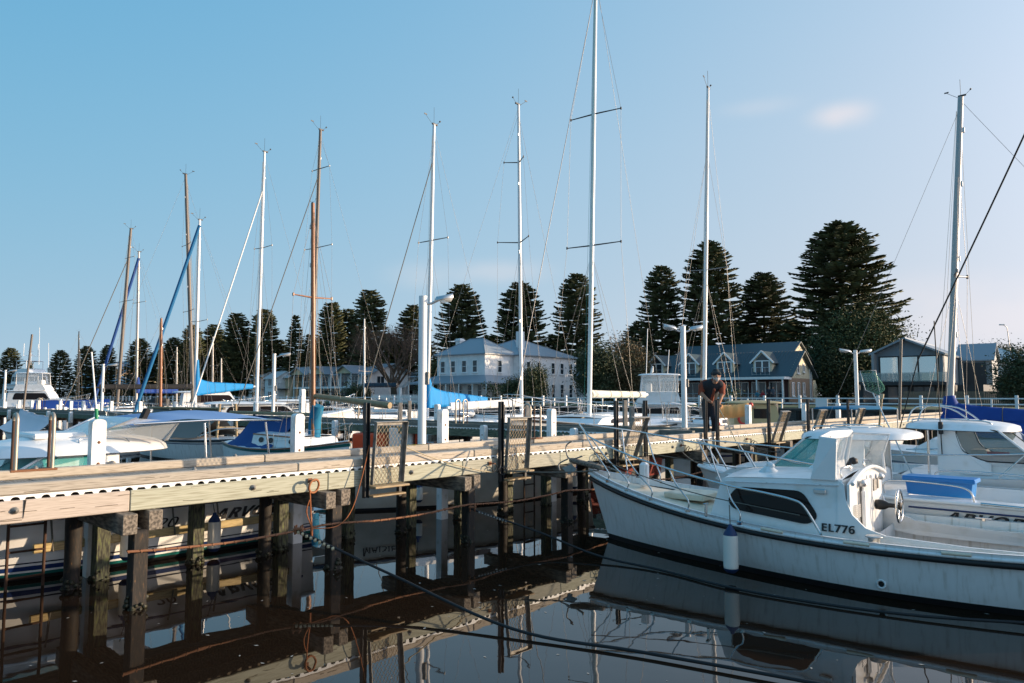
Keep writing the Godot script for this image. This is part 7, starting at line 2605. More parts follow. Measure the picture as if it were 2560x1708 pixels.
func sailboat(label: String, foot_uvd: Array, head_uv: Array, turn: float, L: float, opt := {}) -> Node3D:
	# placed by its mast's foot; the rest follows from its heading and length
	var d: float = foot_uvd[2]
	var f := at(foot_uvd[0], foot_uvd[1], d)
	var h := at(head_uv[0], head_uv[1], opt.get("hd", d))
	var b := Basis(Vector3.UP, deg_to_rad(turn))
	var mx: float = -0.42 * L
	var o := thing("sailing_boat", label, "sailboat", V(f.x, 0, f.z) - b * V(mx, 0, 0), turn)
	var p := {"L": L, "B": L * 0.32, "f0": L * 0.105, "f1": L * 0.10, "f2": L * 0.135, "tw": 0.7, "rake": L * 0.09, "boot": 0.1, "wl": 0.84, "hull": opt.get("hull", "gelcoat"), "rub": opt.get("rub", "white_paint"), "rubr": 0.035, "stripes": opt.get("stripes", [[0.78, 0.84, "blue_stripe"]])}
	build_hull(o, p)
	var dy := sheer_y(p, 0.5)
	put(o, "cabin", trunk(round_poly([[-L * 0.26, dy - 0.05], [-L * 0.33, dy + 0.30], [-L * 0.62, dy + 0.38], [-L * 0.63, dy - 0.1]], 0.12, 3), L * 0.105, L * 0.09, 0.06, -L * 0.36), M.gelcoat)
	panels(o, "cabin_window", M.dark_glass, round_poly([[-L * 0.37, dy + 0.12], [-L * 0.38, dy + 0.25], [-L * 0.57, dy + 0.29], [-L * 0.57, dy + 0.12]], 0.05, 2), dy - 0.1, dy + 0.38, L * 0.105, L * 0.09, 0.006, 0.012, [-1.0, 1.0], 0.06, -L * 0.36)
	put(o, "coaming", trunk(round_poly([[-L * 0.63, dy - 0.05], [-L * 0.63, dy + 0.18], [-L * 0.93, dy + 0.12], [-L * 0.93, dy - 0.05]], 0.06, 2), L * 0.10, L * 0.09), M.gelcoat)
	if opt.get("dodger", "") != "":
		put(o, "spray_hood", slab(-L * 0.68, -L * 0.56, L * 0.10, dy + 0.45, 0.35, 0.2, 2.6), M[opt.dodger])
	lifelines(o, p, 0.1, 0.92, 7, 0.6, 0.014)
	var inv := Transform3D(b, o.position).affine_inverse()
	var fl: Vector3 = inv * f
	var hl: Vector3 = inv * h
	rig(o, V(fl.x, minf(fl.y, dy + 0.3), fl.z), hl, opt.get("r", 0.075), opt.get("m", "white_spar"), opt.get("spreaders", [[0.55, 0.75, 0.1]]), p, opt)
	if opt.has("boom"):
		var q: Array = opt.boom
		var by: float = q[0]
		boom(o, V(fl.x - 0.1, by, fl.z), V(fl.x - q[1], by + q[2], fl.z + q.slice(5)[0] if q.size() > 5 else fl.z), 0.06, q[3], q[4], opt.get("cover0", 0.55), opt.get("cover1", 0.2), opt.get("collar", 0.0))
	return o

func cruiser(label: String, where: Vector3, turn: float, L: float, opt := {}) -> Node3D:
	var o := thing("motor_cruiser", label, "motorboat", where, turn)
	var p := {"L": L, "B": L * 0.33, "f0": L * 0.12, "f1": L * 0.13, "f2": L * 0.19, "tw": 0.92, "rake": L * 0.12, "boot": 0.12, "wl": 0.82, "hull": opt.get("hull", "gelcoat"), "rub": opt.get("rub", "white_paint"), "rubr": 0.05, "stripes": opt.get("stripes", [])}
	build_hull(o, p)
	var dy := sheer_y(p, 0.45)
	var w := L * 0.125
	var hh: float = opt.get("house", 0.12) * L
	put(o, "fore_cabin", trunk(round_poly([[-L * 0.14, dy], [-L * 0.24, dy + hh * 0.45], [-L * 0.36, dy + hh * 0.5], [-L * 0.36, dy - 0.2]], 0.2, 3), w, w * 0.9, 0.05, -L * 0.2), M.gelcoat)
	put(o, "house", trunk(round_poly([[-L * 0.30, dy - 0.1], [-L * 0.40, dy + hh], [-L * 0.76, dy + hh], [-L * 0.78, dy - 0.1]], 0.12, 3), w, w * 0.88), M.gelcoat)
	panels(o, "house_window", M.dark_glass, round_poly([[-L * 0.355, dy + hh * 0.42], [-L * 0.405, dy + hh * 0.86], [-L * 0.70, dy + hh * 0.86], [-L * 0.72, dy + hh * 0.42]], 0.15, 3), dy - 0.1, dy + hh, w, w * 0.88)
	panels(o, "cabin_window", M.dark_glass, round_poly([[-L * 0.22, dy + hh * 0.18], [-L * 0.25, dy + hh * 0.36], [-L * 0.34, dy + hh * 0.36], [-L * 0.34, dy + hh * 0.14]], 0.08, 2), dy - 0.2, dy + hh * 0.5, w, w * 0.9, 0.006, 0.012, [-1.0, 1.0], 0.05, -L * 0.2)
	var ws := G.new()
	ws.pane(V(-L * 0.355 + 0.03, dy + hh * 0.46, -w * 0.85), V(-L * 0.355 + 0.03, dy + hh * 0.46, w * 0.85), V(-L * 0.40 + 0.04, dy + hh * 0.9, w * 0.8), V(-L * 0.40 + 0.04, dy + hh * 0.9, -w * 0.8), 0.02)
	put(o, "windscreen", ws, M.dark_glass)
	put(o, "house_roof", slab(-L * 0.84, -L * 0.38, w * 1.02, dy + hh, 0.06, 0.07, 4.0), M.gelcoat)
	lifelines(o, p, 0.03, 0.45, 6, 0.65, 0.018)
	if opt.get("bridge", false):
		var y := dy + hh + 0.07
		var bh: float = opt.get("bridge_h", 1.0)
		put(o, "flybridge", trunk(round_poly([[-L * 0.40, y], [-L * 0.44, y + 0.55], [-L * 0.70, y + 0.55], [-L * 0.72, y]], 0.12, 3), w * 0.86, w * 0.8), M.gelcoat)
		rails(o, "bridge_frame", [pv([V(-L * 0.44, y + 0.55, -w * 0.78), V(-L * 0.45, y + 0.55 + bh * 1.1, -w * 0.74), V(-L * 0.70, y + 0.55 + bh * 1.1, -w * 0.74), V(-L * 0.70, y + 0.55, -w * 0.78)]), pv([V(-L * 0.44, y + 0.55, w * 0.78), V(-L * 0.45, y + 0.55 + bh * 1.1, w * 0.74), V(-L * 0.70, y + 0.55 + bh * 1.1, w * 0.74), V(-L * 0.70, y + 0.55, w * 0.78)]), [V(-L * 0.45, y + 0.55 + bh * 1.1, -w * 0.74), V(-L * 0.45, y + 0.55 + bh * 1.1, w * 0.74)], [V(-L * 0.70, y + 0.55 + bh * 1.1, -w * 0.74), V(-L * 0.70, y + 0.55 + bh * 1.1, w * 0.74)], [V(-L * 0.57, y + 0.55, -w * 0.78), V(-L * 0.57, y + 0.55 + bh * 1.1, -w * 0.74)]], 0.035, M.white_paint)
		for e in [-1.0, 1.0]:
			var cg := G.new()
			cg.pane(V(-L * 0.44, y + 0.55, w * 0.78 * e), V(-L * 0.70, y + 0.55, w * 0.78 * e), V(-L * 0.70, y + 0.52 + bh * 1.1, w * 0.74 * e), V(-L * 0.45, y + 0.52 + bh * 1.1, w * 0.74 * e), 0.01)
			put(o, "clear_curtain", cg, M.clear_plastic)
		put(o, "bridge_top", slab(-L * 0.73, -L * 0.42, w * 0.82, y + 0.55 + bh * 1.1, 0.05, 0.06, 4.0), M.gelcoat)
		put(o, "helm_console", bx(V(-L * 0.52, y + 0.1, -0.4), V(-L * 0.47, y + 1.0, 0.4), 0.06), M.white_cloth)
	for a in opt.get("aerials", []):
		rails(o, "aerial", [[V(a[0], a[1], a[2]), V(a[0] - 0.1, a[1] + a[3], a[2])]], 0.02, M.white_paint, 5)
	return o

func make_far_boats() -> void:
	# heading -128: bow towards the near left; 52: the other way
	sailboat("tallest-masted yacht, white spar leaving the top of the photo, cream sail rolled on boom", [1473, 1046, 25.0], [1490, -70], -124.0, 11.5, {"r": 0.082, "spreaders": [[0.38, 1.05, 0.12, 0.04], [0.675, 0.98, 0.12, 0.03]], "boom": [2.22, 4.9, 0.0, "white_spar", "cream_cloth"], "cover0": 0.16, "cover1": 0.12, "hull": "gelcoat", "rub": "black_canvas", "spreader_m": "dark_steel", "hd": 24.6, "furl_r": 0.012, "furl_m": "wire", "halyard_m": "rope_green"})
	sailboat("yacht with bright blue sail cover heaped at its mast behind the single-arm lamp post", [1067, 1040, 30.0], [1085, 312], -128.0, 9.0, {"r": 0.085, "spreaders": [[0.60, 0.85, 0.1, 0.03]], "boom": [1.78, 4.0, 0.12, "white_spar", "sky_blue_canvas"], "cover0": 1.0, "cover1": 0.22, "collar": 0.1, "furl_r": 0.018, "furl_m": "rope_grey", "forestay": 0.88, "dodger": "light_canvas", "stripes": [[0.5, 0.56, "blue_stripe"]]})
	sailboat("yacht with bare white sail on its boom, left of the tallest mast", [1304, 1042, 32.0], [1296, 262], 46.0, 10.0, {"r": 0.08, "spreaders": [[0.55, 0.95, 0.45, 0.08], [0.81, 0.6, 0.35, 0.05]], "boom": [1.82, 4.3, -0.12, "white_spar", "white_cloth"], "cover0": 0.26, "cover1": 0.2, "halyard_m": "dark_clad", "hull": "gelcoat", "stripes": [[0.55, 0.8, "maroon_stripe"]], "spreader_m": "dark_steel"})
	sailboat("white mast rising directly behind the man, its yacht hidden beyond the jetty", [1760, 1035, 30.0], [1770, 220], -124.0, 9.5, {"r": 0.085, "spreaders": [[0.44, 0.85, 0.1, 0.06]], "hound": 0.8, "forestay": 0.8, "stripes": []})
	sailboat("yacht with a grey-brown mast left of the varnished mast, thin spreaders", [776, 1040, 36.0], [801, 325], -128.0, 10.0, {"r": 0.10, "m": "dull_spar", "spreaders": [[0.58, 1.1, 0.1, 0.06], [0.86, 0.7, 0.1, 0.05]], "forestay": 0.84, "furl_r": 0.02, "furl_m": "rope_grey"})
	sailboat("slim white-masted yacht at centre left with a thick white furled headsail", [640, 1042, 38.0], [661, 380], -128.0, 9.0, {"r": 0.085, "spreaders": [[0.63, 0.8, 0.1, 0.08]], "forestay": 0.86, "furl_r": 0.035, "furl_m": "white_cloth"})
	sailboat("white-masted yacht with a bright blue sail cover and a blue furled headsail at left", [487, 1035, 45.0], [499, 550], -128.0, 9.0, {"r": 0.10, "spreaders": [[0.47, 1.0, 0.1, 0.08]], "boom": [2.3, 4.1, 0.5, "white_spar", "sky_blue_canvas"], "cover0": 1.2, "cover1": 0.16, "collar": 0.9, "forestay": 0.97, "furl_r": 0.10, "furl_m": "blue_furl"})
	sailboat("dark-masted yacht with long black sail cover and black cockpit tent at left", [483, 1030, 50.0], [464, 436], 40.0, 11.0, {"r": 0.13, "m": "dull_spar", "spreaders": [[0.42, 1.2, 0.1, 0.0], [0.70, 1.0, 0.1, 0.0]], "boom": [2.75, 6.0, -0.05, "black_canvas", "black_canvas"], "cover0": 0.25, "cover1": 0.2, "dodger": "black_canvas"})
	sailboat("grey-brown masted yacht at far left with dark stays", [291, 1030, 58.0], [327, 572], -128.0, 9.5, {"r": 0.13, "m": "dull_spar", "spreaders": [[0.18, 0.9, 0.1], [0.60, 1.2, 0.1], [0.84, 0.8, 0.1]], "forestay": 0.84, "furl_r": 0.03, "furl_m": "rope_grey"})
	sailboat("slender white-masted yacht at far left with dark blue furled headsail and blue boom bag", [340, 1030, 60.0], [347, 630], -128.0, 8.5, {"r": 0.10, "m": "grey_spar", "spreaders": [[0.38, 1.6, 0.1], [0.68, 1.1, 0.1]], "boom": [2.5, 3.6, 0.0, "white_spar", "blue_canvas"], "cover0": 0.8, "cover1": 0.25, "collar": 0.4, "forestay": 0.96, "furl_r": 0.11, "furl_m": "navy_furl"})
	sailboat("small boat with a short varnished mast among the white posts at left", [401, 1036, 36.0], [403, 796], -128.0, 6.0, {"r": 0.075, "m": "varnish", "spreaders": [], "backstay": false, "head": 0.2})
	sailboat("white-hulled yacht lying stern-on by the quay left of the lamp post, thin bare mast", [911, 1025, 62.0], [911, 797], 150.0, 9.0, {"r": 0.075, "spreaders": [[0.42, 0.8, 0.1]], "dodger": "navy", "boom": [3.0, 3.6, 0.0, "navy", "navy"], "cover0": 0.3, "cover1": 0.25})
	sailboat("distant yacht with a thin dark mast left of the grey-brown mast", [196, 1015, 80.0], [197, 829], -128.0, 8.0, {"r": 0.07, "m": "dark_steel", "spreaders": [], "head": 0.4})
	sailboat("distant yacht with a pale mast in front of the pines left of centre", [531, 1025, 80.0], [532, 842], -128.0, 8.0, {"r": 0.09, "m": "grey_spar", "spreaders": [[0.6, 0.7, 0.1]], "head": 0.4})
	sailboat("distant yacht with a short pale mast in front of the pines", [553, 1025, 84.0], [553, 896], -128.0, 7.0, {"r": 0.09, "m": "grey_spar", "spreaders": [], "head": 0.4})
	sailboat("distant yacht with a thin grey mast behind the blue furled headsails", [441, 1025, 76.0], [442, 868], -128.0, 8.0, {"r": 0.08, "m": "grey_spar", "spreaders": [[0.6, 0.7, 0.1]], "head": 0.4})
	# motor boats
	var fb := cruiser("white flybridge cruiser with clear-curtained bridge left of the twin lamp post", ground(1452, 38.0, 0.0), 172.0, 7.0, {"house": 0.115, "bridge": true, "bridge_h": 0.78, "aerials": [[-3.4, 3.3, 0.7, 2.4], [-4.4, 3.3, -0.6, 1.2]]})
	var sheet := G.new()
	sheet.pane(V(-4.9, 1.95, -0.8), V(-4.9, 1.95, 0.8), V(-6.9, 0.95, 1.0), V(-6.9, 0.95, -1.0), 0.02)
	put(fb, "cockpit_cover", sheet, M.white_cloth)
	cruiser("low white express cruiser with raked blue windows behind the second jetty", ground(885, 36.0, 0.0), 22.0, 8.2, {"house": 0.085})
	cruiser("white day cruiser with arched clear windscreen behind the second jetty, left of centre", ground(560, 44.0, 0.0), 200.0, 6.5, {"house": 0.15})
	cruiser("white cruiser with teal covers beyond the slim white mast", ground(690, 55.0, 0.0), 30.0, 8.5, {"house": 0.15})
	cruiser("white sports flybridge boat with a tall arch and aerials at far left", ground(225, 72.0, 0.0), 10.0, 9.0, {"house": 0.16, "bridge": true, "aerials": [[-4.4, 5.2, 0.8, 3.6], [-5.8, 5.2, -0.8, 2.8], [-4.2, 5.0, -0.8, 2.4]]})
	# the big motor yacht at far left
	var o := thing("motor_yacht", "large white three-deck motor yacht with a row of square windows at far left", "motorboat", ground(128, 128.0, 0.0), -30.0)
	var p := {"L": 15.0, "B": 4.8, "f0": 1.5, "f1": 1.6, "f2": 2.9, "tw": 0.9, "rake": 1.6, "boot": 0.2, "wl": 0.85, "rub": "white_paint", "rubr": 0.07}
	build_hull(o, p)
	put(o, "main_house", trunk(round_poly([[-3.4, 1.6], [-4.0, 4.2], [-12.5, 4.2], [-12.6, 1.5]], 0.3, 3), 2.0, 1.9), M.gelcoat)
	put(o, "wheelhouse", trunk(round_poly([[-4.6, 4.2], [-5.0, 6.0], [-9.8, 6.0], [-10.0, 4.2]], 0.25, 3), 1.85, 1.7), M.gelcoat)
	put(o, "upper_deck", slab(-13.4, -3.6, 2.25, 4.2, 0.05, 0.12, 5.0), M.gelcoat)
	put(o, "wheelhouse_roof", slab(-10.6, -4.4, 2.0, 6.0, 0.08, 0.14, 4.0), M.gelcoat)
	for i in 5:
		panels(o, "window", M.dark_glass, round_poly([[-5.3 - i * 0.92, 4.75], [-5.3 - i * 0.92, 5.6], [-6.05 - i * 0.92, 5.6], [-6.05 - i * 0.92, 4.75]], 0.08, 2), 4.2, 6.0, 1.85, 1.7)
		panels(o, "window", M.dark_glass, round_poly([[-4.8 - i * 1.4, 2.7], [-4.8 - i * 1.4, 3.5], [-5.9 - i * 1.4, 3.5], [-5.9 - i * 1.4, 2.7]], 0.1, 2), 1.5, 4.2, 2.0, 1.9)
	for i in 3:
		var wg := G.new()
		wg.pane(V(-4.72, 4.75, -1.45 + i * 1.0), V(-4.72, 4.75, -0.6 + i * 1.0), V(-4.90, 5.6, -0.6 + i * 1.0), V(-4.90, 5.6, -1.45 + i * 1.0), 0.03)
		put(o, "windscreen", wg, M.dark_glass)
	put(o, "bridge_screen", trunk(round_poly([[-5.0, 6.1], [-5.3, 7.0], [-9.2, 7.0], [-9.4, 6.1]], 0.2, 3), 1.6, 1.5), M.gelcoat)
	put(o, "hard_top", slab(-9.6, -5.6, 1.75, 8.4, 0.06, 0.12, 4.0), M.gelcoat)
	rails(o, "top_posts", [[V(-5.9, 7.0, -1.4), V(-5.9, 8.4, -1.4)], [V(-5.9, 7.0, 1.4), V(-5.9, 8.4, 1.4)], [V(-9.2, 7.0, -1.4), V(-9.2, 8.4, -1.4)], [V(-9.2, 7.0, 1.4), V(-9.2, 8.4, 1.4)]], 0.06, M.white_paint)
	rails(o, "radar_mast", [[V(-7.4, 8.4, 0), V(-7.4, 11.0, 0)], [V(-7.4, 9.4, -1.3), V(-7.4, 9.4, 1.3)], [V(-7.4, 10.2, -0.5), V(-7.4, 10.2, 0.5)], [V(-7.4, 9.4, 1.2), V(-7.4, 11.6, 1.2)], [V(-7.4, 9.4, -1.2), V(-7.4, 11.6, -1.2)]], 0.05, M.white_paint)
	var rd := G.new()
	rd.lathe(p2([[0.0, 0.3], [0.3, 0.2], [0.35, 0.0], [0.0, 0.0]]), Transform3D(Basis.IDENTITY, V(-7.4, 9.5, 0)), 10)
	put(o, "radome", rd, M.white_paint)
	lifelines(o, p, 0.03, 0.9, 12, 0.9, 0.03)
	# tender with blue cover, and the teal-canopied boat at right
	o = thing("covered_boat", "white boat under a bright blue cover among the posts at far left", "boat", ground(300, 66.0, 0.0), 20.0)
	p = {"L": 7.0, "B": 2.4, "f0": 0.9, "f1": 0.95, "f2": 1.2, "tw": 0.9, "rake": 0.6, "boot": 0.1}
	build_hull(o, p)
	put(o, "cover", tent(V(-0.8, 1.9, 0), V(-6.6, 1.8, 0), 1.15, 0.75), M.blue_canvas)
	o = thing("canopy_boat", "small boat with a flat teal canopy beyond the landing net at right", "boat", ground(2262, 25.0, 0.0), 20.0)
	p = {"L": 5.4, "B": 2.1, "f0": 0.7, "f1": 0.75, "f2": 1.0, "tw": 0.9, "rake": 0.4, "boot": 0.1}
	build_hull(o, p)
	put(o, "canopy", slab(-3.4, -1.0, 0.95, 1.74, 0.07, 0.05, 4.0), M.teal_canvas)
	rails(o, "canopy_post", [[V(-3.2, 0.8, -0.85), V(-3.2, 1.75, -0.85)], [V(-1.3, 0.85, -0.85), V(-1.3, 1.75, -0.85)], [V(-3.2, 0.8, 0.85), V(-3.2, 1.75, 0.85)], [V(-1.3, 0.85, 0.85), V(-1.3, 1.75, 0.85)]], 0.02, M.alloy)
	rails(o, "brown_mast", [[Transform3D(Basis(Vector3.UP, deg_to_rad(20.0)), o.position).affine_inverse() * at(2249, 1050, 25.8), Transform3D(Basis(Vector3.UP, deg_to_rad(20.0)), o.position).affine_inverse() * at(2253, 848, 25.8)]], 0.05, M.dull_spar)
	# yellow-topped wooden boat under the orange cover
	o = thing("wooden_boat", "white and yellow wooden boat with an orange cloth over its boom, right of the man", "boat", ground(2035, 27.0, 0.0), -8.0)
	p = {"L": 6.2, "B": 2.2, "f0": 0.85, "f1": 0.8, "f2": 1.1, "tw": 0.7, "rake": 0.3, "boot": 0.1, "rub": "dark_clad", "rubr": 0.04, "hull": "gelcoat"}
	build_hull(o, p)
	put(o, "wheelhouse", trunk(round_poly([[-1.3, 0.9], [-1.5, 1.85], [-3.0, 1.9], [-3.0, 0.7]], 0.08, 2), 0.8, 0.72), M.yellow_hull)
	put(o, "wheelhouse_roof", slab(-3.2, -1.2, 0.86, 1.9, 0.06, 0.05, 4.0), M.strip_wood)
	panels(o, "window", M.dark_glass, [[-1.75, 1.35], [-1.75, 1.7], [-2.3, 1.7], [-2.3, 1.35]], 0.7, 1.9, 0.8, 0.72)
	var lb := G.new()
	var lp := PackedVector3Array()
	for i in 17:
		var a := TAU * (i % 16) / 16.0
		lp.append(V(-2.65 + 0.2 * cos(a), 1.35 + 0.2 * sin(a), 0.85))
	lb.tube(lp, 0.05, 6, false)
	put(o, "life_ring", lb, M.red_plastic)
	var tarp := thing("boom_cover", "orange cloth cover draped over a boom right of the man", "cover", V(0, 0, 0))
	var ta := at(1795, 1012, 23.0)
	var tb := at(1868, 1007, 23.0)
	tarp.position = V(ta.x, 0, ta.z)
	var tr: Array = []
	for i in 15:
		var t := i / 14.0
		var row := PackedVector3Array()
		for k in 17:
			var a := TAU * (k % 16) / 16.0
			var c := ta.lerp(tb, t * 1.06 - 0.03) - tarp.position
			row.append(c + V(0, -0.20 + 0.205 * sin(a) - 0.05 * sin(t * PI) + 0.012 * sin(t * 40.0 + a * 2), (0.15 + 0.03 * sin(t * 23.0)) * cos(a)))
		tr.append(row)
	var tgm := G.new()
	tgm.grid(tr)
	tgm.fan(tr[0].slice(0, 16), true)
	tgm.fan(tr[-1].slice(0, 16))
	put(tarp, "cloth", tgm, M.orange_canvas)
	var bs := G.new()
	bs.rod(ta - tarp.position + V(-0.4, -0.2, 0), tb - tarp.position + V(0.25, -0.15, 0), 0.04, 6)
	put(tarp, "spar", bs, M.old_spar)
	for q in [[1877, 1012, 25.5, 0.085, "red ball fender hanging right of the orange boom cover"], [1797, 1060, 19.9, 0.05, "small red float low beside the man's leg"]]:
		var fl := thing("red_float", q[4], "buoy", at(q[0], q[1], q[2]))
		var fg := G.new()
		var pr: Array = []
		for i in 9:
			var a := PI * i / 8.0
			pr.append([q[3] * sin(a), q[3] * cos(a)])
		fg.lathe(p2(pr), Transform3D.IDENTITY, 12)
		put(fl, "ball", fg, M.red_plastic)
		var ln := G.new()
		ln.rod(V(0, q[3], 0), V(0.02, q[3] + 0.25, 0), 0.008, 4)
		put(fl, "line", ln, M.rope_cream)
	# long weathered boom right of the varnished mast
	var wb := G.new()
	wb.tube(PackedVector3Array([at(785, 990, 20.2), at(975, 1014, 18.6)]), [0.075, 0.085], 8)
	single("timber_boom", wb, M.old_spar, "long weathered timber boom pointing right from the varnished mast", "spar")
	# white inflatable on the second jetty
	var it := thing("inflatable", "white inflatable tender behind the blue furled sail of the sloop", "boat", ground(790, 32.0, 0.0), -5.0)
	var ig := G.new()
	ig.tube(spline([V(0.0, 0.95, -0.5), V(1.2, 0.95, -0.5), V(1.75, 1.0, 0), V(1.2, 0.95, 0.5), V(0.0, 0.95, 0.5)], 6), 0.22, 10)
	put(it, "tube", ig, M.gelcoat)
	put(it, "floor", bx(V(0.0, 0.78, -0.4), V(1.3, 0.84, 0.4)), M.grey_canvas)
	put(it, "outboard", bx(V(-0.25, 0.9, -0.16), V(0.05, 1.35, 0.16), 0.06), M.white_cloth)
# figures: tapered limbs joined with a smooth minimum, meshed as surface nets into one continuous skin
func capsule_d(p: Vector3, b: Array) -> float:
	var a: Vector3 = b[0]
	var ab: Vector3 = b[1] - a
	var t := clampf((p - a).dot(ab) / maxf(ab.length_squared(), 1e-9), 0.0, 1.0)
	return p.distance_to(a + ab * t) - lerpf(b[2], b[3], t)

func figure(bones: Array, cell: float, k: float) -> G:
	var lo := V(1e9, 1e9, 1e9)
	var hi := -lo
	for b in bones:
		for e in 2:
			var r: float = b[2 + e] + cell * 2.0
			lo = lo.min(b[e] - V(r, r, r))
			hi = hi.max(b[e] + V(r, r, r))
	var n := Vector3i(((hi - lo) / cell).ceil()) + Vector3i.ONE
	var field := PackedFloat32Array()
	field.resize(n.x * n.y * n.z)
	field.fill(1.0)
	var sy := n.x
	var sz := n.x * n.y
	for b in bones:
		var rm: float = maxf(b[2], b[3]) + k * 1.3 + cell
		var l: Vector3 = (b[0] as Vector3).min(b[1]) - V(rm, rm, rm)
		var h: Vector3 = (b[0] as Vector3).max(b[1]) + V(rm, rm, rm)
		var i0 := Vector3i(((l - lo) / cell).floor()).clamp(Vector3i.ZERO, n - Vector3i.ONE)
		var i1 := Vector3i(((h - lo) / cell).ceil()).clamp(Vector3i.ZERO, n - Vector3i.ONE)
		for z in range(i0.z, i1.z + 1):
			for y in range(i0.y, i1.y + 1):
				for x in range(i0.x, i1.x + 1):
					var d := capsule_d(lo + V(x, y, z) * cell, b)
					var id := x + y * sy + z * sz
					var o := field[id]
					var q := clampf(0.5 + 0.5 * (o - d) / k, 0.0, 1.0)
					field[id] = lerpf(o, d, q) - k * q * (1.0 - q) if o < 0.9 else d
	var at_cell := {}
	var pts := PackedVector3Array()
	var off := [0, 1, sy, sy + 1, sz, sz + 1, sz + sy, sz + sy + 1]
	var edges := [[0, 1], [2, 3], [4, 5], [6, 7], [0, 2], [1, 3], [4, 6], [5, 7], [0, 4], [1, 5], [2, 6], [3, 7]]
	for z in n.z - 1:
		for y in n.y - 1:
			for x in n.x - 1:
				var id := x + y * sy + z * sz
				var neg := 0
				for c in 8:
					if field[id + off[c]] < 0.0:
						neg += 1
				if neg == 0 or neg == 8:
					continue
				var m := Vector3.ZERO
				var cnt := 0
				for e in edges:
					var a := field[id + off[e[0]]]
					var b := field[id + off[e[1]]]
					if (a < 0.0) != (b < 0.0):
						var t := a / (a - b)
						var pa := V(e[0] & 1, (e[0] >> 1) & 1, e[0] >> 2)
						var pb := V(e[1] & 1, (e[1] >> 1) & 1, e[1] >> 2)
						m += pa.lerp(pb, t)
						cnt += 1
				at_cell[id] = pts.size()
				pts.append(lo + (V(x, y, z) + m / cnt) * cell)
	var quads: Array = []
	for z in range(1, n.z - 1):
		for y in range(1, n.y - 1):
			for x in range(1, n.x - 1):
				var id := x + y * sy + z * sz
				var a := field[id] < 0.0
				for ax in 3:
					var st: int = [1, sy, sz][ax]
					if a != (field[id + st] < 0.0):
						var u: int = [sy, sz, 1][ax]
						var w: int = [sz, 1, sy][ax]
						var q := [id, id - u, id - u - w, id - w]
						if q.all(func(c): return at_cell.has(c)):
							if not a:
								q.reverse()
							quads.append(q.map(func(c): return at_cell[c]))
	var nm := PackedVector3Array()
	nm.resize(pts.size())
	for q in quads:
		var f := (pts[q[2]] - pts[q[0]]).cross(pts[q[3]] - pts[q[1]])
		for c in q:
			nm[c] += f
	var g := G.new()
	g.tinted = true
	var cols: Array = []
	for p in pts:
		var best := 1e9
		var col := Color.WHITE
		for b in bones:
			var d := capsule_d(p, b)
			if d < best:
				best = d
				col = b[4]
		cols.append(col)
	for q in quads:
		for t in [[0, 2, 1], [0, 3, 2]]:
			for c in t:
				g.col = cols[q[c]]
				g.vert(pts[q[c]], nm[q[c]].normalized())
	return g

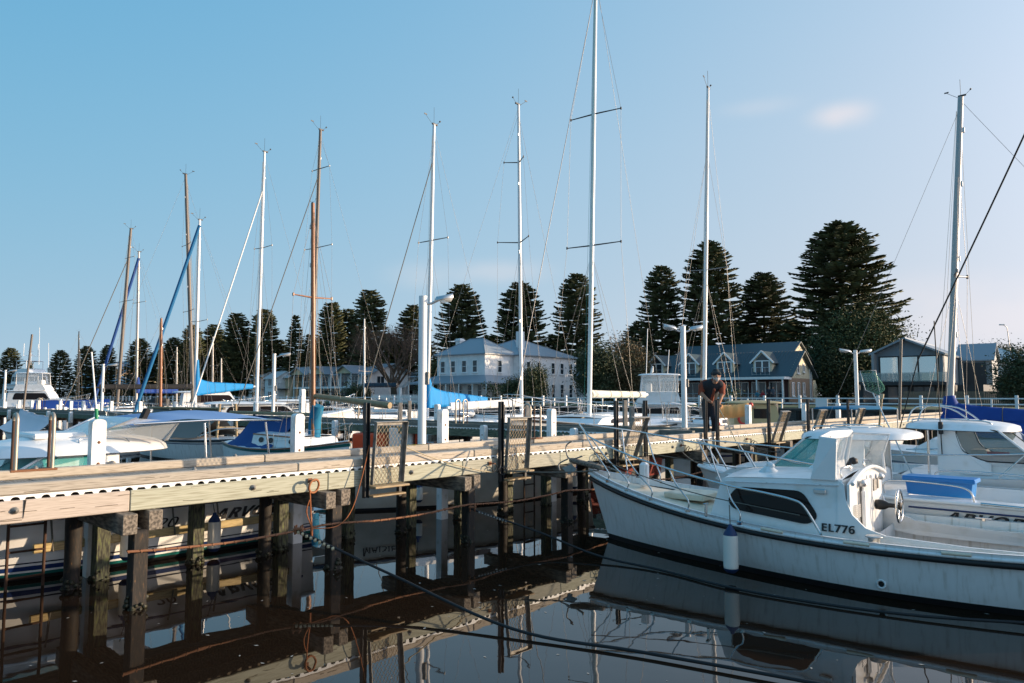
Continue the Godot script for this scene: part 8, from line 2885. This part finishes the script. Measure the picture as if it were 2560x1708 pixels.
func make_man() -> void:
	var foot := at(1778, 1079, 18.4)
	foot.y = 1.242
	var o := thing("person", "bearded person in a black vest, rust-red shirt and dark beanie bending over on the jetty", "person", foot)
	var m := plain("figure", Color.WHITE, 0.85)
	m.vertex_color_use_as_albedo = true
	var P := func(u: float, w: float, d: float) -> Vector3:
		return at(u, w, d) - foot
	var vest := C(0.016, 0.019, 0.022)
	var shirt := C(0.23, 0.048, 0.02)
	var skin := C(0.40, 0.20, 0.125)
	var tr := C(0.016, 0.015, 0.018)
	var boot := C(0.03, 0.02, 0.014)
	var hipL: Vector3 = P.call(1780, 1012, 18.45)
	var hipR: Vector3 = P.call(1765, 1012, 18.5)
	var bones: Array = [
		[P.call(1772, 1006, 18.48), P.call(1777, 984, 18.38), 0.165, 0.175, vest],
		[P.call(1777, 984, 18.38), P.call(1781, 964, 18.25), 0.18, 0.175, vest],
		[P.call(1765, 964, 18.3), P.call(1796, 964, 18.2), 0.13, 0.13, vest],
		[P.call(1786, 975, 18.06), P.call(1780, 1003, 18.25), 0.03, 0.03, shirt],
		[P.call(1783, 957, 18.22), P.call(1788, 948, 18.12), 0.085, 0.07, shirt],
		[P.call(1763, 957, 18.3), P.call(1755, 966, 18.3), 0.078, 0.08, shirt],
		[P.call(1756, 964, 18.3), P.call(1752, 982, 18.3), 0.082, 0.068, shirt],
		[P.call(1752, 983, 18.3), P.call(1772, 1002, 18.02), 0.054, 0.036, skin],
		[P.call(1799, 958, 18.2), P.call(1805, 966, 18.18), 0.076, 0.08, shirt],
		[P.call(1805, 966, 18.18), P.call(1806, 983, 18.1), 0.08, 0.066, shirt],
		[P.call(1806, 984, 18.1), P.call(1799, 1007, 17.95), 0.052, 0.034, skin],
		[hipR, P.call(1765, 1044, 18.42), 0.105, 0.078, tr],
		[P.call(1765, 1044, 18.42), V(P.call(1769, 1072, 18.5).x, 0.10, P.call(1769, 1072, 18.5).z), 0.076, 0.058, tr],
		[hipL, P.call(1785, 1044, 18.3), 0.105, 0.078, tr],
		[P.call(1785, 1044, 18.3), V(P.call(1786, 1072, 18.4).x, 0.10, P.call(1786, 1072, 18.4).z), 0.076, 0.058, tr],
	]
	for f in [[1769, 18.5, 0.02], [1786, 18.4, 0.10]]:
		var a: Vector3 = P.call(f[0], 1076, f[1])
		bones.append([V(a.x, 0.055, a.z), V(a.x + f[2], 0.045, a.z + 0.19), 0.055, 0.048, boot])
	put(o, "body", figure(bones, 0.019, 0.045), m)
	# head turned to the camera, chin down
	var h: Vector3 = P.call(1790.5, 939.5, 18.05)
	var hb: Array = [
		[h + V(0, 0.015, -0.02), h + V(0, 0.03, -0.01), 0.098, 0.095, skin],
		[h + V(0, -0.045, 0.03), h + V(0, -0.09, 0.055), 0.066, 0.045, skin],
		[h + V(0.0, -0.07, -0.02), h + V(-0.02, -0.15, -0.05), 0.058, 0.062, skin],
		[h + V(0, 0.012, 0.092), h + V(0, -0.028, 0.112), 0.012, 0.017, skin],
		[h + V(-0.102, 0.0, 0.0), h + V(-0.104, -0.03, 0.0), 0.014, 0.011, skin],
		[h + V(0.102, 0.0, 0.0), h + V(0.104, -0.03, 0.0), 0.014, 0.011, skin],
		[h + V(-0.05, -0.03, 0.07), h + V(0.05, -0.03, 0.07), 0.03, 0.03, skin]]
	var hd := put(o, "head", figure(hb, 0.0095, 0.025), m)
	var bd := C(0.50, 0.45, 0.41)
	var bb: Array = [[h + V(-0.05, -0.075, 0.055), h + V(0.05, -0.075, 0.055), 0.034, 0.034, bd], [h + V(0, -0.09, 0.075), h + V(0, -0.125, 0.07), 0.044, 0.03, bd], [h + V(-0.035, -0.045, 0.098), h + V(0.035, -0.045, 0.098), 0.012, 0.012, bd], [h + V(-0.085, -0.02, 0.02), h + V(-0.06, -0.08, 0.04), 0.014, 0.024, bd], [h + V(0.085, -0.02, 0.02), h + V(0.06, -0.08, 0.04), 0.014, 0.024, bd]]
	put(hd, "beard", figure(bb, 0.0095, 0.02), m)
	var bn := C(0.016, 0.024, 0.030)
	put(o, "beanie", figure([[h + V(0, 0.065, -0.015), h + V(0, 0.095, -0.02), 0.106, 0.085, bn], [h + V(-0.06, 0.05, 0.05), h + V(0.06, 0.05, 0.05), 0.05, 0.05, bn], [h + V(-0.08, 0.05, -0.04), h + V(0.08, 0.05, -0.04), 0.045, 0.045, bn]], 0.0105, 0.03), m)
	for e in [-1.0, 1.0]:
		var eg := G.new()
		eg.lathe(p2([[0.0, 0.006], [0.008, 0.003], [0.011, 0.0]]), Transform3D(Basis(Vector3.RIGHT, PI / 2), h + V(0.034 * e, 0.012, 0.083)), 8)
		put(hd, "eye", eg, M.letter_black)
	# hands: palm, four bent fingers, thumb
	for q in [[P.call(1773, 1003, 18.0), V(0.75, -0.45, 0.35), V(0.2, 0.3, 0.9), "hand"], [P.call(1798.6, 1009, 17.94), V(-0.12, -0.95, 0.15), V(0.9, -0.05, 0.3), "hand"]]:
		var w: Vector3 = q[0]
		var d: Vector3 = (q[1] as Vector3).normalized()
		var s: Vector3 = (q[2] - d * d.dot(q[2])).normalized()
		var nn := d.cross(s)
		var fb: Array = [[w - d * 0.02, w + d * 0.03, 0.030, 0.032, skin], [w + d * 0.03 - s * 0.025, w + d * 0.085 - s * 0.03, 0.02, 0.015, skin], [w + d * 0.03 + s * 0.025, w + d * 0.085 + s * 0.03, 0.02, 0.015, skin], [w + d * 0.04, w + d * 0.09, 0.02, 0.016, skin]]
		var ln := PackedFloat32Array([0.034, 0.04, 0.038, 0.03])
		for i in 4:
			var b := w + d * 0.088 + s * ((i - 1.5) * 0.021)
			var k1: Vector3 = b + d * ln[i] + nn * 0.012
			var k2: Vector3 = k1 + (d * 0.45 + nn * 0.9).normalized() * ln[i] * 0.8
			var k3: Vector3 = k2 + (-d * 0.5 + nn * 0.85).normalized() * ln[i] * 0.6
			fb.append([b, k1, 0.0100, 0.0092, skin])
			fb.append([k1, k2, 0.0092, 0.0086, skin])
			fb.append([k2, k3, 0.0086, 0.0078, skin])
		fb.append([w + d * 0.025 + s * 0.03, w + d * 0.06 + s * 0.06 + nn * 0.02, 0.014, 0.011, skin])
		fb.append([w + d * 0.06 + s * 0.06 + nn * 0.02, w + d * 0.09 + s * 0.05 + nn * 0.04, 0.011, 0.009, skin])
		put(o, q[3], figure(fb, 0.0065, 0.008), m)
	# the rope he hauls on
	single("hauling_rope", line_mesh(PackedVector3Array([at(1799, 1024, 17.9), at(1822, 1065, 17.0), at(1850, 1126, 15.8)]), 0.010), M.rope_cream, "taut rope running from the bending person's hand down past the jetty edge", "rope")

func make_bystanders() -> void:
	var m: Material = M.figure
	var rows := [[1893, 86.5, 0.62, C(0.02, 0.14, 0.20), "seated person in a teal jacket on the verandah of the dormer-windowed house", true], [1907, 86.8, 0.62, C(0.35, 0.02, 0.03), "seated person in a red top on the verandah of the dormer-windowed house", true], [1922, 86.2, 0.62, C(0.02, 0.02, 0.035), "person in dark clothes standing third from left on the verandah", false], [1933, 86.0, 0.62, C(0.07, 0.08, 0.10), "person in a grey top standing rightmost on the verandah", false]]
	for r in rows:
		var f := ground(r[0], r[1], 1.47)
		var o := thing("person", r[4], "person", f)
		var skin := C(0.36, 0.18, 0.12)
		var tr := C(0.02, 0.02, 0.03)
		var c: Color = r[3]
		var b: Array = []
		if r[5]:
			b = [[V(0, 0.5, 0), V(0, 0.95, 0), 0.15, 0.17, c], [V(-0.17, 0.98, 0), V(-0.24, 0.7, 0.08), 0.07, 0.05, c], [V(-0.24, 0.7, 0.08), V(-0.12, 0.66, 0.3), 0.045, 0.035, skin], [V(0.17, 0.98, 0), V(0.24, 0.7, 0.08), 0.07, 0.05, c], [V(0.24, 0.7, 0.08), V(0.12, 0.66, 0.3), 0.045, 0.035, skin], [V(-0.09, 0.5, 0), V(-0.1, 0.5, 0.42), 0.085, 0.065, tr], [V(-0.1, 0.5, 0.42), V(-0.1, 0.06, 0.42), 0.06, 0.045, tr], [V(0.09, 0.5, 0), V(0.1, 0.5, 0.42), 0.085, 0.065, tr], [V(0.1, 0.5, 0.42), V(0.1, 0.06, 0.42), 0.06, 0.045, tr], [V(0, 1.05, 0), V(0, 1.12, 0), 0.06, 0.06, skin], [V(0, 1.22, 0), V(0, 1.27, 0), 0.095, 0.095, skin]]
		else:
			b = [[V(0, 0.9, 0), V(0, 1.35, 0), 0.15, 0.17, c], [V(-0.19, 1.4, 0), V(-0.26, 1.1, 0.0), 0.07, 0.05, c], [V(-0.26, 1.1, 0), V(-0.16, 0.95, 0.2), 0.045, 0.035, skin], [V(0.19, 1.4, 0), V(0.26, 1.1, 0), 0.07, 0.05, c], [V(0.26, 1.1, 0), V(0.16, 0.95, 0.2), 0.045, 0.035, skin], [V(-0.09, 0.9, 0), V(-0.1, 0.48, 0.02), 0.09, 0.065, tr], [V(-0.1, 0.48, 0.02), V(-0.1, 0.06, 0), 0.062, 0.045, tr], [V(0.09, 0.9, 0), V(0.1, 0.48, 0.02), 0.09, 0.065, tr], [V(0.1, 0.48, 0.02), V(0.1, 0.06, 0), 0.062, 0.045, tr], [V(0, 1.46, 0), V(0, 1.53, 0), 0.06, 0.06, skin], [V(0, 1.62, 0), V(0, 1.67, 0), 0.095, 0.095, skin]]
		put(o, "body", figure(b, 0.04, 0.06), m)
		if r[5]:
			put(o, "seat", bx(V(-0.22, 0.38, -0.2), V(0.22, 0.43, 0.2), 0.02), M.dark_clad)
	# a white bird on the flybridge
	var top := at(1630, 934, 37.0)
	var o := thing("bird", "white cockatoo-like bird perched on top of the flybridge cruiser", "bird", top)
	var w := C(0.78, 0.78, 0.76)
	var bg := figure([[V(0, 0.10, 0), V(0.02, 0.24, 0.02), 0.075, 0.06, w], [V(0.03, 0.31, 0.03), V(0.035, 0.33, 0.04), 0.048, 0.042, w], [V(-0.02, 0.06, 0), V(-0.10, -0.04, 0), 0.045, 0.02, w], [V(0.01, 0.37, 0.03), V(-0.04, 0.41, 0.02), 0.015, 0.008, w], [V(0.02, 0.05, 0.03), V(0.02, 0.0, 0.03), 0.012, 0.01, C(0.05, 0.05, 0.05)], [V(0.08, 0.31, 0.05), V(0.095, 0.285, 0.055), 0.014, 0.006, C(0.05, 0.05, 0.05)]], 0.014, 0.03)
	put(o, "body", bg, m)
func _ready() -> void:
	make_world()
	make_materials()
	make_ground()
	make_quay()
	make_houses()
	make_trees()
	make_jetty()
	make_second_jetty()
	make_fittings()
	make_workboat()
	make_cruisers()
	make_left_cruiser()
	make_mid_boats()
	make_far_boats()
	make_man()
	make_bystanders()
